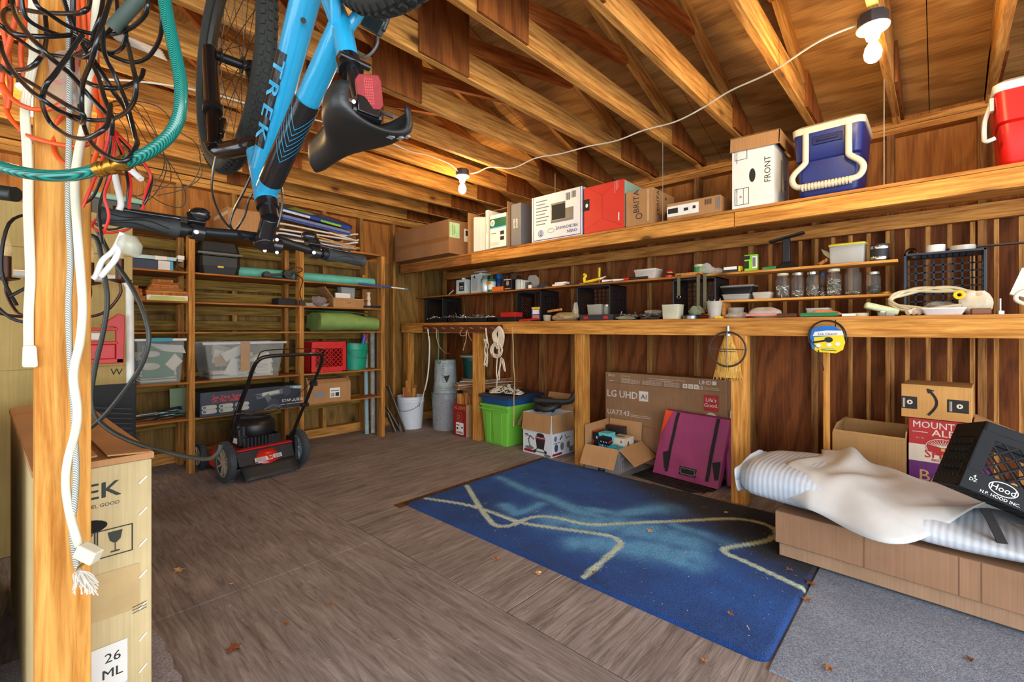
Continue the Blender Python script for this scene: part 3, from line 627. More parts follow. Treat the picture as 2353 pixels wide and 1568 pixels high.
lathe1('amber_bottle', 'little amber bottle behind the orange box', 'bottle', 1149, 1156, 640, ZT, 3.42, [('body', P('amber', (120, 84, 40), .3), [(0, 0), (1, 0), (1, .6), (.4, .75), (.4, .8), (0, .8)]), ('cap', blk, [(.5, .8), (.5, 1), (0, 1)])])
t, w, h = box1('hand_tool_pack', 'black printed pack with a looped black handle', 'package', 1157, 1176, 642, ZT, 3.31, .05, P('pack_black', (28, 28, 30), .35), [('r', 'F', -.05, .05, .1, .13, 0), ('r', 'F', -.035, .035, .108, .12, 2), ('e', 'F', 0, .07, .02, .025, 1), ('r', 'F', -.04, .04, .01, .02, 1)], [wht, P('skin_print', (180, 140, 120), .6), ink])
MB().tube(spline([(-.03, .02, h), (-.01, .02, h+.05), (.05, .02, h+.06), (.06, .02, h+.03), (.05, .02, h-.01)], 5), .008, 6).build('handle', blk, t)
lathe1('clear_bottle', 'tall clear bottle with a black cap beside the thin white booklets', 'bottle', 1181, 1193, 632, ZT, 3.31, [('body', P('frosted_bottle', (190, 204, 190), .25, alpha=.75), [(0, 0), (1, .0), (1, .66), (.7, .73), (0, .73)]), ('cap', blk, [(.75, .72), (.8, .72), (.5, .98), (0, 1)])])
for i in range(4): box1('thin_booklet', ['tallest thin white booklet next to the clear bottle', 'second thin white booklet from the clear bottle', 'third thin pale booklet from the clear bottle', 'thin booklet beside the little dropper bottle'][i], 'booklet', 1196+3.4*i, 1198.4+3.4*i, 643+i*1.7, ZT, 3.32, .1, [white, offw, white, gry][i], grp='thin booklets on the tool shelf')
lathe1('dropper_bottle', 'tiny white bottle with a black cap in front of the crumpled bag', 'bottle', 1211, 1218.5, 648, ZT, 3.3, [('body', offw, [(0, 0), (1, .0), (1, .5), (.5, .56), (0, .56)]), ('cap', blk, [(.6, .56), (.5, 1), (0, 1)])])
bag('plastic_bag', 'crumpled shiny clear bag standing behind the dropper bottle', 1206, 1232, 632, ZT, 3.36, .07, film, 5)
stick('pliers', 'dark blue handled pliers lying at the crate edge', 'pliers', [(3.31, 2.74, ZT+.009), (3.33, 2.62, ZT+.012)], .011, P('navy_grip', (34, 54, 84), .5))
for i, (z, h_, lab) in enumerate(((ZT, .018, 'lower of two small white boxes on the tool shelf'), (ZT+.019, .017, 'upper of two small white boxes on the tool shelf'))):
    o = MB().box(-.06, .06, 0, .06, 0, h_).build('small_box', white, loc=(3.3+.012*i, 2.5-.02*i, z), rot=RW, bevel=.001, smooth=0); tag(o, lab, 'box', 'small white boxes')
for i, lab in enumerate(('pencil nearest the small white boxes', 'dark pencil in the middle of the shelf edge row', 'flat pencil beside the yellow tool')): stick('pencil', lab, 'pencil', [(3.275+.012*i, 2.39-.05*i, ZT+.005), (3.285+.012*i, 2.26-.05*i, ZT+.005)], .004, [ink, P('pencil_tan', (170, 120, 80), .6), ink][i])
stick('screwdriver', 'yellow handled screwdriver standing upright behind the yellow gun', 'screwdriver', [(3.40, 2.135, ZT), (3.40, 2.13, ZT+.14)], .01, yel, parts=[('shaft', 0, .5, .003, chrome), ('handle', .4, 1, .011, yel)])
t = thing('glue_gun', 'yellow squeeze gun lying on the tool shelf with a white nozzle', 'tool', (3.30, 2.17, ZT), RW)
MB().tube([(-.06, .02, .014), (.1, .02, .035)], .012, 8).build('barrel', yel, t); MB().tube(spline([(-.055, .02, .014), (-.06, .02, .05), (-.045, .02, .07), (-.065, .02, .085)], 4), .013, 8).build('grip', yel, t); MB().cyl((.1, .02, .035), (.15, .02, .05), .01, .004).build('nozzle', offw, t)
for i, (y, lab) in enumerate(((2.03, 'white flat tube beside the yellow gun'), (1.93, 'second white flat tube nearer the red tipped tool'))): stick('caulk_tube', lab, 'tube', [(3.285+.01*i, y, ZT+.01), (3.29+.01*i, y-.1, ZT+.012)], lambda f: .011-.006*f, white, 8)
stick('utility_knife', 'black tool with a red tip lying on the shelf before the lidded tub', 'knife', [(3.29, 1.83, ZT+.011), (3.30, 1.64, ZT+.012)], .011, blk, parts=[('tip', 0, .2, .012, red), ('handle', .2, 1, .011, blk)])
tub('food_tub', 'lidded milky plastic tub on the tool shelf', 1456, 1507, 618, ZT, 3.3, .12, P('milky_plastic', (220, 210, 200), .35, alpha=.62), P('milky_lid', (226, 218, 208), .4, alpha=.8))
t = MB().cyl((0, 0, 0), (0, 0, .016), .026, n=20).build('tape_roll', red, loc=(3.3, 1.47, ZT)); tag(t, 'small roll of red tape beside the milky tub', 'tape')
o = MB().box(-.1, .1, 0, .05, 0, .022).build('wood_block', lum, loc=(3.29, 1.32, ZT), rot=RW, bevel=.002, smooth=0); tag(o, 'weathered wood block lying flat under the red topped spool', 'block')
t, w, h = lathe1('thread_spool', 'small spool with a red top and black band on the wood block', 'spool', 1527, 1544, 621, ZT+.0225, 3.3, [('body', blk, [(0, 0), (.9, 0), (1, .1), (.9, .3), (0, .3)]), ('band', P('yellow_band', (214, 190, 90), .6), [(.75, .3), (.8, .45), (0, .46)]), ('top', red, [(.85, .45), (.8, .8), (.4, 1), (0, 1)])])
t, w, h = lathe1('tape_tub', 'green plastic tub with a pale rim leaning by the clear bags', 'container', 1590, 1618, 607, ZT, 3.31, [('body', P('green_clear', (40, 140, 96), .3, alpha=.85), [(0, 0), (.9, 0), (1, .15), (1, .75), (.95, .8), (0, .8)]), ('rim', P('tan_rim', (200, 186, 150), .5), [(.98, .78), (1, .98), (.8, 1), (0, 1)])])
bag('plastic_bag', 'clear bag slumped in front of the green tub', 1600, 1640, 604, ZT, 3.3, .06, film, 8); bag('plastic_bag', 'flat clear bag of small parts beside the staple box', 1632, 1660, 615, ZT, 3.31, .06, film, 9)
box1('staple_box', 'low white, black and yellow carton lying on the tool shelf', 'box', 1663, 1702, 613, ZT, 3.31, .07, blk, [('r', 'F', -.085, .03, .02, .06, 0), ('r', 'F', .04, .085, .005, .06, 1), ('r', 'R', .01, .06, .01, .055, 1)], [white, yel])
box1('blister_pack', 'lime green retail box with dark pictures standing upright', 'package', 1710, 1740, 585, ZT, 3.33, .03, lime, [('r', 'F', .01, .045, .02, .1, 0), ('r', 'F', -.045, -.005, .08, .105, 1), ('r', 'F', -.045, -.01, .02, .07, 1), ('r', 'F', .012, .03, .03, .09, 2), ('r', 'F', -.04, .01, .115, .12, 0)], [white, ink, gry])
stick('pliers', 'green handled pliers lying flat beside the lime green box', 'pliers', [(3.30, .845, ZT+.008), (3.31, .77, ZT+.01)], .01, grnP)
t = thing('phone_stand', 'black stand with a broad splayed foot and tilted flat top', 'stand', (3.33, .72, ZT), RW)
MB().rings([[(x*s+.0, y*s2+.04, z) for x, y in ((-.06, -.035), (.06, -.035), (.06, .035), (-.06, .035))] for s, s2, z in ((1, 1, 0), (.95, .9, .012), (.4, .4, .05))]).build('base', blk, t, bevel=.004)
MB().box(-.024, .018, .025, .055, .045, .195).build('column', blk, t, bevel=.004); MB().bar((-.1, .04, .185), (.095, .04, .222), .06, .012).build('platform', blk, t, bevel=.003)
t = thing('putty_knife', 'wide scraper blade leaning up from the shelf on a wooden grip', 'scraper', (3.33, .5, ZT), RW)
MB().bar((-.045, .03, .012), (.0, .03, .04), .02, .02).build('grip', MATS['lumber'], t, bevel=.003); b = MB(); b.M = frame((0, .03, 0), (1, 0, 0), (0, 0, 1)); b.prism([(.05, .001), (.06, .004), (.0, .085), (-.035, .105), (-.02, .07)], 0, .004); b.build('blade', P('old_blade', (168, 150, 110), .4, .5), t, smooth=0)
tub('storage_bin', 'clear plastic bin with a bright yellow lid on the tool shelf', 1903, 1988, 558, ZT, 3.31, .13, clear, yel, flare=.94, fill=[('contents', P('grey_bits', (120, 124, 124), .5, .5), 60, .03, .004)])
t, w, h = lathe1('pipe_coupling', 'black rubber pipe coupling with two shiny clamps', 'coupling', 1997, 2043, 560, ZT, 3.31, [('body', P('rubber', (30, 32, 32), .55), [(0, 0), (1, 0), (1, 1), (.8, 1), (.8, .1), (0, .1)]), ('clamp', chrome, [(1.02, .1), (1.03, .12), (1.03, .26), (1.02, .28)]), ('clamp', chrome, [(1.02, .72), (1.03, .74), (1.03, .88), (1.02, .9)])])
b = MB(); pts = [V((math.cos(a)*(.01+.0022*a), 0, .032+math.sin(a)*(.01+.0022*a))) for a in [i*.35 for i in range(28)]]
vs0 = b.vs([p+V((0, -.05, 0)) for p in pts]); vs1 = b.vs([p+V((0, .06, 0)) for p in pts])
for i in range(len(pts)-1): b.f([vs0[i], vs0[i+1], vs1[i+1], vs1[i]])
o = b.build('sandpaper_roll', P('sandpaper', (160, 118, 74), .9), loc=(3.36, .115, ZT+.0), rot=RW, smooth=60); tag(o, 'loose roll of sandpaper beside the pipe coupling', 'sandpaper')
zc = 1.171+.336
for y, r_, h_, m_, lab in ((.02, .04, .045, white, 'roll of white tape on top of the large crate'), (-.085, .05, .03, P('clear_tape', (206, 200, 184), .25, alpha=.8), 'roll of clear tape on top of the large crate')):
    o = MB().lathe([(r_*.6, 0), (r_, 0), (r_, h_), (r_*.6, h_), (r_*.6, 0)], 24).build('tape_roll', m_, loc=(3.38, y, zc)); tag(o, lab, 'tape')
o = MB().box(-.35, .35, 0, .05, 0, .006).build('metal_strip', P('dark_strip', (70, 62, 54), .5, .4), loc=(3.47, -.33, zc+.03), rot=RW, smooth=0); tag(o, 'long dark metal strip lying across the large crate', 'strip')
for i, (u, L, lab) in enumerate(((1560, .13, 'short olive strap with a buckle hanging into the strap crate'), (1605, .3, 'long olive strap with a metal hook hanging before the strap crate'), (1620, .24, 'olive strap ending in a snap ring beside the long strap'))):
    y = PX(u, 650, 3.265).y; t = thing('hanging_strap', lab, 'strap', (3.262, y, ZT-.012), RW, 'straps over the shelf edge'); MB().box(-.011, .011, -.002, .001, -L, .016).box(-.011, .011, -.002, .05, .012, .016).build('webbing', P('olive_web', (98, 92, 66), .8), t, smooth=0)
    MB().tube([(.012*math.cos(a), 0, -L-.01+.012*math.sin(a)) for a in [k*PI/5 for k in range(10)]], .002, 5, True).build('buckle', chrome, t)
# --- jar shelf
steelbits = P('zinc_bits', (176, 172, 160), .35, .8, var=.3)
def jar(u0, u1, vt, label, lidm, fill, hr, fm=steelbits, X=3.32):
    p, w = rplace(u0, u1, 700, X); h = hgt((u0+u1)/2, vt, X, ZJ); r = w/2; t = thing('glass_jar', label, 'jar', (X+r, p.y, ZJ), RW, 'jars on the low shelf')
    MB().lathe([(0, .001), (r*.92, .001), (r, .008), (r, h*.7), (r*.93, h*.78), (r*.72, h*.84), (r*.72, h*.88), (r*.76, h*.89), (r*.76, h*.91), (r*.72, h*.92), (r*.72, h*.97), (r*.69, h*.97), (r*.69, h*.84), (r*.9, h*.76), (r*.96, h*.7), (r*.96, .012), (0, .008)], 28).build('jar_body', glass, t, smooth=50)
    if lidm: MB().lathe([(r*.76, h*.9), (r*.78, h*.9), (r*.78, h*.99), (r*.74, h), (0, h)], 24).build('lid', lidm, t, smooth=30)
    if fill:
        b = MB(); H = h*hr
        for k in range(fill):
            a, q = R.uniform(0, 6.28), r*.86*math.sqrt(R.random()); c = V((q*math.cos(a), q*math.sin(a), .013+R.random()*H)); e = V((R.uniform(-1, 1), R.uniform(-1, 1), R.uniform(-.8, .8))).normalized()*.011
            if (c+e).xy.length > r*.93 or (c-e).xy.length > r*.93: e *= .3
            b.cyl(c-e, c+e, .0028, n=4)
        o = b.build('hardware', fm, t, smooth=0); o['kind'] = 'stuff'
tinlid = P('tin_lid', (190, 184, 168), .3, .7)
for a in ((1778, 1812, 627, 'jar half full of pale screws nearest the white tub of dowels', P('pale_lid', (220, 206, 180), .5), 150, .42), (1814, 1846, 626, 'jar with few fasteners second from the white tub of dowels', tinlid, 50, .2), (1848.5, 1880, 624, 'broad jar with a bright metal screw lid', chrome, 90, .4), (1895.5, 1932, 617, 'jar packed with chunky bolts under a cream lid', P('cream_lid', (214, 200, 170), .5), 190, .55), (1938, 1979, 612, 'largest jar, open topped and nearly empty', None, 25, .06), (1987, 2024, 624, 'jar of dark nuts with a thin metal lid nearest the large crate', tinlid, 110, .28, P('dark_nuts', (70, 70, 62), .4, .8))): jar(*a)
jar(1881, 1896, 626, 'narrow jar with a blue lid tucked behind the broad jars', blueP, 40, .3, X=3.4)
o = MB().lathe([(0, 0), (.04, 0), (.042, .012), (.04, .012), (0, .006)], 24).build('jar_ring', brass, loc=(3.36, .225, ZJ)); tag(o, 'loose gold jar lid lying at the end of the jar shelf', 'lid')
tub('takeout_box', 'clear plastic takeout tray of screws under the black one', 1657, 1722, 676, ZJ, 3.31, .13, clear, None, fill=[('contents', steelbits, 50, .02, .003)])
tub('takeout_box', 'black takeout tray with a clear lid on the jar shelf', 1654, 1730, 655, PX(1690, 675, 3.31).z+.0005, 3.305, .14, blk, P('smoke_lid', (150, 148, 140), .2, alpha=.6))
tub('dowel_tub', 'round white tub of pale wooden plugs beside the screw jar', 1728, 1770, 671, ZJ, 3.31, .1, P('white_clear', (214, 206, 190), .4, alpha=.7), P('white_clear_lid', (222, 216, 204), .4, alpha=.6), fill=[('contents', P('pale_dowels', (214, 204, 180), .6), 30, .025, .007)])
# --- worktop
rt = random.Random(4)
def tray(label, u0, u1, vt, X, d, n, grp):
    p, w = rplace(u0, u1, 735, X); t = thing('tool_tray', label, 'tray', (X, p.y, ZB), RW, grp); h = hgt((u0+u1)/2, vt, X, ZB)
    MB().box(-w/2, w/2, 0, d, 0, .006).box(-w/2, w/2, 0, .006, 0, h).box(-w/2, w/2, d-.006, d, 0, h).box(-w/2, -w/2+.006, 0, d, 0, h).box(w/2-.006, w/2, 0, d, 0, h).build('body', blk, t, smooth=0)
    b = MB()
    for k in range(n):
        c = V((rt.uniform(-.4, .4)*w, d/2+rt.uniform(-.3, .3)*d, h*.7+rt.uniform(0, .025))); q = V((rt.uniform(-1, 1), rt.uniform(-1, 1), rt.uniform(-.2, .5))).normalized()*rt.uniform(.02, .06); b.cyl(c-q, c+q, rt.uniform(.003, .007), n=6)
    o = b.build('small_tools', steel, t, smooth=40); o['kind'] = 'stuff'
for a in (('black tray of bits nearest the corner on the worktop', 980, 1028, 731, 3.16, .14, 26, 'black tool trays'), ('middle black tray of sockets on the worktop', 1029, 1066, 731, 3.15, .14, 26, 'black tool trays'), ('black tray of loose tools closest to the red case', 1067, 1120, 731, 3.16, .14, 34, 'black tool trays'), ('black tray of fasteners beside the milky square box', 1412, 1466, 729, 3.2, .14, 20, 'black tool trays'), ('black tray under the bag of clips', 1470, 1517, 729, 3.2, .12, 20, 'black tool trays')): tray(*a)
def case(label, u0, u1, vt, z, X, d, col, latch=None):
    t, w, h = box1('tool_case', label, 'case', u0, u1, vt, z, X, d, col)
    if latch:
        for sx in (-.3, .3): MB().box(sx*w-.02, sx*w+.02, -.006, .0, h*.2, h*.7).build('latch', latch, t, bevel=.001, smooth=0)
    MB().box(-.03, .03, -.008, 0, h*.75, h*.95).build('handle', col, t, smooth=0); return h
h1 = case('low black tool case under the red case', 1142, 1184, 729, ZB, 3.15, .14, blk); case('flat red metal case lying on the black case', 1150, 1184, 718, ZB+h1+.0005, 3.16, .1, red)
case('black drill bit case with two red latches in front of the clear tub', 1332, 1408, 723, ZB, 3.16, .1, P('case_charcoal', (40, 44, 50), .5), red)
box1('fastener_pack', 'blue retail card with a yellow header inside the black crate', 'package', 1221, 1242, 706, ZB+.012, 3.33, .02, P('pack_blue', (36, 78, 168), .5), [('r', 'F', -.05, .05, .105, .14, 0), ('r', 'F', -.04, .04, .06, .1, 1), ('r', 'F', -.04, .04, .01, .05, 2)], [yel, white, P('pack_pink', (200, 120, 110), .6)])
for i, (y, lab, m_) in enumerate(((2.93, 'pale folding rule lying in front of the second black crate', P('rule', (200, 180, 130), .6)), (2.86, 'red gripped knife lying in front of the second black crate', red))): stick('hand_tool', lab, 'tool', [(3.2, y, ZB+.01), (3.24+.02*i, y-.16, ZB+.013+.01*i)], .01, m_)
lathe1('glass_cup', 'small clear glass cup beside the rope bag', 'cup', 1243, 1259, 724, ZB, 3.2, [('body', P('cup_glass', (200, 196, 180), .1, alpha=.4), [(0, 0), (.8, 0), (1, 1), (.92, 1), (.75, .08), (0, .08)])])
bag('rope_bag', 'lumpy clear bag of tan cord lying on the worktop', 1262, 1320, 718, ZB, 3.19, .12, P('tan_film', (176, 158, 120), .4, alpha=.9), 12, amp=.5); stick('wooden_dowel', 'pale tool handle lying across the bag of cord', 'handle', [(3.2, 2.53, ZB+.085), (3.2, 2.38, ZB+.1)], .01, MATS['post_lumber'])
bag('plastic_bag', 'tall clear bag standing at the edge of the third crate', 1313, 1325, 695, ZB, 3.25, .05, film, 13, amp=.2)
tub('clear_tub', 'clear lidless tub standing inside the third crate', 1347, 1382, 700, ZB+.04, 3.36, .12, P('grey_clear', (196, 196, 184), .3, alpha=.6)); lathe1('small_jar', 'small clear jar of parts beside the tub in the crate', 'jar', 1383, 1399, 700, ZB+.035, 3.36, [('body', P('jar_clear', (200, 200, 190), .2, alpha=.5), [(0, 0), (.95, 0), (1, .8), (.8, .86), (0, .86)]), ('lid', tinlid, [(.85, .84), (.85, 1), (0, 1)])])
bag('plastic_bag', 'grey green bag of washers slumped on the worktop edge', 1411, 1453, 726, ZB, 3.13, .07, P('green_film', (150, 152, 130), .3, alpha=.8), 14); bag('plastic_bag', 'bag of wire clips standing on the black tray', 1476, 1516, 712, ZB+.04, 3.24, .08, film, 15, amp=.5)
tub('square_box', 'tall milky square box standing at the worktop edge', 1519, 1560, 700, ZB, 3.14, .1, P('milky_green', (206, 204, 176), .4, alpha=.86), flare=.9)
lathe1('round_tin', 'low round silver tin with a white sticker', 'tin', 1562, 1599, 724, ZB, 3.14, [('body', P('tin', (120, 128, 130), .3, .8), [(0, 0), (.96, 0), (.96, .8), (0, .8)]), ('lid', blk, [(1, .78), (1, 1), (0, 1)])])
o = MB().tube([((.045+.002*math.sin(a*3))*math.cos(a), .045*math.sin(a), .006+.0022*a) for a in [k*.4 for k in range(38)]], .004, 5).build('copper_coil', copper, loc=(3.2, 1.16, ZB)); tag(o, 'coil of copper wire beside the cup of tools', 'coil')
t, w, h = lathe1('tool_cup', 'tall clear cup holding rods and drill bits', 'cup', 1618, 1654, 692, ZB, 3.15, [('body', P('cup_clear', (214, 208, 196), .3, alpha=.5), [(0, .01), (.75, .01), (1, .98), (1.04, 1), (.96, .98), (.7, .03), (0, .03)])])
b = MB()
for k in range(7): a = k*.9; b.cyl((.02*math.cos(a), .02*math.sin(a), .006), (.045*math.cos(a+.5), .045*math.sin(a+.5), h*(.9+.04*k)), .003, n=6)
o = b.build('rods', steel, t); o['kind'] = 'stuff'
bag('rag_pile', 'pile of green tape and white cloth beside the crate of straps', 1580, 1616, 703, ZB, 3.22, .06, P('dull_green_cloth', (120, 132, 104), .7), 22, 'cloth')
box1('yellow_box', 'tiny yellow box on the worktop below the takeout trays', 'box', 1641, 1658, 727, ZB, 3.14, .04, yel)
lathe1('clear_cup', 'wide clear cup below the takeout trays', 'cup', 1666, 1704, 707, ZB, 3.28, [('body', MATS['cup_clear'], [(0, .01), (.75, .01), (1, .98), (1.04, 1), (.96, .98), (.7, .05), (0, .05)])])
bag('plastic_bag', 'clear bag of washers in front of the wide clear cup', 1662, 1716, 717, ZB, 3.15, .1, film, 17); bag('zip_bag', 'zip bag of rubber rings with a pink seal strip', 1716, 1790, 706, ZB, 3.15, .1, P('zip_film', (206, 190, 176), .3, alpha=.75), 18, amp=.2)
o = MB().box(-.09, .09, 0, .01, 0, .012).build('seal_strip', P('pink_strip', (206, 130, 120), .5), bpy.data.objects['zip_bag'], loc=(0, -.02, .012), smooth=0)
tub('parts_tub', 'low clear tub with orange paper lying in it', 1850, 1905, 708, ZB, 3.2, .14, clear); bag('paper_scrap', 'crumpled orange paper packet in front of the low clear tub', 1855, 1930, 712, ZB, 3.17, .06, P('orange_paper', (206, 130, 80), .7), 20, 'packet', amp=.3)
stick('pliers', 'green handled pliers lying on the worktop edge', 'pliers', [(3.13, .6, ZB+.012), (3.15, .42, ZB+.014)], .012, grnP); stick('chisel', 'short dark chisel at the worktop edge under the jars', 'chisel', [(3.13, .72, ZB+.012), (3.14, .62, ZB+.012)], .012, P('dark_wood', (80, 50, 34), .6)); stick('marker', 'white marker pen lying at the worktop edge', 'pen', [(3.12, .4, ZB+.008), (3.13, .34, ZB+.008)], .008, white)
o = MB().box(-.075, .075, -.03, .03, 0, .035).build('seed_packet', P('packet_green_white', (196, 206, 160), .5), loc=(3.19, .24, ZB+.024), rot=(0, .3, RW+.2), bevel=.01); tag(o, 'white and green folded packet on the worktop', 'packet')
printing(o, [('r', 'F', -.07, -.03, -.02, .03, 0), ('r', 'F', -.02, .06, .006, .014, 1), ('r', 'F', -.02, .05, -.01, -.004, 1)], [lime, ink], Mx=frame((0, 0, .0355), (1, 0, 0), (0, 1, 0)))
o = MB().lathe([(.022, 0), (.04, 0), (.04, .02), (.022, .02), (.022, 0)], 20).build('tape_roll', P('white_tape', (216, 204, 176), .6), loc=(3.22, .33, ZB)); tag(o, 'small roll of white tape beside the folded packet', 'tape')
lathe1('glass_dish', 'little glass dish with a metal rim on the worktop', 'dish', 2014, 2040, 716, ZB, 3.16, [('body', MATS['cup_glass'], [(0, 0), (.9, 0), (1, 1), (.9, 1), (.8, .1), (0, .1)]), ('rim', chrome, [(1.02, .85), (1.02, 1), (.95, 1)])])
box1('clear_box', 'small clear lidded box beside the glass dish', 'box', 2036, 2056, 714, ZB, 3.15, .05, clear); box1('yellow_card', 'small yellow card lying at the worktop edge by the large crate', 'card', 2070, 2092, 725, ZB, 3.12, .03, yel)
t = bpy.data.objects.new('x', None); bpy.data.objects.remove(t)
p = PX(2140, 690, 3.2); hs = [V((3.25+.04*math.sin(a*1.0), p.y-.0+.17*math.cos(a), 1.255+.055*math.sin(a)+.012*math.sin(a*2.7))) for a in [k*.42 for k in range(46)]]
stick('hose_coil', 'coil of cream tubing lying in front of the large crate', 'hose', hs, .008, P('cream_hose', (206, 192, 156), .45), 6, 3)
bag('plastic_bag', 'crumpled clear bag lying inside the coil of tubing', 2120, 2200, 692, ZB+.02, 3.22, .12, film, 24, amp=.5); bag('supply_bag', 'white printed bag with a yellow fitting beside the tubing', 2203, 2285, 668, ZB, 3.2, .07, P('bag_cream', (218, 206, 180), .45), 25, amp=.3)
MB().tube([(-.06+.016*math.cos(a), -.01, .1+.016*math.sin(a)) for a in [k*PI/6 for k in range(12)]], .008, 6, True).build('fitting', yel, bpy.data.objects['supply_bag'])
tub('oval_tray', 'shallow white plastic tray at the worktop edge below the large crate', 2115, 2222, 707, ZB, 3.11, .14, P('tray_white', (222, 216, 212), .4), flare=.8)
for i, (u, lab) in enumerate(((2085, 'white plug nearest the jar shelf leg in front of the large crate'), (2098, 'second white plug in front of the large crate'), (2110, 'white plug touching the shallow tray'))): o = MB().cyl((0, 0, .015), (.03, -.03, .03), .013, n=12).build('plug', offw, loc=(3.16, PX(u, 715, 3.16).y, ZB)); tag(o, lab, 'plug', 'white plugs')
o = MB().box(-.035, .035, 0, .03, 0, .03).build('wood_block', P('brown_block', (120, 72, 44), .6), loc=(3.14, PX(2256, 715, 3.14).y, ZB), rot=RW+.2, bevel=.004); tag(o, 'small brown block with a hole near the worktop end', 'block')
t, w, h = lathe1('bolt_stand', 'upright steel bolt in a round base on the worktop', 'bolt', 2288, 2310, 686, ZB, 3.14, [('base', chrome, [(0, 0), (1, 0), (1, .22), (0, .22)]), ('shaft', steel, [(.28, .2), (.28, 1), (0, 1)])])
b = MB()
for i in range(6):
    b.M = Matrix.Translation((0, .005*i, 0)) @ Matrix.Rotation(.02*i, 4, 'Y'); b.box(-.12, .1, 0, .0015, 0, .16-.01*i)
o = b.build('paper_stack', white, loc=(3.3, -.36, ZB+.06), rot=(-.5, .35, RW), smooth=0); tag(o, 'leaning sheaf of white papers at the end of the worktop', 'papers')
stick('cane_loop', 'bent cream plastic handle lying over the papers', 'handle', [(3.13, -.33, ZB+.02), (3.15, -.26, ZB+.06), (3.16, -.27, ZB+.1), (3.17, -.34, ZB+.115), (3.17, -.5, ZB+.12)], .009, offw, 8, 5)
stick('cable_bundle', 'bundle of dark wires hanging above the papers', 'cable', [V((3.4, -.36+.05*math.cos(a), 1.42+.07*math.sin(a)+.01*math.sin(3.3*a))) for a in [k*.5 for k in range(30)]], .003, ink, 5, 3)
# ================= UNDER THE BENCH, FROM THE CORNER OUTWARDS =================
bw = P('bucket_white', (214, 222, 234), .4, var=.03); galv = P('wire_steel', (120, 120, 118), .4, .8)
def bucket(name, label, loc, r0, r1, h, mat, rim=True, handle=None, rot=0., grp=None, cat='bucket', flip=False, rings=2):
    t = thing(name, label, cat, loc, rot, grp)
    prof = [(0, .004), (r0-.004, .004), (r0, 0), (r0, .003), (r1-.002, h-.07)]
    for k in range(rings): z = h-.065+.025*k; prof += [(r1-.001, z), (r1+.006, z+.002), (r1+.006, z+.006), (r1, z+.009)]
    prof += [(r1, h-.008), (r1+.005, h-.006), (r1+.005, h), (r1-.003, h), (r0-.006, .01), (0, .01)]
    if flip: prof = [(a, h-c) for a, c in prof]
    MB().lathe(prof, 36).build('body', mat, t, smooth=40)
    if handle:
        a0, dz = handle; pts = [V(((r1+.008)*math.cos(a), (r1+.008)*math.sin(a)*1.0, h-.05-dz*math.sin((a-a0)))) for a in [a0+PI*k/16 for k in range(17)]]
        MB().tube(pts, .0025, 6).build('handle', galv, t, smooth=60)
        b = MB()
        for a in (a0, a0+PI): b.at(Matrix.Translation(((r1+.004)*math.cos(a), (r1+.004)*math.sin(a), h-.05))).ball((0, 0, 0), .013, 8, 6)
        b.build('handle_lug', mat, t)
    return t
bucket('bucket', 'white plastic bucket full of wood scraps standing against the corner post', (3.04, 4.36, .001), .125, .148, .355, bw, handle=(2.0, .1))
sw = [MATS['post_lumber'], WOOD('scrap_red', (150, 86, 44), (196, 126, 76)), MATS['stud_lumber']]
for i, (x, y, L, a, w, m_, lab) in enumerate(((-.07, .02, .43, -.25, .05, 1, 'reddish board offcut leaning in the white bucket'), (.02, .06, .5, -.1, .06, 0, 'tall pale offcut at the back of the white bucket'), (.05, -.02, .42, .12, .035, 0, 'narrow pale offcut in the white bucket'), (.08, .02, .46, .22, .04, 2, 'brown offcut leaning out of the white bucket'), (-.02, -.04, .38, -.4, .03, 0, 'short pale stick at the front of the white bucket'))):
    o = MB().box(-w/2, w/2, -.009, .009, 0, L).build('wood_offcut', sw[m_], loc=(3.04+x*.5, 4.36+y*.6, .02), rot=(a*.15, a*.35, RW+.5), bevel=.001, smooth=0); tag(o, lab, 'wood', 'offcuts in the white bucket')
dbm = WOOD('weathered_board', (92, 86, 78), (140, 132, 122))
for i, (u0, v0, u1, v1, lab) in enumerate(((930, 993, 893, 893, 'thin grey board leaning against the shelf unit, tallest of the leaning boards'), (918, 990, 890, 940, 'short grey board behind the tallest leaning board'), (907, 994, 892, 955, 'lowest grey board leaning beside the shelf leg'))):
    a = PZ(u0, v0); c = PY(u1, v1, 4.33); c.y = 4.34; d = (c-a)
    o = MB().box(-.05, .05, -.005, .005, 0, d.length+.02).build('leaning_board', dbm, loc=a+V((0, 0, .004)), smooth=0)
    z = d.normalized(); x = V((.25, 1, 0)); x = (x-z*x.dot(z)).normalized(); y = z.cross(x); o.rotation_euler = Matrix((x, y, z)).transposed().to_euler(); tag(o, lab, 'board', 'leaning boards')
clb = P('clear_bucket', (176, 182, 190), .15, var=.05, alpha=.42)
bucket('bucket', 'tall clear plastic bucket on the floor under an upturned grey bucket', (3.27, 4.03, .001), .138, .15, .4, clb, rings=3)
t = bucket('bucket', 'grey smudged bucket upturned on top of the clear one with a dark diamond label', (3.27, 4.03, .402), .115, .13, .36, P('grey_bucket', (150, 162, 164), .5, var=.3, scale=14), flip=True)
M_ = frame((3.27, 4.03, .402), (.68, -.73, 0), (0, 0, 1)); lr = .1295
b = MB()
for k in range(9): b.poly([(V((math.cos(a)*lr, math.sin(a)*lr, z))) for a, z in ((3.75, .12+.025*k), (3.95, .12+.025*k), (3.95, .126+.025*k), (3.75, .126+.025*k))])
b.build('label_print', P('faded_ink', (92, 98, 100), .7), t, smooth=0)
b = MB(); a0 = 4.15; q = lambda da, z: V((math.cos(a0+da)*.1275, math.sin(a0+da)*.1275, z)); b.poly([q(-.28, .19), q(0, .115), q(.28, .2)]); b.build('warning_label', ink, t, smooth=0)
for v in t.children[-1].data.vertices: v.co.xy *= 1.012
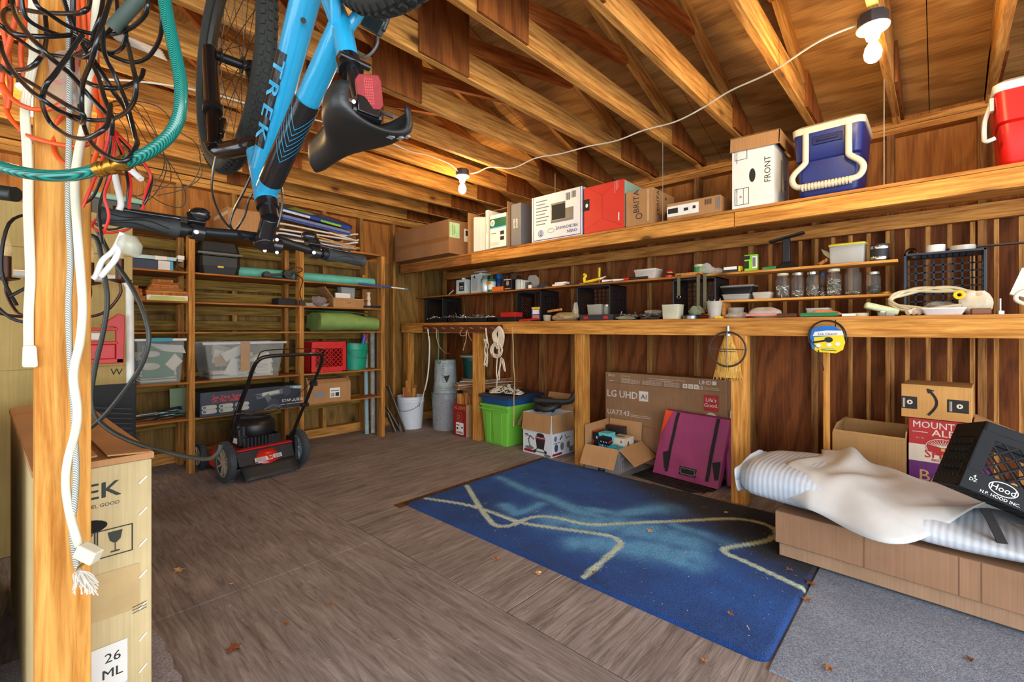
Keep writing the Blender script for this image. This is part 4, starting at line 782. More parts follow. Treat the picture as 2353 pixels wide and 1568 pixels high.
tanb = P('tan_bucket', (176, 142, 108), .35, alpha=.8)
for i, (z, lab) in enumerate(((.001, 'lower tan translucent bucket behind the wood scraps'), (.363, 'upper tan translucent bucket carrying the green tub'))): bucket('bucket', lab, (3.56, 3.88, z), .13, .145, .19 if i else .36, tanb, grp='tan buckets', rings=3)
t = bucket('planter_tub', 'dark green plastic tub with a wide pale lid on the tan buckets', (3.56, 3.88, .555), .105, .128, .25, P('bottle_green', (16, 72, 66), .35), rings=1, cat='tub')
MB().lathe([(0, .262), (.12, .262), (.155, .252), (.158, .235), (.15, .23), (.13, .236), (.128, .232), (0, .25)], 32).build('lid', P('pale_lid_grey', (164, 154, 142), .5), t)
strip = [P('rod_silver', (168, 168, 166), .3, .8), MATS['scrap_red'], MATS['post_lumber'], P('rod_white', (196, 198, 196), .4)]
for i in range(22):
    y = 3.66+.012*(i % 6); z = .47+.018*(i//5)+R.uniform(0, .012); L = R.uniform(.55, .8); x0 = 3.13+R.uniform(0, .06)
    a = V((x0, y+R.uniform(-.02, .02), z)); e = a+V((L*.8, -L*.35+R.uniform(-.06, .06), R.uniform(-.03, .04)))
    o = MB().tube([V((0, 0, 0)), e-a], .0055, 5).build('trim_strip', strip[(0, 3, 1, 2)[i % 4]], loc=a, smooth=50); tag(o, 'thin strip in the bundle of wood and metal strips on the scrap box', 'strip', 'bundle of strips on the scrap box')
whitebox = P('pale_wood_case', (190, 160, 128), .7)
t = carton('beverage_box', 'deep red upright liquor carton stuffed with wood scraps beside the post', (3.128, 3.625, .001), RW+.02, .19, .2, .33, P('burgundy_carton', (140, 24, 26), .55), flaps={}, fl=.05)
printing(t, [('t', 'F', 'ALLEN\'S', 0, .275, .035, 0, 0, .004), ('o', 'F', 0, .2, .04, .05, .003, 0), ('t', 'F', '2', -.008, .18, .04, 0, 0, .01), ('l', 'F', [(-.035, .14), (.035, .14)], .003, 0), ('r', 'F', -.055, .06, .02, .14, 1), ('r', 'F', .025, .05, .085, .1, 2), ('r', 'F', -.045, .0, .11, .118, 2), ('r', 'F', -.045, -.02, .07, .09, 2)]+[('r', 'F', -.045+.008*k, -.041+.008*k, .03, .05, 2) for k in range(12)]+[('r', 'R', 0, .2, 0, .33, 3)], [P('gold_ink', (196, 140, 70), .6), white, ink, P('carton_tan', (186, 140, 98), .8)], .19, .2, .33)
for i, (y, w, L, a, lab) in enumerate(((3.68, .05, .42, -.05, 'pale wood scrap standing nearest the corner in the red carton'), (3.635, .06, .4, .1, 'wide pale wood scrap in the middle of the red carton'), (3.59, .045, .44, .02, 'brown wood scrap beside the post in the red carton'), (3.56, .03, .41, -.1, 'narrow wood scrap at the side of the red carton'))):
    o = MB().box(-w/2, w/2, -.02, .02, 0, L).build('wood_scrap', sw[(0, 0, 2, 1)[i]], loc=(3.2+.03*(i % 2), y, .008), rot=(.03, a*.25, RW), bevel=.001, smooth=0); tag(o, lab, 'wood', 'scraps in the red carton')
# hanging cords and ropes on the peg rail
t = thing('peg_rail', 'dark board with wooden pegs fixed along the bench front near the corner', 'rail', (3.098, 3.6, 1.107), RW)
MB().box(-.6, .62, -.012, 0, -.04, .036).build('board', P('dark_stain', (92, 48, 26), .55, var=.25), t, bevel=.002)
for k in range(8): MB().cyl((-.5+.145*k, -.012, 0), (-.5+.145*k, -.055, .008), .007, n=8).build('peg', MATS['scrap_red'], t)
rope = P('white_rope', (222, 208, 184), .75); twine = P('tan_twine', (186, 150, 108), .8)
def cord(name, label, pts, r, mt, cat='rope', n=6, k=6): return stick(name, label, cat, pts, r, mt, n, k)
Q = lambda u, v, X=3.04: PX(u, v, X)
cord('hanging_cable', 'pale cable hanging straight down from the first peg to the white bucket', [Q(983, 757), Q(987, 790), Q(986, 830), Q(982, 870), Q(974, 905), Q(966, 935)], .008, offw, 'cable')
cord('hanging_cable', 'thin dark wire beside the pale hanging cable', [Q(988, 757), Q(983, 800), Q(981, 860), Q(974, 915)], .004, ink, 'cable')
cord('bungee_cord', 'green bungee cord with a hook hanging from the second peg', [Q(1006, 757), Q(1008, 790), Q(1007, 825), Q(1006, 832), Q(1010, 836), Q(1012, 830)], .006, P('green_cord', (70, 118, 100), .6), 'cord')
cord('bungee_cord', 'thin pale cord trailing from the second peg to the pale lid', [Q(1003, 757), Q(1004, 780), Q(1012, 800), Q(1025, 812, 3.2), Q(1032, 812, 3.3)], .004, twine, 'cord')
cord('hanging_twine', 'small loop of grey twine on a middle peg', [Q(1062, 758), Q(1057, 765), Q(1060, 772), Q(1070, 770), Q(1072, 760), Q(1071, 780), Q(1067, 795), Q(1064, 806)], .004, twine)
cord('hanging_twine', 'short pink cord hanging from a middle peg', [Q(1074, 757), Q(1077, 770), Q(1084, 784)], .004, P('pink', (190, 100, 100), .6), 'cord')
def hank(name, label, pts, r, mt, k=6):
    return cord(name, label, pts, r, mt, k=k)
rr = random.Random(11)
hank('hanging_rope', 'small knotted hank of cream rope hanging left of the big white rope', [Q(1117+rr.uniform(-5, 5), v, 3.03+.01*(i % 3)) for i, v in enumerate((756, 775, 790, 760, 757, 785, 805, 830, 843, 825, 805, 812, 840, 825, 800, 780, 790, 800, 803))], .006, rope)
hk = []
for i in range(9):
    dx = -9+2.2*i; hk += [Q(1147+dx*.35, 750+abs(i-4), 3.02), Q(1152+dx*.7, 770, 3.03-.004*(i % 2)), Q(1148+dx*.8, 795, 3.04), Q(1144+dx*.3, 800, 3.02), Q(1136+dx*.5, 770, 3.035)]
hr_ = thing('hanging_rope', 'big looped hank of white rope hanging from the last peg', 'rope', Q(1147, 752, 3.03))
def sub(name, pts, r, k): o0 = hr_.location; MB().tube([p-o0 for p in spline(pts, k)], r, 6).build(name, rope, hr_, smooth=60)
sub('loops', hk, .0062, 4); sub('coil', [Q(1141+14*math.cos(a)*(.35+.65*abs(math.sin(a*.173))), 805+18*math.sin(a)*(.55+.45*abs(math.sin(a*.21))), 3.015+.008*math.sin(a*1.7)) for a in [i*.7 for i in range(70)]], .006, 2)
sub('tail', [Q(1143, 820), Q(1141, 850), Q(1142, 868), Q(1147, 872), Q(1148, 850), Q(1152, 822), Q(1158, 848), Q(1161, 852), Q(1155, 825), Q(1145, 860), Q(1142, 875), Q(1141, 895, 3.1)], .006, 6)
hank('hanging_twine', 'long tan twine hanging down past the blue lid', [Q(1177, 752), Q(1179, 790), Q(1180, 840), Q(1183, 870), Q(1181, 910), Q(1181, 950), Q(1180, 980)], .005, twine)
# green tote with a blue lidded tote nested in it
tg = P('lime_tote', (116, 190, 66), .4, var=.05); tb = P('blue_tote', (24, 78, 130), .45, var=.06)
def rrect(x, y0, y1, z, r, n=4):
    o = []
    for cx, cy, a0 in ((x-r, y1-r, 0), (-x+r, y1-r, 90), (-x+r, y0+r, 180), (x-r, y0+r, 270)):
        for k in range(n): a = math.radians(a0+90*k/(n-1)); o.append((cx+r*math.cos(a), cy+r*math.sin(a), z))
    return o
t = thing('storage_tote', 'lime green plastic tote with ribbed walls under the bench', 'tote', (3.115, 3.115, .001), RW)
b = MB(); b.rings([rrect(.15, .025, .435, 0, .02), rrect(.19, 0, .46, .36, .03), rrect(.2, -.012, .472, .362, .03), rrect(.2, -.012, .472, .385, .03), rrect(.18, .008, .452, .385, .03), rrect(.14, .035, .425, .02, .02)], caps=(True, True)); b.build('body', tg, t, smooth=40)
b = MB()
for x0, x1, sh in ((-.11, -.04, .03), (-.02, .11, .02)):
    b.rings([[(x0+.01, .022, .02), (x1-.01, .022, .02), (x1-.01, .005, .02), (x0+.01, .005, .02)], [(x0, .004, .31), (x1, .004, .31), (x1, -.006, .31), (x0, -.006, .31)]])
b.build('rib', tg, t, bevel=.004)
MB().box(-.2, .2, -.016, -.008, .33, .345).build('rim_band', tg, t, bevel=.002)
t = thing('storage_tote', 'dark blue tote lid and tub nested on the green tote', 'tote', (3.11, 3.095, .387), RW)
b = MB(); b.rings([rrect(.185, .0, .455, 0, .03), rrect(.2, -.012, .475, .06, .035)]); b.build('tub', tb, t, smooth=40)
b = MB(); b.rings([rrect(.215, -.03, .49, .061, .04), rrect(.22, -.035, .495, .08, .04), rrect(.2, -.015, .475, .09, .04), rrect(.19, -.005, .465, .086, .04)]); b.build('lid', P('slate_lid', (46, 60, 84), .5), t, smooth=40)
pile = []
for k in range(2):
    pile = []
    for i in range(70 if k else 190):
        a = i*.55+rr.uniform(-.4, .4); r_ = rr.uniform(.03, .14 if k else .2)
        pile.append(V((3.27+r_*math.cos(a)*.7, 3.1-.03*k+r_*math.sin(a)*1.0, .485+rr.uniform(0, .10)*(1-r_/.2))))
    if not k: rp_ = thing('rope_pile', 'tangle of white and dark cord heaped on the blue tote lid', 'rope', (3.27, 3.1, .48))
    MB().tube([p-rp_.location for p in spline(pile, 4)], .0052, 5).build(['white_cord', 'dark_cord'][k], [rope, P('dark_cord', (70, 64, 54), .7)][k], rp_, smooth=60)
# shop vacuum carton
wv = P('white_vac_carton', (220, 224, 230), .55, var=.03)
t = carton('vacuum_carton', 'white vacuum cleaner carton with brown open flaps and a picture of the vacuum', (3.128, 2.595, .001), RW-.03, .33, .31, .36, wv, flaps={'F': 172, 'R': 172, 'L': 150, 'B': 20}, fl=.155, inner=card)
dk = 5
printing(t, [('r', 'F', -.155, .155, .005, .19, 0), ('r', 'F', -.15, -.02, .012, .035, 1), ('l', 'F', [(-.035, .13), (-.08, .155), (-.1, .12), (-.085, .07), (-.04, .05)], .014, 2), ('p', 'F', [(-.015, .14), (.095, .14), (.08, .055), (.0, .055)], 3), ('p', 'F', [(-.02, .14), (.1, .14), (.095, .165), (-.012, .165)], 4), ('e', 'F', .04, .175, .045, .018, 3), ('l', 'F', [(-.02, .152), (.1, .152)], .004, 0), ('l', 'F', [(.0, .055), (-.02, .03), (.1, .03), (.08, .055)], .012, 2), ('e', 'F', -.02, .032, .014, .014, 3), ('e', 'F', .1, .036, .014, .014, 3), ('e', 'F', -.09, .05, .05, .014, 2), ('e', 'F', .12, .012, .04, .01, 2), ('r', 'F', -.14, -.1, .16, .168, 3), ('r', 'F', -.14, -.09, .15, .155, 3),
 ('r', 'R', .0, .31, .005, .2, 0), ('r', 'R', .01, .14, .01, .03, 1), ('e', 'R', .06, .075, .025, .035, 5), ('e', 'R', .14, .08, .025, .035, 2), ('e', 'R', .23, .08, .025, .03, 2), ('r', 'R', .02, .12, .115, .12, 3), ('e', 'R', .05, .155, .02, .025, 2), ('l', 'R', [(.11, .14), (.14, .17)], .012, 3), ('l', 'R', [(.18, .17), (.2, .14), (.24, .15)], .008, 2), ('r', 'R', .24, .3, .01, .06, 2)], [wv, P('crimson_ink', (140, 20, 50), .6), P('vac_grey', (110, 116, 122), .5), ink, P('vac_red', (170, 30, 50), .5), P('vac_blue', (60, 74, 110), .5)], .33, .31, .36)
hs = [V((3.28+.09*math.cos(a)*(1+.1*math.sin(2*a)), 2.6+.115*math.sin(a), .36+.012*a+.01*math.sin(3*a))) for a in [i*.35 for i in range(24)]]+[V((3.34, 2.42, .46)), V((3.38, 2.38, .52)), V((3.42, 2.36, .56))]
sp = spline(hs, 5); b = MB(); o0 = sp[0].copy(); b.tube([p-o0 for p in sp], lambda f: .026+.0022*math.sin(f*len(sp)*3.1), 10); o = b.build('vacuum_hose', P('hose_black', (40, 42, 46), .5), loc=o0, smooth=60); tag(o, 'black ribbed vacuum hose coiled in the top of the white carton', 'hose')
# carton of small boxes
grb = P('grey_carton_outside', (128, 120, 116), .7)
t = carton('open_carton', 'low open shipping carton full of small product boxes with wide flaps', (3.1, 1.925, .001), RW+.03, .3, .38, .19, grb, flaps={'F': 150, 'R': 128, 'L': 1, 'B': 8}, fl={'F': .16, 'R': .17, 'L': .15, 'B': .15}, inner=CARD('flap_card', (186, 142, 96)))
printing(t, [('r', 'F', -.03, .03, 0.001, .09, 0), ('l', 'F', [(-.015, .02), (0, .012), (.015, .02)], .004, 1), ('r', 'R', .03, .075, .02, .12, 2)]+[('r', 'R', .038, .066, .03+.011*k, .035+.011*k, 0) for k in range(7)]+[('l', 'R', [(.02, .16), (.07, .16)], .002, 0)], [P('navy_tape', (24, 28, 48), .5), lblu, P('label_grey', (166, 160, 156), .7)], .3, .38, .19)
def sbox(label, x, y, z, w, d, h, yaw, mat, prints=(), pm=(), tilt=0., grp='boxes in the low carton'):
    t = thing('product_box', label, 'box', (x, y, z), (tilt, 0, RW+yaw), grp); MB().box(-w/2, w/2, 0, d, 0, h).build('body', mat, t, bevel=.001, smooth=0)
    if prints: printing(t, prints, list(pm), w, d, h)
    return t
cyan = P('cyan_box', (96, 196, 204), .45); bbl = P('router_blue', (24, 96, 160), .4); teal = P('teal_box', (16, 140, 160), .45)
sbox('orange and black box standing against the end flap of the low carton', 3.2, 2.055, .008, .026, .16, .27, 0, P('orange_box_side', (224, 84, 28), .5), [('r', 'F', -.013, .013, .2, .265, 0)], [ink])
sbox('black box standing between the orange and the blue box', 3.17, 2.018, .008, .04, .2, .27, 0, blk, [('r', 'F', .004, .012, .06, .15, 0), ('r', 'F', .002, .014, .22, .24, 0)], [white])
sbox('light blue electronics box with white router picture', 3.16, 1.945, .008, .09, .1, .275, -.05, cyan, [('r', 'F', -.05, .05, 0, .25, 0), ('r', 'F', -.035, -.02, .12, .22, 1), ('r', 'F', -.01, .0, .12, .24, 2), ('r', 'F', .015, .03, .12, .22, 1)], [bbl, lblu, white])
sbox('red and black flat box lying behind the blue electronics box', 3.4, 1.98, .008, .16, .05, .29, .05, P('red_black_box', (44, 40, 40), .4), [('r', 'T', -.06, .08, .02, .05, 0)], [P('box_red', (200, 44, 40), .5)])
sbox('white gadget box with a picture on its end', 3.24, 1.87, .008, .13, .15, .235, 0, P('cream_box', (222, 210, 190), .5), [('r', 'F', -.07, .01, .13, .185, 0), ('e', 'F', -.05, .16, .01, .01, 1), ('e', 'F', .04, .13, .012, .014, 1), ('e', 'R', .06, .18, .015, .03, 2), ('r', 'T', -.05, .03, .05, .08, 2), ('r', 'F', .03, .045, .2, .22, 3)], [P('gadget_grey', (176, 168, 150), .5), ink, P('gadget_brown', (130, 84, 40), .5), gry])
sbox('small black box tilted on top of the blue box', 3.118, 1.91, .205, .09, .05, .05, -.1, blk, [('r', 'F', -.03, -.02, .02, .03, 0), ('r', 'F', -.005, .005, .02, .03, 0), ('r', 'F', .02, .03, .02, .03, 0), ('r', 'R', .0, .05, .02, .03, 1)], [white, P('hot_red', (206, 40, 40), .5)], tilt=.3)
sbox('thin teal box at the front of the low carton', 3.118, 1.83, .192, .11, .05, .012, .05, teal, [('r', 'T', -.03, .01, .01, .03, 0)], [P('yellow_label', (206, 196, 120), .6)])
# television carton
tvc = CARD('tv_carton', (150, 112, 80))
t = carton('television_carton', 'wide flat television carton leaning upright against the wall studs', (3.52, 1.64, .001), RW+.015, 1.0, .13, .73, tvc, bev=.003)
pr = [('t', 'F', 'LG UHD', -.36+.02, .52, .058, 0, 0, .02, .95), ('r', 'F', -.185, -.105, .508, .59, 0), ('t', 'F', 'AI', -.145, .525, .042, 1, 0, .01), ('t', 'F', 'UA77', -.41, .37, .042, 0), ('l', 'F', [(-.345, .368), (-.345, .412)], .003, 0), ('t', 'F', '43', -.3, .37, .042, 0, 0, .008), ('r', 'F', -.26, -.1, .383, .386, 0), ('r', 'F', -.26, -.08, .37, .373, 0), ('o', 'F', -.46, .705, .011, .011, .004, 0), ('t', 'F', 'LG', -.425, .695, .018, 0, 0, .01), ('l', 'F', [(-.46, .66), (-.44, .655), (-.42, .66)], .004, 0), ('l', 'F', [(-.34, .705), (-.27, .705), (-.27, .68), (-.34, .68), (-.34, .705)], .002, 0), ('r', 'F', -.1, .2, .698, .7, 0), ('r', 'F', -.1, .1, .685, .687, 0), ('t', 'F', 'UHD', .35, .685, .03, 0, 0, .012), ('r', 'F', .4, .43, .686, .714, 0), ('t', 'F', '43', .31, .64, .032, 0, 0, .006), ('r', 'F', .345, .45, .66, .662, 0), ('r', 'F', .345, .45, .648, .65, 0), ('r', 'F', .34, .445, .49, .61, 2), ('t', 'F', "Life's", .392, .56, .028, 0, 0, .008), ('t', 'F', 'Good.', .392, .52, .028, 0, 0, .008), ('e', 'F', .392, .42, .052, .06, 3), ('t', 'F', '2025', .392, .445, .012, 1), ('t', 'F', 'NOUVEAU', .392, .42, .014, 1, 0, .004), ('t', 'F', 'NEW', .392, .39, .016, 1, 0, .004), ('l', 'F', [(-.5, .64), (.5, .64)], .0025, 4), ('l', 'F', [(-.33, .32), (-.05, .3), (-.05, .0)], .003, 4)]
for k in range(14):
    x = -.34+.042*k+(.02 if k > 3 else 0)+(.02 if k > 7 else 0)
    if k < 11: pr += [('l', 'F', [(x, .648), (x+.034, .648), (x+.034, .676), (x, .676), (x, .648)], .002, 0), ('l', 'F', [(x+.008, .655), (x+.017, .668), (x+.026, .655)], .003, 0)]
    else: pr += [('r', 'F', x+.02, x+.056, .645, .68, 3), ('o', 'F', x+.038, .662, .008, .008, .003, 1)]
pr += [('r', 'R', .04, .1, .4, .5, 3), ('r', 'R', .04, .1, .25, .36, 3), ('r', 'R', .05, .09, .42, .44, 1)]
printing(t, pr, [P('tv_print', (218, 206, 192), .7), P('tv_dark', (92, 64, 44), .7), P('badge_red', (172, 24, 22), .5), P('badge_cream', (222, 204, 184), .6), P('crease', (112, 80, 54), .8)], 1., .13, .73)
# magenta thermal delivery bag leaning on it
mg = P('magenta_cloth', (156, 58, 104), .65, var=.1, bump=.1); bs = P('black_webbing', (26, 24, 24), .8)
t = thing('delivery_bag', 'magenta insulated bag with black straps leaning on the television carton', 'bag', (3.27, 1.36, .012))
A, B_, C_, D_ = V((.05, .25, .0)), V((-.01, -.25, .0)), V((.13, -.285, .455)), V((.13, .18, .47))
def bagp(a, c, off=0.):
    a = max(0., min(1., a)); c = max(0., min(1., c)); p = A.lerp(B_, a).lerp(D_.lerp(C_, a), c); n = V((-.9, 0, .4)); bul = math.sin(PI*a)**.5*math.sin(PI*min(1, c*1.02))**.5*.02
    return p+n*(bul+off+.004*math.sin(9*a+14*c)*math.sin(PI*a))
b = MB(); n, m_ = 16, 16; fr = [[b.vs([bagp(i/n, j/m_)])[0] for i in range(n+1)] for j in range(m_+1)]; bk_ = [[b.vs([bagp(i/n, j/m_)+V((.09*math.sin(PI*min(.85, .12+j/m_*.8))**.5, 0, 0))])[0] for i in range(n+1)] for j in range(m_+1)]
for g_, fl_ in ((fr, 0), (bk_, 1)):
    for j in range(m_):
        for i in range(n): q = [g_[j][i], g_[j][i+1], g_[j+1][i+1], g_[j+1][i]]; b.f(q[::-1] if fl_ else q)
for i in range(n): b.f([fr[0][i], fr[0][i+1], bk_[0][i+1], bk_[0][i]]); b.f([fr[m_][i], fr[m_][i+1], bk_[m_][i+1], bk_[m_][i]])
for j in range(m_): b.f([fr[j][0], fr[j+1][0], bk_[j+1][0], bk_[j][0]]); b.f([fr[j][n], fr[j+1][n], bk_[j+1][n], bk_[j][n]])
b.build('body', mg, t, smooth=50)
for x in (.22, .84):
    b = MB()
    for k in range(20): c0, c1 = .06+.93*k/20, .06+.93*(k+1)/20; b.poly([bagp(x-.025, c0, .004), bagp(x+.025, c0, .004), bagp(x+.025, c1, .004), bagp(x-.025, c1, .004)])
    b.build('strap', bs, t, smooth=0)
b = MB()
for k in range(12): c0, c1 = .55+.45*k/12, .55+.45*(k+1)/12; w0, w1 = .13*k/12, .13*(k+1)/12; b.poly([bagp(-.002, c0, .005), bagp(w0, c0, .005), bagp(w1, c1, .005), bagp(-.002, c1, .005)])
b.build('orange_trim', P('orange_cloth', (220, 70, 24), .6), t, smooth=0)
for x in (.17, .93): b = MB(); b.poly([bagp(x-.06, .34, .006), bagp(x+.05, .38, .007), bagp(x+.06, .12, .006), bagp(x+.01, .1, .006)]); b.build('strap_patch', bs, t, smooth=0)
b = MB(); b.poly([bagp(a, c, .005) for a, c in ((.42, .07), (.68, .07), (.68, .19), (.42, .19))]); b.m(1).poly([bagp(a, c, .0056) for a, c in ((.44, .085), (.66, .085), (.66, .175), (.44, .175))]); b.m(0).poly([bagp(a, c, .0062) for a, c in ((.45, .095), (.65, .095), (.65, .165), (.45, .165))])
e1, e0 = bagp(.66, .13, .0068), bagp(.44, .13, .0068); b.m(2).text('LIGHTNING', frame(e0.lerp(e1, .5)-V((0, 0, .012)), e1-e0, V((.35, 0, .9))), .026, .01); b.build('label_patch', [bs, gry, P('label_red', (226, 80, 90), .5)], t, smooth=0)
t = thing('delivery_bag', 'second magenta bag mostly hidden behind the first, beside the post', 'bag', (3.36, 1.09, .012))
MB().rings([[(x, y, 0) for x, y in ((.0, .0), (.1, .0), (.1, -.12), (.0, -.12))], [(x+.02, y, .2) for x, y in ((-.02, .01), (.1, .0), (.1, -.14), (.0, -.13))], [(x+.1, y, .4) for x, y in ((-.02, .0), (.02, .0), (.03, -.1), (.0, -.1))]]).build('body', mg, t, bevel=.015)
MB().box(-.012, -.004, -.09, -.05, .02, .3).build('strap', bs, t)
rub = P('mat_rubber', (30, 28, 26), .6, var=.2)
t = thing('rubber_mat', 'black ribbed rubber floor mat under the magenta bag', 'mat', (3.33, 1.42, .001), RW-.06)
MB().prism([(-.27, -.18), (.2, -.22), (.3, -.1), (.3, .2), (-.27, .2)], 0, .006).build('base', rub, t, smooth=0)
b = MB()
for k in range(14): b.box(-.22+.036*k, -.205+.036*k, -.15, .18, .006, .0105)
b.box(-.26, .28, -.18, -.165, .006, .011); b.build('ribs', rub, t, smooth=0)
# hand brush with a wire ring, drain cleaner card, pole
t = thing('hanging_broom', 'straw hand broom hanging from the bench rail', 'broom', (3.075, .985, 1.06), RW)
b = MB(); b.rings([[(w*math.cos(a), d*math.sin(a), z) for a in [k*PI/12 for k in range(24)]] for w, d, z in ((.016, .012, .012), (.03, .016, -.03), (.055, .02, -.1), (.07, .022, -.17), (.085, .022, -.265))])
b.build('bristles', WOOD('straw', (168, 116, 40), (232, 190, 104), 2, fine=260, knots=False), t, smooth=60)
b = MB()
for k in range(46): x = -.086+.172*k/45; y = rr.uniform(-.02, .02); b.cyl((x*.9, y, -.22), (x*1.03+rr.uniform(-.006, .006), y*1.1, -.265-rr.uniform(.003, .022)), .0016, n=4)
o = b.build('bristle_ends', MATS['straw'], t, smooth=0); o['kind'] = 'stuff'
MB().lathe([(.0, .06), (.01, .06), (.012, .02), (.02, .01), (.02, -.002), (.0, -.002)], 14).build('ferrule', steel, t)
for z in (-.085, -.1): MB().tube([(.052*math.cos(a), .0225*math.sin(a), z) for a in [k*PI/10 for k in range(20)]], .0018, 5, True).build('stitching', ink, t)
t = thing('hanging_ring', 'dark wire ring with crossed spokes hanging in front of the straw broom', 'ring', (3.045, .98, .975), RW)
MB().tube([(.108*math.cos(a), 0, .108*math.sin(a)) for a in [k*PI/24 for k in range(48)]], .0055, 8, True).build('rim', P('dark_iron', (60, 56, 54), .5, .5), t)
MB().tube([(-.112, -.004, 0), (.112, -.004, 0)], .0025, 6).build('spoke', galv, t); MB().tube([(0, -.004, -.112), (0, -.004, .12)], .0025, 6).build('spoke', galv, t)
t = thing('drain_auger', 'round drain snake on a blue and yellow retail card reading Sink Cleaner', 'tool', (3.07, .463, 1.058), RW)
MB().tube([(.088*math.cos(a), .006, .002+.088*math.sin(a)) for a in [k*PI/24 for k in range(48)]], .004, 6, True).tube([(.08*math.cos(a), -.004, .008+.08*math.sin(a)) for a in [k*PI/24 for k in range(48)]], .003, 6, True).build('wire_coil', blk, t)
b = MB(); b.M = frame((0, -.008, -.005), (1, -.1, -.05), (0, 0, 1)); b.prism([(-.078, .0), (-.07, .045), (-.03, .065), (.03, .068), (.07, .045), (.088, -.02), (.08, -.06), (.05, -.082), (-.04, -.082), (-.068, -.06)], 0, .002); b.build('card', P('card_yellow', (236, 212, 24), .5), t, smooth=0)
printing(t, [('p', 'F', [(-.078, .0), (-.07, .045), (-.03, .065), (.03, .068), (.07, .045), (.076, .02), (-.06, .0), (-.05, -.07), (-.068, -.06)], 0), ('p', 'F', [(-.066, .006), (.08, .018), (.072, .043), (.0, .04), (-.056, .03)], 1), ('t', 'F', 'Sink Cleaner', .006, .016, .013, 3, .08, .01), ('l', 'F', [(-.06, -.03), (.0, -.015)], .01, 3), ('e', 'F', .012, -.01, .02, .015, 3), ('e', 'F', -.035, -.045, .012, .011, 1), ('e', 'F', .015, -.038, .012, .011, 1), ('e', 'F', .055, -.03, .012, .011, 1), ('r', 'F', -.02, .05, -.07, -.066, 3), ('r', 'F', -.02, .04, -.06, -.057, 2)], [P('card_blue', (16, 104, 190), .5), white, lblu, ink], Mx=frame((0, -.0115, -.005), (1, -.1, -.05), (0, 0, 1)))
cord('hanging_cable', 'thin cable tail of the drain snake hanging down', [V((3.06, .5, .985)), V((3.06, .495, .93)), V((3.06, .48, .9)), V((3.06, .475, .87))], .003, ink, 'cable', k=4)
o = MB().bar((0, 0, 0), (.0, .0, 1.03), .03, .02).build('wooden_pole', MATS['post_lumber'], loc=(3.15, .475, .003), smooth=0, bevel=.002); tag(o, 'square pale wooden pole standing up behind the wrapped foam to the sink cleaner card', 'pole')
# ---- rug
lw = [[(1.811, 2.425), (1.926, 2.108), (1.939, 1.79), (1.963, 1.676), (2.086, 1.403), (2.125, 1.31), (2.138, 1.26), (2.12, 1.212), (2.06, 1.18), (1.706, 1.147)], [(2.152, 2.419), (1.94, 2.059), (1.845, 1.874), (1.825, 1.82), (1.835, 1.775), (1.895, 1.745), (2.02, 1.739), (2.096, 1.694), (2.139, 1.61), (2.166, 1.48), (2.218, 1.396), (2.391, 1.247), (2.628, 1.038), (2.761, 0.926), (2.833, 0.841), (2.856, 0.744), (2.821, 0.664), (2.742, 0.637), (2.618, 0.665), (2.42, 0.778), (2.375, 0.78), (2.35, .75), (2.332, 0.669), (2.251, 0.412)]]
sm = [[(2.432, 2.371, .05), (2.37, 2.104, .06), (2.35, 1.855, .07), (2.31, 1.617, .08), (2.315, 1.457, .07)], [(2.356, 1.609, .05), (2.42, 1.4, .06), (2.626, 1.276, .1), (2.727, 1.208, .14)], [(2.064, 1.966, .07), (2.028, 1.843, .06), (2.127, 1.816, .06), (2.237, 1.822, .06)], [(2.494, 1.084, .06), (2.498, 0.948, .06), (2.473, 0.794, .07)], [(2.028, 1.164, .05), (2.12, 1.011, .09), (2.136, 0.844, .09)], [(1.946, 1.363, .1), (2.039, 1.262, .14), (2.154, 1.027, .16), (2.203, 0.87, .14)], [(2.1, 1.6, .16), (2.3, 1.3, .18), (2.35, .95, .16)]]
def dseg(px, py, a, c):
    dx, dy = c[0]-a[0], c[1]-a[1]; L = dx*dx+dy*dy or 1e-9; t_ = max(0, min(1, ((px-a[0])*dx+(py-a[1])*dy)/L)); return math.hypot(px-a[0]-t_*dx, py-a[1]-t_*dy), t_
lws = [[(p.x, p.y) for p in spline([(x, y, 0) for x, y in L], 4)] for L in lw]
from mathutils import noise as mn
x0, x1, y0, y1 = 1.675, 3.07, .412, 2.46; nx, ny = 110, 160
b = MB(); cols = []
gv = []
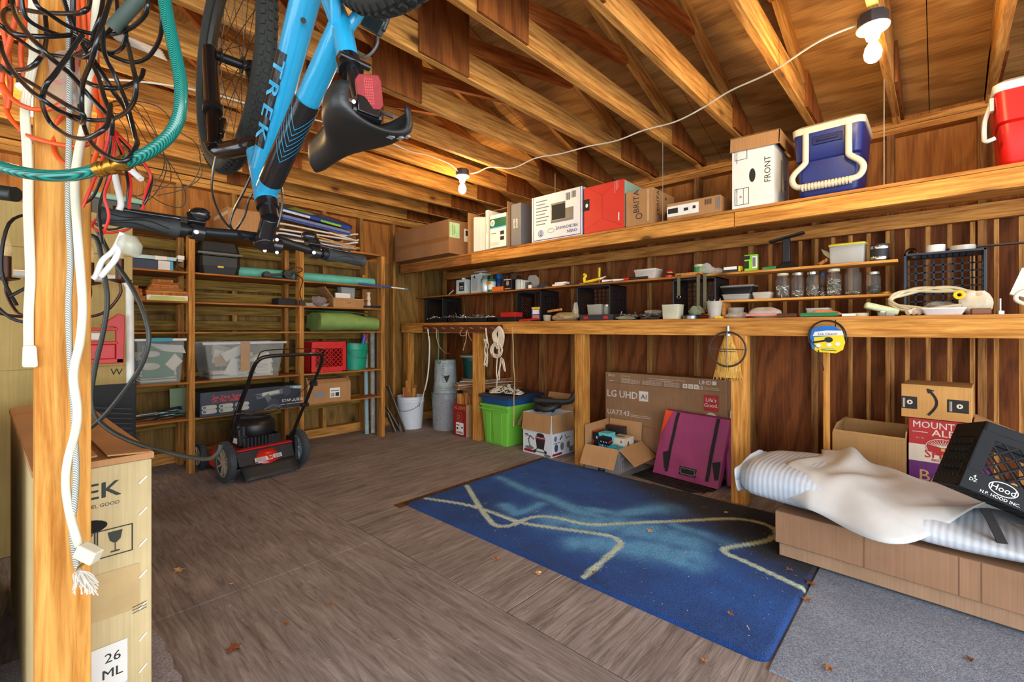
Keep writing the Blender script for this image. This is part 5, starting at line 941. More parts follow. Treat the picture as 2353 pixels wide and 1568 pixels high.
for j in range(ny+1):
    for i in range(nx+1):
        x = x0+(x1-x0)*i/nx; y = y0+(y1-y0)*j/ny
        ed = min(x-x0, x1-x, y-y0, y1-y); rx = max(0, .05-(x-x0))*1; ry = max(0, .05-(y1-y)); 
        z = .013+.003*mn.noise((x*60, y*60, 0)) if ed > .006 else .001
        c0 = 0; cx_, cy_ = (x, y)
        for (kx, ky, sx, sy) in ((x0, y1, 1, -1), (x0, y0, 1, 1)):
            ax, ay = (x-kx)*sx, (y-ky)*sy
            if ax < .05 and ay < .05 and math.hypot(.05-ax, .05-ay) > .05: f = .05/math.hypot(.05-ax, .05-ay); cx_ = kx+sx*(.05-(.05-ax)*f); cy_ = ky+sy*(.05-(.05-ay)*f); z = .001
        gv.append(b.bm.verts.new((cx_-2.37, cy_-1.43, z)))
        n1 = mn.noise((x*2.2+5, y*2.2, 3)); n2 = mn.noise((x*9, y*9, 1)); base = V((.008, .085, .37))*(1+.45*n1+.25*n2)
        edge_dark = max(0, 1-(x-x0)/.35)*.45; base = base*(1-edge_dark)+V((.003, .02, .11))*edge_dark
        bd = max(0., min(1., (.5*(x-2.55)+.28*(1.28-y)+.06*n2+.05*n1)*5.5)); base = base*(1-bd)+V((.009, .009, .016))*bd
        g_ = 0
        for L in sm:
            for a, c in zip(L, L[1:]):
                d_, t_ = dseg(x, y, a, c); w_ = a[2]+(c[2]-a[2])*t_; g_ = max(g_, math.exp(-(d_/w_)**2*2.2)*(.8+.5*mn.noise((x*9, y*16, 8))))
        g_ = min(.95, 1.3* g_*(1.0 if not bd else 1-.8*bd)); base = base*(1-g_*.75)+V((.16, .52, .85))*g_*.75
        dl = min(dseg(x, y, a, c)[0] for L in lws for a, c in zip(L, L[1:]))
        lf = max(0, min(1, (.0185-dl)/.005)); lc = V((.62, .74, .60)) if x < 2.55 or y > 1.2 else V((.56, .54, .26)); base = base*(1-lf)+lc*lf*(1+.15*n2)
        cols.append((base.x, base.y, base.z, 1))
for j in range(ny):
    for i in range(nx):
        k = j*(nx+1)+i; b.f([gv[k], gv[k+1], gv[k+nx+2], gv[k+nx+1]])
nt = NT('rug_pile'); at_ = nt.new('ShaderNodeAttribute', attribute_name='pile_colour'); sp_ = nt.noise(nt.coords((1, 1, 1), False), 260, 2, .7)
nt.link(nt.mix(1., at_.outputs['Color'], nt.ramp(sp_, [(.32, (.3, .3, .34, 1)), (.68, (1.8, 1.8, 1.75, 1))]), 'MULTIPLY'), nt.b.inputs['Base Color']); nt.b.inputs['Roughness'].default_value = .95; nt.b.inputs['Specular IOR Level'].default_value = .1; nt.b.inputs['Sheen Weight'].default_value = .15
nt.bump(sp_, .9, .01)
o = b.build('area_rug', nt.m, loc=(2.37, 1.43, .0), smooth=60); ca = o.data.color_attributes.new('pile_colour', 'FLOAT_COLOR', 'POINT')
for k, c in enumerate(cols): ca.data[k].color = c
tag(o, 'dark blue rug with airbrushed light streaks and pale line drawing', 'rug')
o = MB().box(-.03, 1.45, -.03, .04, 0, .0008).build('rug_stain', P('rust_stain', (104, 66, 26), .9, var=.3, alpha=.75), loc=(1.65, 2.47, .0004), smooth=0); tag(o, 'rust brown stain strip on the floor along the far edge of the rug', 'stain')
nt = NT('grey_carpet'); n_ = nt.noise(nt.coords((1, 1, 1), False), 210, 3, .8); n2_ = nt.noise(nt.coords((1, 1, 1), False), 3, 3)
nt.link(nt.mix(1., nt.ramp(n_, [(.3, lin((84, 92, 108))), (.55, lin((156, 164, 178))), (.75, lin((204, 208, 216)))]), nt.ramp(n2_, [(.3, (.8, .8, .84, 1)), (.7, (1.1, 1.1, 1.1, 1))]), 'MULTIPLY'), nt.b.inputs['Base Color']); nt.b.inputs['Roughness'].default_value = .95; nt.b.inputs['Specular IOR Level'].default_value = .1; nt.bump(n_, .8, .008)
o = MB().box(0, 1.36, -2.2, 0, 0, .007).build('carpet', nt.m, loc=(1.655, .405, .0005), smooth=0); tag(o, 'speckled blue grey carpet in front of the rug', 'carpet')
nt = NT('light_carpet'); n_ = nt.noise(nt.coords((1, 1, 1), False), 160, 3, .8); nt.link(nt.ramp(n_, [(.3, lin((120, 112, 116))), (.7, lin((206, 198, 204)))]), nt.b.inputs['Base Color']); nt.b.inputs['Roughness'].default_value = .95; nt.bump(n_, .8, .01)
b = MB(); pts = [(-.6, .66), (-.1, .66), (.09, .65), (.12, .45)]+[(.12+.006*math.sin(k*2.3), .45-.045*k) for k in range(1, 26)]+[(-.6, -.7)]; b.prism(pts, 0, .008); o = b.build('carpet_scrap', nt.m, loc=(.24, 1.58, .0005), smooth=0); tag(o, 'scrap of pale fuzzy carpet under the bicycle carton', 'carpet')
# fallen leaves and flecks
lf_m = [P('leaf_brown', (150, 92, 44), .8, var=.3), P('leaf_tan', (204, 158, 104), .8), P('leaf_red', (120, 62, 34), .8)]
def leaf(u, v, s, label, m_=0, z=.001):
    p = PZ(u, v, z); b = MB(); rr2 = random.Random(int(u)); q = []
    for k in range(10): a = 2*PI*k/10; r_ = s*(1 if k % 2 == 0 else .5)*rr2.uniform(.8, 1.2); q.append(V((r_*math.cos(a), r_*math.sin(a)*.8, rr2.uniform(.002, .012))))
    c = V((0, 0, .004))
    for k in range(10): b.poly([c, q[k], q[(k+1) % 10]])
    o = b.build('fallen_leaf', lf_m[m_], loc=p, rot=rr2.uniform(0, 6), smooth=0, solid=.0012); tag(o, label, 'leaf', 'fallen leaves')
for u, v, s, m_, z, lab in ((410, 1313, .025, 1, .001, 'pale split leaf on the floor beside the bicycle carton'), (533, 1345, .012, 1, .001, 'tiny tan leaf on the floor seam'), (535, 1495, .03, 2, .001, 'crumpled red brown leaf on the near floor'), (657, 1437, .016, 0, .001, 'oval brown leaf on the near floor boards'), (763, 1391, .014, 0, .001, 'oval knot coloured leaf on the middle of the floor'), (1140, 1287, .022, 0, .001, 'orange brown leaf between floor seam and rug'), (1237, 1320, .022, 1, .001, 'flat tan leaf at the long edge of the rug'), (1494, 1222, .02, 1, .018, 'golden leaf near the middle of the rug'), (1668, 1180, .016, 1, .018, 'small leaf on the black part of the rug'), (1364, 1318, .014, 0, .018, 'leaf at the end of the pale line on the rug'), (1862, 1343, .026, 2, .01, 'brown leaf at the rug corner by the foam carton'), (1815, 1312, .018, 0, .018, 'leaf on the rug beside the foam carton'), (1852, 1380, .022, 0, .01, 'brown leaf on the edge of the grey carpet'), (1678, 1414, .014, 0, .018, 'leaf on the dark blue end of the rug'), (1618, 1522, .014, 0, .001, 'brown leaf on the floor near the rug corner'), (1905, 1540, .02, 0, .009, 'leaf lying on the near grey carpet'), (2230, 1520, .018, 2, .009, 'leaf on the grey carpet near the foam carton')): leaf(u, v, s, lab, m_, z)
b = MB()
for k in range(420):
    if k < 250: x, y, z = rr.uniform(1.72, 3.0), rr.uniform(.45, 2.4), .0165
    elif k < 320: x, y, z = rr.uniform(1.7, 2.5), rr.uniform(-.3, .38), .0085
    else: x, y, z = rr.uniform(.5, 3.1), rr.uniform(.6, 4.1), .0012
    if k >= 320 and 1.62 < x < 3.1 and y < 2.5: x = rr.uniform(.5, 1.6)
    a = rr.uniform(0, PI); L = rr.uniform(.0015, .004) if rr.random() < .9 else rr.uniform(.006, .014); w = rr.uniform(.0006, .0018); c, s_ = math.cos(a), math.sin(a)
    b.poly([(x+c*L-s_*w, y+s_*L+c*w, z), (x-c*L-s_*w, y-s_*L+c*w, z), (x-c*L+s_*w, y-s_*L-c*w, z), (x+c*L+s_*w, y+s_*L-c*w, z)])
o = b.build('debris', P('pale_flecks', (210, 190, 160), .9), smooth=0); tag(o, 'pale flecks and shavings scattered over rug and floor', 'debris', kind='stuff')
# ---- stacked cartons behind the foam
cb = CARD('tan_carton', (188, 144, 92))
t = carton('open_carton', 'open tan carton with tucked flaps beside the red ale carton', (3.26, .3, .2), RW-.05, .33, .28, .3, cb, flaps={'F': -12, 'L': -20, 'R': 4, 'B': -8}, fl={'F': .015, 'L': .06, 'R': .05, 'B': .05})
printing(t, [('r', 'F', -.15+.17*q, -.06+.09*0+.17*q-.02*0, .05+.014*k, .057+.014*k, 0) for q in (0, 1) for k in range(6)], [P('stamp_brown', (140, 100, 60), .8)], .33, .28, .3)
ob = MB().box(-.16, .16, 0, .28, 0, .198).build('support_box', card, loc=(3.27, .3, .001), rot=RW-.05, smooth=0); tag(ob, 'closed carton hidden below the open tan carton behind the foam', 'box')
t = carton('beverage_box', 'purple drink carton under the red ale carton, lettered BARE', (3.27, -.03, .001), RW, .31, .26, .4, P('purple_carton', (106, 42, 116), .55)); printing(t, [('t', 'F', 'BAREFOOT', -.11, .3, .06, 0, 0, .01, 1, 'l')], [P('gold_text', (206, 166, 110), .6)], .31, .26, .4)
ar = P('ale_red', (176, 32, 34), .5); ac = P('ale_cream', (222, 206, 186), .6)
t = carton('beverage_box', 'red and cream ale carton with a tree emblem between purple carton and tan parcel', (3.27, -.01, .402), RW-.02, .27, .24, .225, ar)
pr = [('r', 'F', -.135, .135, 0, .09, 0), ('t', 'F', 'MOUNTAIN', 0, .178, .034, 0, 0, .012, .92), ('t', 'F', 'ALE', 0, .14, .034, 0, 0, .012, 1.1), ('l', 'F', [(-.12, .155), (-.06, .155)], .003, 0), ('l', 'F', [(.06, .15), (.12, .15)], .003, 0), ('t', 'F', '12 / 12', -.09, .12, .008, 0), ('e', 'F', 0, .085, .07, .045, 1), ('o', 'F', 0, .085, .068, .043, .003, 0), ('t', 'F', 'SHED', 0, .025, .042, 1, 0, .012), ('t', 'F', 'BREWERY', 0, .008, .014, 1, 0, .01), ('p', 'F', [(-.02, .065), (.02, .065), (.02, .08), (0, .095), (-.02, .08)], 1), ('p', 'F', [(-.007, .066), (.007, .066), (.007, .08), (-.007, .08)], 2)]
for k in range(13): a = math.radians(20+140*k/12); pr.append(('l', 'F', [(.006*math.cos(a), .085), (.06*math.cos(a), .085+.036*math.sin(a))], .0025, 0))
printing(t, pr, [ac, ar, P('ale_gold', (206, 170, 80), .5)], .27, .24, .225)
t = carton('parcel_box', 'tan parcel box with a dark curved smile mark, topmost of the stack', (3.25, .02, .632), RW-.06, .27, .3, .175, CARD('parcel_card', (202, 150, 88)), flaps={'R': 58, 'T': 0} if 0 else None)
printing(t, [('r', 'F', -.135, -.07, .045, .11, 0), ('r', 'F', .045, .125, .045, .11, 0), ('e', 'F', -.1, .08, .012, .012, 1), ('e', 'F', .092, .078, .012, .012, 1), ('p', 'F', [(-.1035, .087), (-.1035, .073), (-.092, .08)], 0), ('p', 'F', [(.0885, .085), (.0885, .071), (.1, .078)], 0)]+[('r', 'F', -.128+.006*k, -.125+.006*k, .05, .1, 1) for k in range(2)]+[('r', 'F', .055+.006*k, .058+.006*k, .05, .1, 1) for k in range(2)]+[('l', 'F', [(-.025+.026*math.sin(f*PI)*1.2, .022+.13*f) for f in [q/12 for q in range(13)]], .011, 0), ('l', 'F', [(-.03, .155), (-.025, .135)], .006, 0), ('l', 'F', [(-.03, .155), (-.006, .148)], .006, 0)], [ink, ac], .27, .3, .175)
o = MB().box(-.002, .002, 0, .27, 0, .16).build('flap', card, t, loc=(.142, .01, .01), rot=(0, 2.0, 0), smooth=0)
# ---- long carton with foam-wrapped slab
fc = CARD('long_carton_card', (160, 122, 94), 2)
t = thing('long_carton', 'very long low brown carton lying on rug and carpet under the white foam', 'box', (2.497, .567, .0), -PI/2-.055)
b = MB(); L = 2.2
b.box(0, L, 0, .5, .02, .09).build('base_tray', CARD('long_carton_low', (170, 136, 108), 2), t, bevel=.003)
MB().box(-.012, L, -.02, .52, .085, .235).build('sleeve', fc, t, bevel=.004)
for x in (.33, .62, .68, .86, 1.3): MB().box(x, x+.003, -.0215, -.019, .086, .234).build('fold_crease', P('crease_dark', (120, 88, 66), .8), t, smooth=0)
fm_ = NT('white_foam'); wv_ = fm_.new('ShaderNodeTexWave', wave_type='BANDS', bands_direction='X'); wv_.inputs['Scale'].default_value = 14.; wv_.inputs['Distortion'].default_value = 1.2; fm_.link(fm_.coords((1, 1, 1), False), wv_.inputs['Vector'])
fm_.link(fm_.ramp(fm_.noise(fm_.coords(), 3, 2), [(.3, lin((186, 196, 208))), (.7, lin((206, 212, 220)))]), fm_.b.inputs['Base Color']); fm_.b.inputs['Roughness'].default_value = .38; fm_.bump(wv_.outputs[0], .24, .005)
t = thing('foam_bundle', 'slab wrapped in white ribbed foam sheet lying on the long carton', 'foam', (2.497, .567, .246), -PI/2-.055)
rf = random.Random(3)
def fp(a, c):
    x = -.19+a*2.4; th_ = 2*PI*c; lowf = 1 if x > .0 else .9
    hw, hh = .29, .085*(1+.12*math.sin(3*x+1))*(1-.56*max(0, min(1, (x-.1)/.55))); 
    cx = abs(math.cos(th_))**.6*(1 if math.cos(th_) > 0 else -1); cz = abs(math.sin(th_))**.75*(1 if math.sin(th_) > 0 else -1)
    tp = min(1, (a/.03)**.5*1. if a < .03 else 1); sag = .02*math.sin(7*x+2)*max(0, math.cos(th_))
    return V((x, .25-cx*hw*(.75+.25*tp), .002+hh+cz*hh*(.72+.28*tp)*1.02+sag*.3+.006*math.sin(11*x+3*th_)))
b = MB(); rs = [[fp(i/70, k/28) for k in range(28)] for i in range(71)]; b.rings(rs); b.build('wrapped_slab', fm_.m, t, smooth=60)
sh = NT('foam_sheet'); sh.b.inputs['Base Color'].default_value = lin((226, 222, 216)); sh.b.inputs['Roughness'].default_value = .5; sh.link(sh.ramp(sh.noise(sh.coords(), 5, 3), [(.3, lin((192, 192, 190))), (.7, lin((212, 211, 208)))]), sh.b.inputs['Base Color'])
def sheet(a, c):
    x = .06+a*1.0; dip = math.exp(-((a-.66)/.17)**2); reach = .66-.34*dip-.05*math.sin(11*a)-.12*max(0, (.12-a)/.12); y = .52-c*reach
    top = .182-.093*max(0, min(1, (x-.1)/.55)); e = max(0, (c-.7)/.3)
    peak = .06*math.exp(-((a-.14)/.05)**2)*(1-c)**1.5+.03*math.exp(-((a-.36+.2*c)/.04)**2)*c*(1-e)
    curl = dip*e*(.07+.03*math.sin(9*a)); hang = -(1-dip)*e*e*.13
    fold = .008*math.sin(16*a+6*c)*c+.006*math.sin(27*a-8*c)
    return V((x+.08*c*(a-.5)+.03*math.sin(6*c), y+dip*e*.03, top+.012+peak+curl+hang+fold*(1-.6*e)))
MB().grid(sheet, 64, 32).build('loose_sheet', sh.m, t, smooth=60, solid=.004)
def endw(a, c): th_ = 2*PI*c; s_ = .62+.42*a-.1*a*a; return V((-.2-.03*math.sin(th_*3)*a*.3-.0*a+.02*(1-a), .25-.27*s_*abs(math.cos(th_))**.6*(1 if math.cos(th_) > 0 else -1), .085+.095*s_*abs(math.sin(th_))**.8*(1 if math.sin(th_) > 0 else -1)+.012*math.sin(5*th_)*a))
MB().grid(endw, 6, 30).build('wrap_end', fm_.m, t, smooth=60, solid=.003)
# black dairy crate tipped over the foam
r_, u_, f_ = V((CO, -SI, 0)), V((0, 0, 1)), V((SI, CO, 0))
cm = lambda a, c, d: (r_*a+u_*c+f_*d).normalized()
L_ = cm(.80, -.36, -.48); H_ = cm(.42, .9, .025); H_ = (H_-L_*H_.dot(L_)).normalized(); E_ = H_.cross(L_).normalized()
corner = PD(2202, 1116, 1.76); W_, D2, H2 = .37, .27, .27
M_ = Matrix((L_, E_, H_)).transposed().to_4x4(); ctr = corner+L_*W_/2+E_*D2/2
t = crate('milk_crate', 'black dairy crate tipped on the foam with a white oval brand on its side', ctr, M_.to_euler(), W_, D2, H2, P('dairy_black', (16, 17, 20), .62, var=.3, spec=.25), 'x', nd=6)
MB().box(-W_/2, W_/2, -D2/2-.003, -D2/2+.004, .0, .078).build('brand_panel', MATS['dairy_black'], t, bevel=.002, smooth=0)
printing(t, [('o', 'F', -.07, .048, .042, .025, .003, 0), ('t', 'F', 'Hood', -.07, .038, .022, 0, 0, .008), ('t', 'F', 'H.P. HOOD INC.', -.07, .009, .011, 0, 0, .012), ('t', 'F', 'L', .035, .046, .018, 0, 0, .012), ('t', 'F', 'PROPERTY', .075, .022, .018, 0, 0, .012), ('t', 'F', '4', -.155, .05, .012, 0, 0, .01), ('t', 'F', 'DZ', -.155, .036, .012, 0, 0, .01)], [wht], Mx=frame((0, -D2/2-.0032, 0), (1, 0, 0), (0, 0, 1)))
b = MB()
for i in range(6):
    for j in range(5): y = -D2/2+.04+i*(D2-.08)/5; z = .05+j*.035; b.at(Matrix.Translation((-W_/2-.001, y, z))).rings([[(0, -.012, -.012), (0, .012, -.012), (0, .012, .012), (0, -.012, .012)], [(-.008, -.003, -.003), (-.008, .003, -.003), (-.008, .003, .003), (-.008, -.003, .003)]])
b.build('knobbed_end', MATS['dairy_black'], t, smooth=0)
t = thing('strap', 'black nylon strap with a square end lying over the foam', 'strap')
p0, p1 = PD(2262, 1168, 1.78), PD(2305, 1252, 1.70); b = MB(); q = [p0, p0.lerp(p1, .4)+V((0, 0, .004)), p1]
for a, c in zip(q, q[1:]): b.bar(a, c, .03, .004, (-.5, -.2, .8))
b.build('webbing', bs, t); MB().bar(p1, p1+(p1-p0).normalized()*.03, .036, .008, (-.5, -.2, .8)).build('buckle', blk, t, bevel=.002)
# ================= SHELF UNIT CONTENTS AND MOWER =================
def fplace(u0, u1, Yf): a, c = PY(u0, 700, Yf).x, PY(u1, 700, Yf).x; return (a+c)/2, c-a
def fh(u, v, Yf, z): return PY(u, v, Yf).z-z
ZS = {1: 1.5375, 2: 1.3115, 3: 1.0805, 4: .6975, 5: .4195, 0: 1.8625}
def fbox(name, label, cat, u0, u1, vt, z, Yf, d, mat, prints=(), pm=(), grp=None, yaw=0., bev=.002):
    x, w = fplace(u0, u1, Yf); h = fh((u0+u1)/2, vt, Yf, z); t = thing(name, label, cat, (x, Yf, z), yaw, grp)
    MB().box(-w/2, w/2, 0, d, 0, h).build('body', mat, t, bevel=min(bev, h/5), smooth=0)
    if prints: printing(t, prints, list(pm), w, d, h)
    return t, w, h
# top level
t, w, h = fbox('storage_tote', 'dark grey tote with a pale green lid at the cable end of the shelf top', 'tote', 212, 322, 462, ZS[0], 4.22, .36, P('tote_grey', (58, 62, 62), .5))
MB().box(-w/2-.02, w/2+.02, -.02, .38, h, h+.035).box(-w/2+.02, w/2-.02, .02, .34, h+.035, h+.05).build('lid', P('sage_lid', (120, 160, 146), .5), t, bevel=.008, smooth=0)
x, w = fplace(528, 604, 4.2)
t = carton('open_carton', 'open cardboard box with torn rim on top of the shelf unit behind the bicycle', (x, 4.2, ZS[0]), .0, w+.02, .4, .2, card, flaps={'F': 0, 'L': 5, 'B': 0, 'R': -5}, fl={'F': .02, 'L': .03, 'B': .02, 'R': .02}); printing(t, [('r', 'L', .01, .39, .17, .2, 0)], [P('torn_edge', (210, 190, 160), .8)], w+.02, .4, .2)
bm_ = [P('board_blue', (22, 70, 160), .35), P('board_lime', (130, 206, 50), .35), P('board_white', (206, 214, 224), .4), P('board_navy', (18, 40, 96), .4), P('board_purple', (110, 120, 160), .4)]
t = thing('boogie_board', 'blue and lime foam swim board lying on the folded beach chairs', 'board', (1.93, 4.19, 2.09), (.38, .085, .03))
pl = [(-.34+.0, .02), (.30, .0), (.36, .08), (.38, .2), (.36, .3), (.3, .38), (-.34, .38), (-.38, .2)]
b = MB(); b.prism(pl, 0, .028); b.m(1).prism([(x_*.99, y_*.99+.002) for x_, y_ in pl], .0285, .034); b.build('deck', [bm_[0], bm_[3]], t, bevel=.008, smooth=0)
printing(t, [('p', 'F', [(-.3, .02), (-.1, .02), (.05, .2), (-.1, .36)], 0), ('p', 'F', [(.0, .02), (.25, .02), (.3, .2), (.1, .3)], 1), ('p', 'F', [(-.2, .05), (-.05, .05), (.0, .2)], 2)], [bm_[1], bm_[0], bm_[2]], Mx=frame((0, 0, .0342), (1, 0, 0), (0, 1, 0)))
printing(t, [('r', 'F', -.34, -.1, .005, .024, 0), ('r', 'F', .0, .2, .004, .02, 1)], [bm_[2], bm_[1]], Mx=frame((0, -.0085, .0), (1, .0, 0), (0, 0, 1)), name='edge_stripe')
t = thing('boogie_board', 'darker blue purple swim board under the lime one', 'board', (1.94, 4.2, 2.045), (.3, .085, -.02)); MB().prism([(x_*.95, y_*.95) for x_, y_ in pl], 0, .03).build('deck', [bm_[4]], t, bevel=.01, smooth=0); MB().prism([(x_*.96, y_*.96) for x_, y_ in pl], -.014, -.001).build('underside', bm_[0], t, smooth=0)
ct = P('chair_tube', (214, 208, 196), .35, .2)
for q, (z0, lab) in enumerate(((1.95, 'upper folded beach chair of white tubes under the swim boards'), (1.868, 'lower folded beach chair of white tubes on the shelf top'))):
    t = thing('folding_chair', lab, 'chair', (1.92, 4.21, z0), (0, 0, 0), 'folded beach chairs')
    for (k, z, s) in ((0, .05, 1.), (1, .02, .94)):
        pts = spline([(-.36*s, .0, z), (-.3*s, -.0, z+.02*(1-k)), (.2*s, .0, z+.0), (.36*s, .0, z+.03*(1-k)), (.4*s, .03, z+.035*(1-k)), (.4*s, .33, z+.035*(1-k)), (.36*s, .36, z), (-.36*s, .36, z)], 5); MB().tube(pts, .0095, 8).build('frame_tube', ct, t, smooth=60)
    MB().tube(spline([(.1, -.012, .055), (.25, -.012, .035), (.36, -.012, .02), (.4, -.01, .03)], 5), .009, 8).build('arm', ct, t, smooth=60)
    MB().box(-.28, .3, .03, .33, .03, .036).build('sling', bm_[0] if q == 0 else P('striped_sling', (170, 170, 190), .8), t, smooth=0)
stick('wooden_pole', 'round tan wooden stick lying across the folded chairs', 'pole', [PY(712, 540, 4.14), PY(826, 571, 4.14)], .008, MATS['post_lumber'], 8)
# level 1
fbox('flat_device', 'thin silver electronic device on a navy box', 'device', 303, 421, 588, PY(350, 596, 4.22).z, 4.22, .26, P('silver_device', (150, 162, 156), .35, .6), [('r', 'F', -.02, .05, .0, .05, 0)], [white])
t, w, h = fbox('product_box', 'navy and white box with a blue edge on the upper shelf under the thin device', 'box', 303, 398, 597, ZS[1], 4.215, .22, P('navy_box', (32, 44, 72), .5)); printing(t, [('r', 'F', .03, w/2-.02, .002, h-.002, 0), ('r', 'F', w/2-.02, w/2, .0, h, 1)], [P('label_white', (214, 216, 214), .6), lblu], w, .22, h)
fbox('power_adapter', 'white power adapter block resting on the device end beside the upright', 'adapter', 409, 424, 587.5, PY(416, 597, 4.2).z, 4.2, .05, white)
stick('adapter_cord', 'black cord curling down from the white adapter', 'cable', [PY(408, 596, 4.21), PY(407, 605, 4.21), PY(413, 614, 4.21), PY(424, 618, 4.22)], .005, blk, 6, 5)
x, w = fplace(455, 556, 4.205); t = thing('tool_box', 'black hard plastic case with cut corners on the upper shelf', 'case', (x, 4.2, ZS[1])); h = fh(505, 556, 4.2, ZS[1])
b = MB(); b.rings([[(a*w/2*s, .15+c*.15*s, z*h) for a, c in ((-1, -.75), (-.8, -1), (.8, -1), (1, -.75), (1, .9), (-1, .9))] for s, z in ((.86, 0), (.97, .25), (.97, .55))]); b.build('base', P('case_black', (32, 34, 34), .5), t, bevel=.004, smooth=0)
b = MB(); b.rings([[(a*w/2*s, .15+c*.15*s, z*h) for a, c in ((-1, -.75), (-.8, -1), (.8, -1), (1, -.75), (1, .9), (-1, .9))] for s, z in ((1., .56), (1., .68), (.96, .7), (.86, 1.))]); b.build('lid', MATS['case_black'], t, bevel=.004, smooth=0)
MB().box(-w/2-.002, w/2+.002, -.006, .3, .6*h, .66*h).build('trim', P('case_trim', (92, 96, 92), .5), t, smooth=0); MB().box(-.02, .02, -.0, .006, .2*h, .25*h).build('latch_label', yel, t, smooth=0)
tl = P('teal_roll', (96, 186, 172), .5); a, c = PY(545, 640, 4.34), PY(857, 651, 4.34); a.z = c.z = ZS[1]+.047
o = MB().cyl((0, 0, 0), c-a, .045, n=24).build('teal_roll', tl, loc=a, smooth=40); tag(o, 'long turquoise rolled mat lying along the upper shelf', 'roll')
t = thing('bicycle_light_parts', 'black bicycle accessory with a coiled cord on the upper shelf', 'device', (1.56, 4.23, ZS[1]))
MB().box(-.1, .14, -.02, .06, 0, .014).build('plate', blkm, t, bevel=.003, smooth=0); b = MB(); b.cyl((.1, -.02, .05), (.1, .04, .05), .04, n=20).cyl((.1, -.025, .05), (.1, -.02, .05), .022, n=16).cyl((-.07, .0, .03), (-.07, .05, .03), .03, n=16).bar((-.07, .02, .03), (.1, .02, .05), .03, .02); b.build('housing', blk, t, bevel=.002)
MB().tube(spline([(.1, -.02, .08), (.14, -.05, .11), (.2, -.06, .1), (.18, -.06, .07), (.12, -.06, .06), (.2, -.065, .01), (.19, -.065, -.05), (.18, -.06, -.12), (.2, -.055, -.19)], 6), .004, 6).build('cord', blk, t, smooth=60)
MB().box(.175, .22, -.065, -.045, -.225, -.18).build('plug', blk, t, bevel=.003)
stick('striped_rod', 'thin blue and white rod sticking out past the shelf end', 'rod', [V((2.3, 4.17, ZS[1]+.011)), PY(936, 665, 4.15)], .006, P('rod_blue', (40, 90, 170), .4), parts=[('sleeve', 0, .65, .0085, MATS['rod_blue']), ('band', .65, .93, .0075, white), ('tip', .93, 1, .008, lblu)])
# level 2
wm = [MATS['scrap_red'], WOOD('plank_orange', (160, 96, 40), (206, 142, 72), 0), MATS['shelf_board']]
fbox('drawing_pad', 'white and green flat pad under the stacked planks', 'pad', 338, 432, 679, ZS[2], 4.2, .25, white, [('p', 'F', [(-.13, .0), (-.1, .035), (.1, .03), (.13, .0)], 0)], [P('pale_lime', (190, 200, 110), .6)])
zz = ZS[2]+fh(385, 679, 4.2, ZS[2])+.001
for i, (u0, u1, th_) in enumerate(((336, 438, .017), (337, 432, .017), (341, 418, .016), (345, 411, .014), (349, 410, .012), (350, 411, .015), (352, 398, .02))):
    x, w = fplace(u0, u1, 4.21); o = MB().box(-w/2, w/2, 0, .12+.02*(i % 3), 0, th_).build('plank', wm[i % 3], loc=(x, 4.21+.006*(i % 2), zz), smooth=0, bevel=.001); zz += th_+.0006
    tag(o, 'short plank number '.replace('number ', '')+['at the bottom of the stacked planks on the pad', 'second from the bottom of the stacked planks', 'third from the bottom of the stacked planks', 'in the middle of the stacked planks', 'third from the top of the stacked planks', 'second from the top of the stacked planks', 'small and topmost on the stacked planks'][i], 'plank', 'stacked planks')
zz = ZS[2]
for i, (u0, u1, th_) in enumerate(((304, 334, .03), (302, 328, .022), (300, 326, .028), (300, 318, .02))):
    x, w = fplace(u0, u1, 4.23); o = MB().box(-w/2, w/2, 0, .15, 0, th_).build('wood_block', wm[(i+1) % 3], loc=(x, 4.23, zz), smooth=0, bevel=.001); zz += th_+.0006; tag(o, 'brown block '+['lowest in the pile', 'second lowest in the pile', 'third in the pile', 'topmost in the pile'][i]+' beside the stacked planks', 'block', 'blocks beside the planks')
fbox('black_tray', 'low black tray in the middle of the second shelf against the upright', 'tray', 640, 680, 686, ZS[2], 4.22, .16, blkm)
def ftub(name, label, u0, u1, vt, z, Yf, d, mat, flare=.85, cat='container'):
    x, w = fplace(u0, u1, Yf); h = fh((u0+u1)/2, vt, Yf, z); t = thing(name, label, cat, (x, Yf, z)); X = w/2
    R_ = lambda s, zz: [(-X*s, d/2-d/2*s, zz), (X*s, d/2-d/2*s, zz), (X*s, d/2+d/2*s, zz), (-X*s, d/2+d/2*s, zz)]
    MB().rings([R_(flare-.02, .003), R_(flare, 0), R_(.98, h-.006), R_(1.03, h-.005), R_(1.03, h), R_(.96, h), R_(flare-.03, .005)], caps=(False, True)).build('body', mat, t, smooth=0); return t, w, h
ftub('food_tray', 'clear shallow tray holding crumpled foil on the second shelf', 702, 756, 697, ZS[2], 4.2, .16, clear)
x, w = fplace(716, 752, 4.18); b = MB(); rq = random.Random(5); n = 14
b.rings([[((w/2)*m*math.cos(2*PI*i/n)*(1+rq.uniform(-.25, .25)), .05*m*math.sin(2*PI*i/n), z+rq.uniform(-.008, .008)) for i in range(n)] for m, z in ((.3, -.045), (.8, -.02), (1, .01), (.8, .03), (.2, .035))]); o = b.build('foil_bundle', P('foil', (200, 190, 186), .25, .7, var=.2), loc=(x, 4.19, ZS[2]+.05), smooth=0); tag(o, 'crumpled foil spilling over the shelf edge from the clear tray', 'foil')
x, w = fplace(766, 836, 4.21); t = carton('open_carton', 'small open cardboard box full of odds and ends on the second shelf', (x, 4.21, ZS[2]), 0, w, .2, fh(800, 686, 4.21, ZS[2]), card, flaps={'L': 40, 'F': 170, 'R': 100}, fl={'L': .13, 'F': .02, 'R': .06})
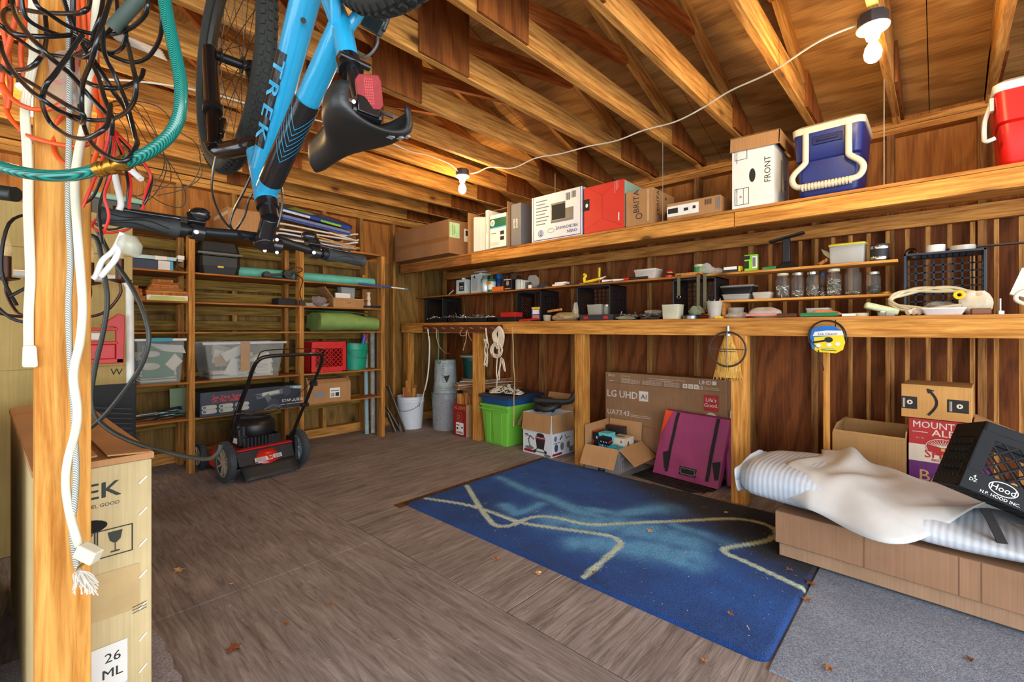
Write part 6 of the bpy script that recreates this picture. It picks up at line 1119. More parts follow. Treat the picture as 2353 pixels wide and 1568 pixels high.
printing(t, [('l', 'F', [(-.02, .05), (0, .04), (.02, .05)], .004, 0)], [ink], w, .2, .1)
fbox('booklet', 'white booklet sticking up from the small open box', 'booklet', 771, 805, 674, ZS[2]+.012, 4.28, .02, white); t, w, h = ftub('wire_basket', 'grey perforated basket with clear wrap standing in the small open box', 784, 816, 661, ZS[2]+.012, 4.31, .08, P('basket_grey', (150, 154, 152), .5))
x, w = fplace(842, 852, 4.25); o = MB().lathe([(0, 0), (.02, 0), (.022, .05), (.016, .07), (.022, .1), (.014, .13), (.022, .16), (.0, .17)], 16).build('spindle', P('antique_white', (206, 190, 170), .5), loc=(x, 4.25, ZS[2]), smooth=60); tag(o, 'white turned spindle standing beside the small open box', 'spindle')
stick('folding_knife', 'dark blue closed tool lying at the end of the second shelf', 'tool', [PY(836, 706, 4.2)+V((0, 0, .004)), PY(882, 707, 4.2)+V((0, 0, .006))], .01, P('dark_blue_tool', (30, 42, 60), .4))
o = MB().box(-.024, .024, -.008, .008, 0, .36).build('upright_board', lum, loc=(2.53, 4.46, ZS[2]), smooth=0); tag(o, 'narrow board standing at the end of the second shelf', 'board')
# level 3: folded canvas
x, w = fplace(738, 872, 4.2); gc = P('green_canvas', (128, 158, 84), .85, var=.12, bump=.15)
b = MB(); sec = lambda s, k: [(s, .02+.17*math.cos(a)*(1 if math.cos(a) < 0 else 1)+.15, .098+.097*math.sin(a)*(1-.12*k*math.cos(a))) for a in [2*PI*i/20+.2 for i in range(20)]]
rs = []
for i in range(12): f = i/11; rs.append([(-w/2+w*f+(.012*math.sin(p[1]*60) if i in (0, 11) else 0)+.05*(p[2]-.1)*(1 if f < .5 else -1), p[1], max(.0006, p[2]*(.78+.22*math.sin(PI*min(1, .25+f*.9)))+.004*math.sin(9*f+30*p[1]))) for p in sec(0, 1)])
b.rings(rs); t = thing('canvas_bundle', 'folded green canvas bundle on the middle shelf', 'cloth', (x, 4.2, ZS[3])); b.build('roll', gc, t, smooth=60)
b = MB(); b.grid(lambda a, c: V((-w/2+.01+(w*.9)*a, .1+.25*c, .19+.012*math.sin(3*a)+.006*math.sin(7*c)-.12*a*(1-c)**2*.2)), 14, 8); b.build('folded_flap', P('green_canvas_dark', (78, 112, 60), .85), t, smooth=60, solid=.006)
# level 4
def tote(label, u0, u1, vt, Yf, d, lidm, papers, tape=False, seed=1):
    t, w, h = ftub('clear_tote', label, u0, u1, vt, ZS[4], Yf, d, P('tote_clear', (196, 204, 200), .12, var=.03, alpha=.2), .84, 'tote'); rq = random.Random(seed)
    if lidm: MB().box(-w/2-.01, w/2+.01, -.01, d+.01, h, h+.018).build('lid', lidm[0], t, bevel=.003, smooth=0); MB().box(-.065, .065, -.016, .0, h-.008, h+.024).build('handle', lidm[1], t, bevel=.004, smooth=0)
    else: MB().box(-w/2-.008, w/2+.008, -.008, .012, h-.018, h).box(-w/2-.008, w/2+.008, d-.012, d+.008, h-.018, h).build('rim', P('rim_clear', (206, 204, 200), .3, alpha=.8), t, smooth=0)
    if tape: MB().box(-.05, .02, -.0105, -.009, .06, h).build('tape', P('packing_tape', (180, 140, 90), .25, alpha=.75), t, smooth=0)
    b = MB(); nm = len(papers)
    for k in range(26):
        cx = rq.uniform(-.24, .24)*w; cz = .035+rq.uniform(.0, .62)*h; a = rq.uniform(-.6, .6); sw_, sh_ = rq.uniform(.05, .1), rq.uniform(.03, .06); yy = .06+.006*k*d/.3
        b.mi = k % nm; b.at(Matrix.Translation((cx, yy, cz)) @ Matrix.Rotation(a, 4, 'Y') @ Matrix.Rotation(-.25+rq.uniform(-.2, .2), 4, 'X')); b.box(-sw_, sw_, 0, .0015, -sh_ if cz > sh_+.02 else -.01, sh_)
    b.mi = 0; b.at(Matrix.Identity(4))
    for k in range(9): b.mi = k % nm; b.box(-w*.38, w*.36, .05, d-.06, .008+.007*k, .013+.007*k)
    o = b.build('papers', papers, t, smooth=0); o['kind'] = 'stuff'; return t, w, h
bluep = P('blue_paper', (96, 130, 170), .6); greenp = P('green_folder', (46, 126, 104), .6)
t, w, h = tote('clear plastic tote of papers with a white lid and turquoise handle', 313, 425, 784, 4.2, .34, (P('lid_white', (222, 226, 224), .4), P('handle_teal', (24, 140, 164), .4)), [greenp, white, white, greenp, offw, bluep], seed=2)
MB().box(-w*.36, w*.3, .045, .05, .05, h*.9).build('folder', greenp, t, smooth=0)
printing(t, [('e', 'F', -.05, .22, .05, .022, 0), ('e', 'F', -.06, .13, .06, .026, 0), ('p', 'F', [(.03, .14), (.09, .22), (.14, .16), (.08, .09)], 1), ('p', 'F', [(-.08, .3), (.14, .28), (.16, .22), (.02, .24)], 1)], [P('bear_white', (206, 206, 200), .6), white], w, .3, h, Mx=frame((0, .043, 0), (1, 0, 0), (0, 0, 1)))
t, w, h = tote('large clear tote of cards and letters closed with brown tape', 468, 656, 786, 4.2, .36, None, [white, offw, white, bluep, P('kraft', (190, 160, 120), .7), white], True, 8)
printing(t, [('p', 'F', [(-.16, .04), (-.1, .17), (-.03, .15), (-.06, .02)], 0), ('r', 'F', -.06, .02, .03, .15, 1), ('t', 'F', 'Thank', -.02, .11, .022, 3, .1), ('t', 'F', 'you!', -.02, .07, .022, 3, .1), ('r', 'F', .03, .07, .03, .13, 2), ('r', 'F', .08, .2, .03, .13, 0)]+[('r', 'F', .09, .18, .05+.012*k, .052+.012*k, 4) for k in range(6)], [white, P('card_grey_blue', (196, 206, 206), .6), P('slate_card', (66, 84, 104), .6), ink, gry], w, .36, h, Mx=frame((0, .046, 0), (1, 0, 0), (0, 0, 1)))
x, w = fplace(722, 800, 4.2); h = fh(760, 786, 4.2, ZS[4]); crate('milk_crate', 'red milk crate full of odds and ends on the lower shelf', (x-.02, 4.2+.15, ZS[4]), 0, w+.02, .29, h, P('crate_red', (200, 30, 26), .45), 'x', nd=6)
x, w = fplace(800, 857, 4.22); h = fh(828, 790, 4.22, ZS[4])
bucket('bucket', 'turquoise green plastic bucket beside the red crate', (x, 4.22+w/2, ZS[4]), w/2*.82, w/2, h, P('jade_bucket', (20, 150, 120), .4), handle=(3.5, .1), rings=1)
stick('brush_handle', 'blue handle leaning out of the turquoise bucket', 'handle', [(x+.02, 4.28, ZS[4]+h*.4), (x+.085, 4.3, ZS[4]+h+.08)], .016, P('handle_blue', (40, 90, 190), .4)); stick('brush_handle', 'red handle leaning out of the turquoise bucket', 'handle', [(x+.03, 4.33, ZS[4]+h*.4), (x+.15, 4.35, ZS[4]+h+.1)], .014, red)
# level 5
hk_m = [P('hook_steel', (150, 160, 160), .3, .9), P('hook_teal', (40, 96, 110), .4, .5), blkm]
x, w = fplace(315, 425, 4.25)
for k in range(18):
    a = R.uniform(-.5, .5); L = R.uniform(.05, .10); cx, cy, cz = x+R.uniform(-.08, .09), 4.32+R.uniform(-.07, .07), ZS[5]+.008+.0075*(k//2)
    pts = spline([(-L, 0, 0), (-L*.3, .01, .002), (L*.6, 0, .004), (L, .02, .0), (L*.8, .045, .002)], 4); o = MB().tube(pts, .0045, 6).build('metal_hook', hk_m[k % 3], loc=(cx, cy, cz), rot=a, smooth=60); tag(o, 'metal hook in the loose heap on the lowest shelf', 'hook', 'heap of metal hooks')
o = MB().box(-.055, .055, 0, .008, 0, fh(412, 893, 4.4, ZS[5])).build('pale_board', P('pale_green_board', (140, 160, 124), .7), loc=(PY(411, 900, 4.42).x, 4.42, ZS[5]), rot=(-.12, 0, 0), smooth=0, bevel=.004); tag(o, 'pale green board standing behind the heap of hooks', 'board')
x, w = fplace(459, 690, 4.17); h = fh(575, 892, 4.17, ZS[5])
t = carton('telescope_box', 'long dark navy telescope carton with red slogan and a telescope picture', (x, 4.16, ZS[5]), 0, w, .3, h-.005, P('scope_navy', (30, 38, 52), .4), bev=.003)
wo = P('pale_oval', (176, 178, 170), .6); pr = [('t', 'F', 'Set Your Sights', -.19, h*.68, .03, 0, 0, .008, .82), ('t', 'F', 'On The Universe.', -.185, h*.54, .03, 0, 0, .008, .78), ('p', 'F', [(.24, h-.01), (.42, h-.01), (.42, h*.78), (.3, h*.85)], 5), ('t', 'F', 'tasco', .35, h*.83, .024, 3, 0, .012), ('t', 'F', 'STARGUIDE', .31, h*.27, .024, 3, 0, .008), ('l', 'F', [(.2, h*.16), (.42, h*.18)], .005, 4), ('l', 'F', [(.03, h*.62), (.26, h*.78)], .045, 1), ('e', 'F', .26, h*.76, .035, .045, 2), ('l', 'F', [(.07, h*.68), (.19, h*.745)], .028, 4), ('l', 'F', [(.1, h*.6), (.14, h*.2)], .04, 1), ('e', 'F', .15, h*.22, .045, .05, 2), ('l', 'F', [(.15, h*.2), (.08, h*.05)], .012, 1), ('l', 'F', [(.15, h*.2), (.22, h*.04)], .012, 1), ('l', 'F', [(.0, h*.7), (.05, h*.6)], .012, 2)]
for r_ in range(2):
    for c_ in range(3): cx = -.32+.115*c_; cz = h*(.38-.17*r_); pr += [('r', 'F', cx-.035, cx+.035, cz-.016, cz+.016, 4), ('e', 'F', cx-.035, cz, .016, .016, 4), ('e', 'F', cx+.035, cz, .016, .016, 4), ('e', 'F', cx-.032, cz, .011, .011, 1)]
printing(t, pr, [P('slogan_red', (214, 56, 56), .6), P('scope_mid', (92, 98, 108), .4), P('scope_dark', (54, 58, 66), .4), white, wo, P('swoosh', (100, 140, 160), .5)], w, .3, h)
x, w = fplace(706, 805, 4.19); h = fh(760, 880, 4.19, ZS[5]); t = carton('open_carton', 'brown parcel carton with a white label standing open on the lowest shelf', (x, 4.185, ZS[5]), 0, w, .3, h, card, flaps={'F': -60, 'L': 8, 'R': -30, 'B': -60}, fl=.062)
printing(t, [('r', 'F', .0, .1, .04, .13, 0), ('r', 'F', .01, .09, .1, .106, 1), ('r', 'F', .055, .09, .05, .085, 1), ('e', 'F', -.1, .08, .05, .02, 2)]+[('r', 'F', .01+.006*k, .013+.006*k, .05, .085, 1) for k in range(6)], [white, ink, P('print_blue', (110, 130, 150), .7)], w, .3, h)
pvc = [P('pipe_pale', (150, 176, 180), .5), P('pipe_birch', (176, 176, 164), .7, var=.25, scale=20), P('pipe_dark', (70, 72, 70), .6)]
for i, (u, r_, L, m_, lab) in enumerate(((843, .022, 1.05, 0, 'pale blue plastic pipe standing behind the shelf end'), (857, .024, 1.15, 1, 'mottled white pole standing second from the upright at the shelf end'), (867, .028, 1.2, 2, 'dark grey post standing against the shelf end'))):
    p = PY(u, 980, 4.43); o = MB().cyl((0, 0, 0), (.012*i-.02, -.0, L), r_, n=14).build('standing_pipe', pvc[m_], loc=(p.x, 4.43, .001)); tag(o, lab, 'pipe')
# ---- lawn mower
yw = .1; t = thing('lawn_mower', 'red and black push lawn mower with a folding black handle parked under the shelf unit', 'mower', (1.315, 3.80, .001), yw)
dred = P('mower_red', (196, 26, 20), .3, coat=.4); dk = P('mower_black', (34, 38, 44), .4); tyre = P('tyre_grey', (60, 64, 68), .7, var=.2); hubm = P('hub_beige', (170, 156, 134), .5); hubg = P('hub_grey', (150, 160, 172), .45)
def wheel(x, y, r_, wd, hub):
    w_ = MB().lathe([(r_*.72, -wd/2), (r_*.93, -wd/2), (r_, -wd/3), (r_, wd/3), (r_*.93, wd/2), (r_*.72, wd/2), (r_*.72, -wd/2)], 32, ax=0).build('wheel', tyre, t, loc=(x, y, r_), smooth=40)
    b = MB(); b.lathe([(0, -wd*.42), (r_*.16, -wd*.42), (r_*.2, -wd*.2), (r_*.2, 0), (r_*.74, .0), (r_*.74, wd*.1), (0, wd*.1)], 28, ax=0)
    for k in range(8): a = 2*PI*k/8; b.bar((-.006, r_*.15*math.cos(a), r_*.15*math.sin(a)), (-.006, r_*.72*math.cos(a+.3), r_*.72*math.sin(a+.3)), .012, .03, (1, 0, 0))
    b.lathe([(r_*.66, -wd*.4), (r_*.74, -wd*.4), (r_*.74, .0), (r_*.66, .0)], 28, ax=0); b.build('hub', hub, w_, smooth=40)
    b = MB()
    for k in range(28): a = 2*PI*k/28; b.bar((-wd*.4, r_*1.003*math.cos(a), r_*1.003*math.sin(a)), (wd*.4, r_*1.003*math.cos(a+.06), r_*1.003*math.sin(a+.06)), .006, .008, (0, math.cos(a), math.sin(a)))
    b.build('tread', tyre, w_, smooth=0)
wheel(-.27, 0, .143, .05, hubm); wheel(.27, 0, .143, .05, hubg); wheel(-.25, .52, .1, .045, hubm); wheel(.25, .52, .1, .045, hubg)
b = MB(); rg = lambda s, z, y0=.26: [(s*.235*math.cos(a)*(1.02 if abs(math.cos(a)) > .7 else 1), y0+s*.33*math.sin(a), z) for a in [2*PI*k/36 for k in range(36)]]
b.rings([rg(1.06, .06), rg(1.05, .1), rg(.98, .15), rg(.9, .185), rg(.55, .2), rg(.2, .205)], caps=(False, True)); b.build('deck', dred, t, smooth=50)
b = MB(); b.box(-.235, .235, -.075, .02, .06, .09).box(-.235, -.215, -.06, .1, .06, .235).box(.215, .235, -.06, .1, .06, .235)
b.rings([[(-.21, -.02, .2), (.21, -.02, .2), (.21, .08, .2), (-.21, .08, .2)], [(-.205, -.07, .1), (.205, -.07, .1), (.205, .06, .1), (-.205, .06, .1)]]); b.build('rear_shroud', dk, t, bevel=.006, smooth=0)
MB().grid(lambda a, c: V((-.2+.4*a, -.074-.09*c, .1-.085*c)), 6, 4).build('rear_flap', P('flap_rubber', (44, 46, 46), .6), t, solid=.004)
MB().box(-.205, .205, -.028, .03, .2, .212).build('red_edge', dred, t, bevel=.002, smooth=0)
Mx = frame((0, -.048, .15), (1, 0, 0), (0, .45, .9)); printing(t, [('r', 'F', -.1, .03, -.045, -.012, 0), ('r', 'F', .035, .1, -.04, -.01, 0), ('r', 'F', -.1, .03, -.017, -.012, 1), ('r', 'F', .0, .028, -.04, -.02, 2)]+[('r', 'F', -.09+.0*k, -.02, -.042+.006*k, -.039+.006*k, 3) for k in range(4)]+[('r', 'F', .045, .09, -.036+.006*k, -.033+.006*k, 3) for k in range(4)], [P('label_pale', (206, 204, 200), .5), P('warn_orange', (220, 96, 60), .5), P('warn_red', (196, 60, 56), .5), gry], Mx=Mx @ Matrix.Translation((0, 0, .012)), name='warning_labels')
b = MB(); b.at(Matrix.Translation((0, -.07, -.02))); b.box(-.13, .14, .12, .38, .205, .3).box(-.16, -.09, .13, .24, .24, .37).box(.05, .15, .1, .2, .22, .3); b.lathe([(.15, .3), (.16, .32), (.16, .38), (.15, .4), (.12, .425), (.05, .435), (0, .435)], 28, o=(.0, .25, 0)); b.build('engine', blk, t, bevel=.008)
b = MB()
for k in range(9): b.box(-.11+.026*k, -.1+.026*k, .025, .06, .21, .28)
b.build('cooling_fins', dk, t, smooth=0)
b = MB()
for k in range(4): b.tube([((.055+.022*k)*math.cos(a), .18+(.055+.022*k)*math.sin(a), .417) for a in [2*PI*j/24 for j in range(24)]], .004, 5, True)
b.build('fan_guard', dk, t); b = MB(); b.box(-.163, -.158, .08, .15, .24, .28); b.build('engine_label', white, t, smooth=0)
MB().cyl((-.12, .07, .3), (-.12, .07, .37), .025, n=12).build('fuel_cap', blk, t)
ht = P('handle_black', (22, 22, 22), .3, coat=.3)
for sx in (-1, 1): MB().tube([(sx*.235, .04, .19), (sx*.236, -.02, .32), (sx*.24, -.16, .52)], .013, 10).build('lower_handle', ht, t, smooth=60); MB().cyl((sx*.24-.03, -.15, .505), (sx*.24+.03, -.15, .505), .016, n=10).build('knob', blk, t)
MB().tube(spline([(-.245, -.14, .5), (-.245, -.28, .7), (-.245, -.38, .84), (-.225, -.42, .895), (-.17, -.435, .915), (0, -.437, .918), (.17, -.435, .915), (.225, -.42, .895), (.245, -.38, .84), (.245, -.28, .7), (.245, -.14, .5)], 5), .013, 10).build('upper_handle', ht, t, smooth=60)
MB().tube(spline([(-.235, -.38, .84), (-.235, -.43, .92), (-.2, -.45, .955), (0, -.455, .96), (.19, -.45, .955), (.235, -.43, .92), (.235, -.37, .84), (.22, -.36, .82)], 5), .004, 6).build('safety_bail', ht, t, smooth=60)
MB().tube(spline([(.25, -.3, .74), (.2, -.15, .6), (.1, .05, .45), (.02, .2, .42)], 6), .0025, 5).build('starter_cord', blk, t); MB().tube(spline([(-.25, -.33, .77), (-.26, -.2, .6), (-.25, -.05, .4), (-.15, .1, .3)], 6), .004, 5).build('control_cable', blk, t)
MB().box(.235, .275, -.28, -.23, .66, .7).build('cord_guide', blk, t, bevel=.003)
# ================= POST, CABLES, CARTONS AT THE SIDE, BICYCLE =================
YP = 1.42; xa, xb = PY(79, 900, YP).x, PY(210, 900, YP).x
pm_ = WOOD('pillar_fir', (176, 112, 40), (226, 168, 88), 2, fine=44)
o = MB().box(0, xb-xa, 0, .089, 0, 2.40).build('pillar', pm_, loc=(xa, YP, 0), bevel=.003, smooth=0); o['kind'] = 'structure'
# cartons
bike_card = CARD('bike_carton', (206, 186, 140), 2)
t = thing('bicycle_carton', 'tall narrow bicycle carton standing behind the post, printed with a handle hole and glass symbol', 'box', (.15, 1.585, .0105), .03)
w, d, h = .225, 1.3, .765
MB().box(-w/2, w/2, 0, d, 0, h-.03).build('body', bike_card, t, bevel=.004, smooth=0)
b = MB(); b.box(-w/2-.004, w/2+.004, -.004, d+.004, h-.028, h-.012); b.build('lid', CARD('lid_card', (186, 138, 92)), t, smooth=0)
b = MB(); b.bar((-w/2-.002, d/2, h-.012), (.0, d/2, h+.0), d, .004, (-.1, 0, 1)); b.bar((.02, d/2, h-.004), (w/2+.002, d/2, h-.012), d, .004, (.1, 0, 1)); b.build('flap', MATS['lid_card'], t, smooth=0)
pr = [('t', 'F', 'TREK', -.03, .655, .04, 0, 0, .02, 1.15), ('t', 'F', 'RIDE GREEN . FEEL GOOD', -.03, .632, .009, 0, 0, .006), ('e', 'F', -.035, .585, .055, .02, 1), ('l', 'F', [(.0, .5), (.07, .5), (.07, .57-.0), (.0, .57-.0), (.0, .5)], .003, 0), ('l', 'F', [(-.075, .5), (-.005, .5), (-.005, .57), (-.075, .57), (-.075, .5)], .003, 0), ('p', 'F', [(.02, .562), (.05, .562), (.046, .54), (.038, .532), (.032, .532), (.024, .54)], 0), ('r', 'F', .034, .036, .512, .535, 0), ('r', 'F', .026, .044, .508, .512, 0), ('l', 'F', [(-.07, .505), (-.01, .565)], .003, 0), ('r', 'F', -.05, -.02, .515, .55, 0), ('r', 'F', -.06, .085, .34, .46, 2), ('r', 'F', -.075, .06, -.0, .27, 3), ('p', 'F', [(-.075, .0), (.06, .0), (.06, .16), (.0, .13), (-.04, .08), (-.075, .05)], 4), ('t', 'F', '26', .03, .225, .024, 0, 0, .012), ('t', 'F', 'ML', .03, .185, .024, 0, 0, .012), ('r', 'F', -.075, -.068, .02, .14, 0)]
pr += [('l', 'F', [(.085, .08+.085*k), (.1, .095+.085*k)], .004, 3) for k in range(8)]+[('l', 'F', [(.07, .33+.008*k), (.1, .335+.008*k)], .0015, 0) for k in range(3)]+[('l', 'T', [(-.02, .5+.02*k), (.05+.02*(k % 3), .5+.02*k)], .006, 0) for k in range(8)]
printing(t, pr, [P('carton_ink', (52, 56, 48), .8), P('hole_dark', (14, 12, 10), .9), P('tape_patch', (190, 162, 112), .5), white, P('label_grey_area', (206, 206, 202), .7)], w, d, h-.0)
t = thing('bicycle_carton', 'second tall carton with taped seams standing farther from the floor beside the post', 'box', (-.145, 1.86, .0105), .02)
MB().box(-.1, .1, 0, 1.1, 0, .755).build('body', bike_card, t, bevel=.004, smooth=0); MB().box(-.102, .102, -.002, 1.1, .755, .768).build('lid', MATS['lid_card'], t, bevel=.002, smooth=0)
printing(t, [('l', 'F', [(.06, .03+.07*k), (.085, .045+.07*k)], .005, 0) for k in range(10)], [white], .2, 1.1, .75)
bx = PY(305, 700, 3.3).x; tall = CARD('tall_carton', (186, 160, 100), 2)
t = thing('tall_carton', 'very tall flat brown carton standing at the end of the shelf unit', 'box', (bx-.5, 3.3, .001)); MB().box(-.5, .5, 0, .3, 0, 1.72).build('body', tall, t, bevel=.004, smooth=0)
MB().box(-.502, .502, -.001, .3, 1.5, 1.504).build('score_line', P('score_brown', (130, 104, 60), .8), t, smooth=0)
printing(t, [('t', 'F', 'R', .28, .85, .035, 0, .1), ('t', 'F', 'W', .43, .85, .035, 0, -.05), ('l', 'F', [(-.43, .0), (-.43, 1.7)], .003, 1), ('l', 'F', [(-.5, .9), (.5, .9)], .002, 1), ('l', 'F', [(-.37, 1.62), (-.18, 1.62), (-.18, 1.69), (-.37, 1.69), (-.37, 1.62)], .004, 1), ('r', 'F', .15, .33, 1.1, 1.27, 2)], [ink, MATS['score_brown'], P('grey_patch', (186, 178, 150), .7)], 1., .3, 1.72)
tubeW = P('white_tube', (222, 222, 210), .4)
a, c, e = PY(200, 638, 3.12), PY(296, 640, 3.12), PY(300, 1000, 3.12)
stick('white_tubing', 'bent white metal tube standing in front of the tall carton', 'frame', [a-V((.25, 0, 0)), a, a.lerp(c, .7), c+V((-.03, 0, -.005)), c+V((0, 0, -.04)), c+V((.004, 0, -.12)), V((e.x, 3.12, .6)), V((e.x, 3.12, .02))], .017, tubeW, 10, 6)
t = thing('hanging_rack', 'red plastic rack with pierced side and a white sticker', 'rack', PY(250, 836, 3.05), 0)
xl, xr = PY(206, 780, 3.05).x-t.location.x, PY(285, 780, 3.05).x-t.location.x; zt = PY(250, 748, 3.05).z-t.location.z
b = MB(); b.box(xl-.1, xr, 0, .05, 0, .025).box(xl-.1, xr-.02, .0, .02, zt*.5, zt*.58).box(xl-.1, xr-.02, .0, .02, zt*.86, zt*.94).box(xl-.1, xr-.03, .02, .03, .02, zt*.5); b.build('cross_bars', red, t, bevel=.004, smooth=0)
b = MB(); b.M = frame((0, .05, 0), (1, 0, 0), (0, 0, 1)); b.prism([(xr-.03, .0), (xr, .0), (xr+.004, zt+.05), (xr-.02, zt+.06), (xr-.09, zt), (xr-.03, zt-.01)], .0, .05); b.build('side_plate', red, t, bevel=.003, smooth=0)
printing(t, [('r', 'F', xl-.0, xr-.09, zt*.63, zt*.8, 0)], [P('sticker', (214, 196, 190), .6)], Mx=frame((0, -.002, 0), (1, 0, 0), (0, 0, 1)), name='sticker')
MB().box(xl-.0, xr-.09, -.001, .001, zt*.62, zt*.81).build('sticker_back', red, t, smooth=0)
t = thing('ribbed_panel', 'black ribbed plastic panel leaning behind the bicycle carton', 'panel', V((PY(240, 960, 2.98).x, 2.98, .001)), (.06, 0, 0))
hp = PY(250, 882, 2.98).z; MB().box(-.2, .115, 0, .012, 0, hp).build('sheet', blkm, t, bevel=.005, smooth=0); b = MB()
for k in range(30): b.bar((-.19, -.003, .06+.024*k), (.1, -.003, .01+.024*k), .006, .008, (0, 1, 0))
b.build('ribs', blk, t, smooth=0)
# chandelier behind the post
bz = P('bronze', (74, 48, 38), .35, .7); flame = P('clear_bulb', (236, 206, 150), .08, alpha=.35)
cc = PD(118, 690, 1.95); t = thing('chandelier', 'bronze candle chandelier with clear flame bulbs half hidden by the post', 'chandelier', cc)
MB().lathe([(0, -.1), (.02, -.09), (.03, -.06), (.015, -.02), (.025, .03), (.012, .08), (.01, .3), (0, .3)], 16).build('stem', bz, t, smooth=60)
for k in range(5):
    a = 2*PI*k/5+.92; c_, s_ = math.cos(a), math.sin(a); rr_ = .225
    ar_ = MB().tube(spline([(0, 0, -.03), (c_*.08, s_*.08, -.07), (c_*.17, s_*.17, -.05), (c_*rr_, s_*rr_, .03), (c_*rr_, s_*rr_, .08)], 6), .006, 8).build('arm', bz, t, smooth=60)
    MB().lathe([(0, .08), (.04, .092), (.042, .098), (.015, .1), (.015, .19), (0, .19)], 16, o=(c_*rr_, s_*rr_, 0)).build('candle_cup', bz, ar_)
    MB().lathe([(.01, .19), (.018, .215), (.016, .24), (.004, .28), (0, .283)], 12, o=(c_*rr_, s_*rr_, 0)).build('flame_bulb', flame, ar_, smooth=70)
MB().tube(spline([(0, 0, .29), (-.01, 0, .6), (.0, 0, 1.08)], 4), .005, 6).build('hanging_chain', bz, t); MB().tube(spline([(-.1, -.12, -.03), (-.14, -.15, .1), (-.12, -.15, .28), (-.05, -.1, .34)], 5), .006, 6).build('hanging_wire', blk, t, smooth=60)
MB().tube(spline([(-.15, -.15, -.04), (-.1, -.2, -.09), (.0, -.22, -.1), (.06, -.2, -.04), (-.02, -.2, .06), (-.12, -.18, .0)], 5), .006, 6).build('hanging_wire', blk, t, smooth=60)
a, c = PD(-20, 440, 1.3), PD(37, 447, 1.3); o = MB().cyl((0, 0, 0), c-a, .021, n=14).build('hanging_handlebar', P('grip_black', (28, 34, 32), .45), loc=a, bevel=.003); tag(o, 'end of another dark handlebar grip beside the post', 'grip')
# ---- cables hung on the post
cb_ = P('cable_black', (20, 22, 22), .28, coat=.3); co_ = P('cable_orange', (226, 84, 24), .45); cw_ = P('cable_white', (222, 216, 190), .45, var=.06)
rc = random.Random(21)
def wirepx(name, label, px, dd, r, mt, cat='cable', n=7, k=6, grp=None, jit=.05):
    ph = rc.uniform(0, 6); pts = [PD(u, v, dd+jit*math.sin(ph+i*.9)) for i, (u, v) in enumerate(px)]; o0 = pts[0].copy()
    return tag(MB().tube([p-o0 for p in spline(pts, k)], r, n).build(name, mt, loc=o0, smooth=70), label, cat, grp)
BL = [[(25, -30), (30, 10), (38, 38), (63, 77), (92, 107), (122, 138), (163, 172), (200, 215), (245, 262), (258, 275)],
 [(-20, 40), (0, 57), (40, 88), (85, 118), (130, 128), (170, 128), (205, 105), (218, 70), (232, 30), (240, -30)],
 [(73, -30), (84, 10), (110, 30), (160, 62), (215, 78), (262, 78), (300, 65), (330, 38), (340, 10), (338, -30)],
 [(207, -30), (205, 10), (195, 24), (172, 31), (96, 29), (40, 20), (15, 22), (7, 40), (20, 65), (45, 80), (107, 84), (166, 80)],
 [(0, 96), (6, 119), (29, 163), (67, 205), (100, 230), (134, 253), (165, 266), (210, 276), (255, 274), (291, 256), (310, 226), (312, 184), (304, 147), (295, 105), (289, 77), (292, -20)],
 [(168, 77), (210, 101), (249, 124), (297, 143), (335, 135), (362, 100), (372, 55), (368, -30)],
 [(168, -30), (168, 67), (166, 134), (170, 191), (184, 249), (187, 277)],
 [(262, -30), (240, 40), (220, 103), (209, 143), (193, 182), (188, 220), (191, 280), (210, 328), (249, 360), (287, 370), (312, 338), (310, 310), (290, 235), (262, 170), (240, 120), (235, 60)],
 [(190, 80), (130, 165), (107, 193), (98, 220), (100, 249), (115, 281), (138, 300), (165, 315), (200, 318), (235, 300), (248, 280), (254, 240)],
 [(104, 34), (107, 80), (100, 125), (92, 134), (76, 151), (48, 161), (-10, 157)],
 [(138, -30), (165, 54), (191, 105), (224, 172), (239, 222), (256, 268), (256, 310)],
 [(264, -30), (268, 40), (235, 90), (201, 130), (172, 128)],
 [(200, 120), (220, 145), (258, 207), (287, 249), (306, 300), (316, 330), (300, 350)],
 [(0, 150), (25, 170), (60, 185), (110, 215), (160, 245), (190, 262), (190, 282), (170, 275), (140, 255)],
 [(290, 80), (280, 110), (255, 120), (215, 108), (170, 85), (120, 75), (60, 40), (48, -30)],
 [(330, 160), (322, 180), (290, 198), (255, 203), (220, 197), (190, 185)]]
LB = ['running diagonally from the top corner', 'looping low across the white cord', 'in the wide upper loop', 'in the flat loop nearest the orange strands', 'in the biggest hanging loop', 'looping beside the green hose', 'hanging straight down in front of the post', 'in the lowest loop above the brass coupling', 'curling round the front of the post', 'short and crossing the white cord', 'slanting down towards the red wires', 'bent behind the grey foam tube', 'ending beside the hanging thin wires', 'doubled over in front of the lit bulb', 'sagging across the middle of the tangle', 'short and curved beside the biggest loop']
for i, (px, lb) in enumerate(zip(BL, LB)): wirepx('black_cable', 'black cable '+lb, px, (.86, .92, .84, .9, .82, .88, .94, .83, .8, .93, .86, .9, .95, .81, .89, .93)[i], (.0038 if i % 3 else .0044), cb_, grp='black cables on the post')
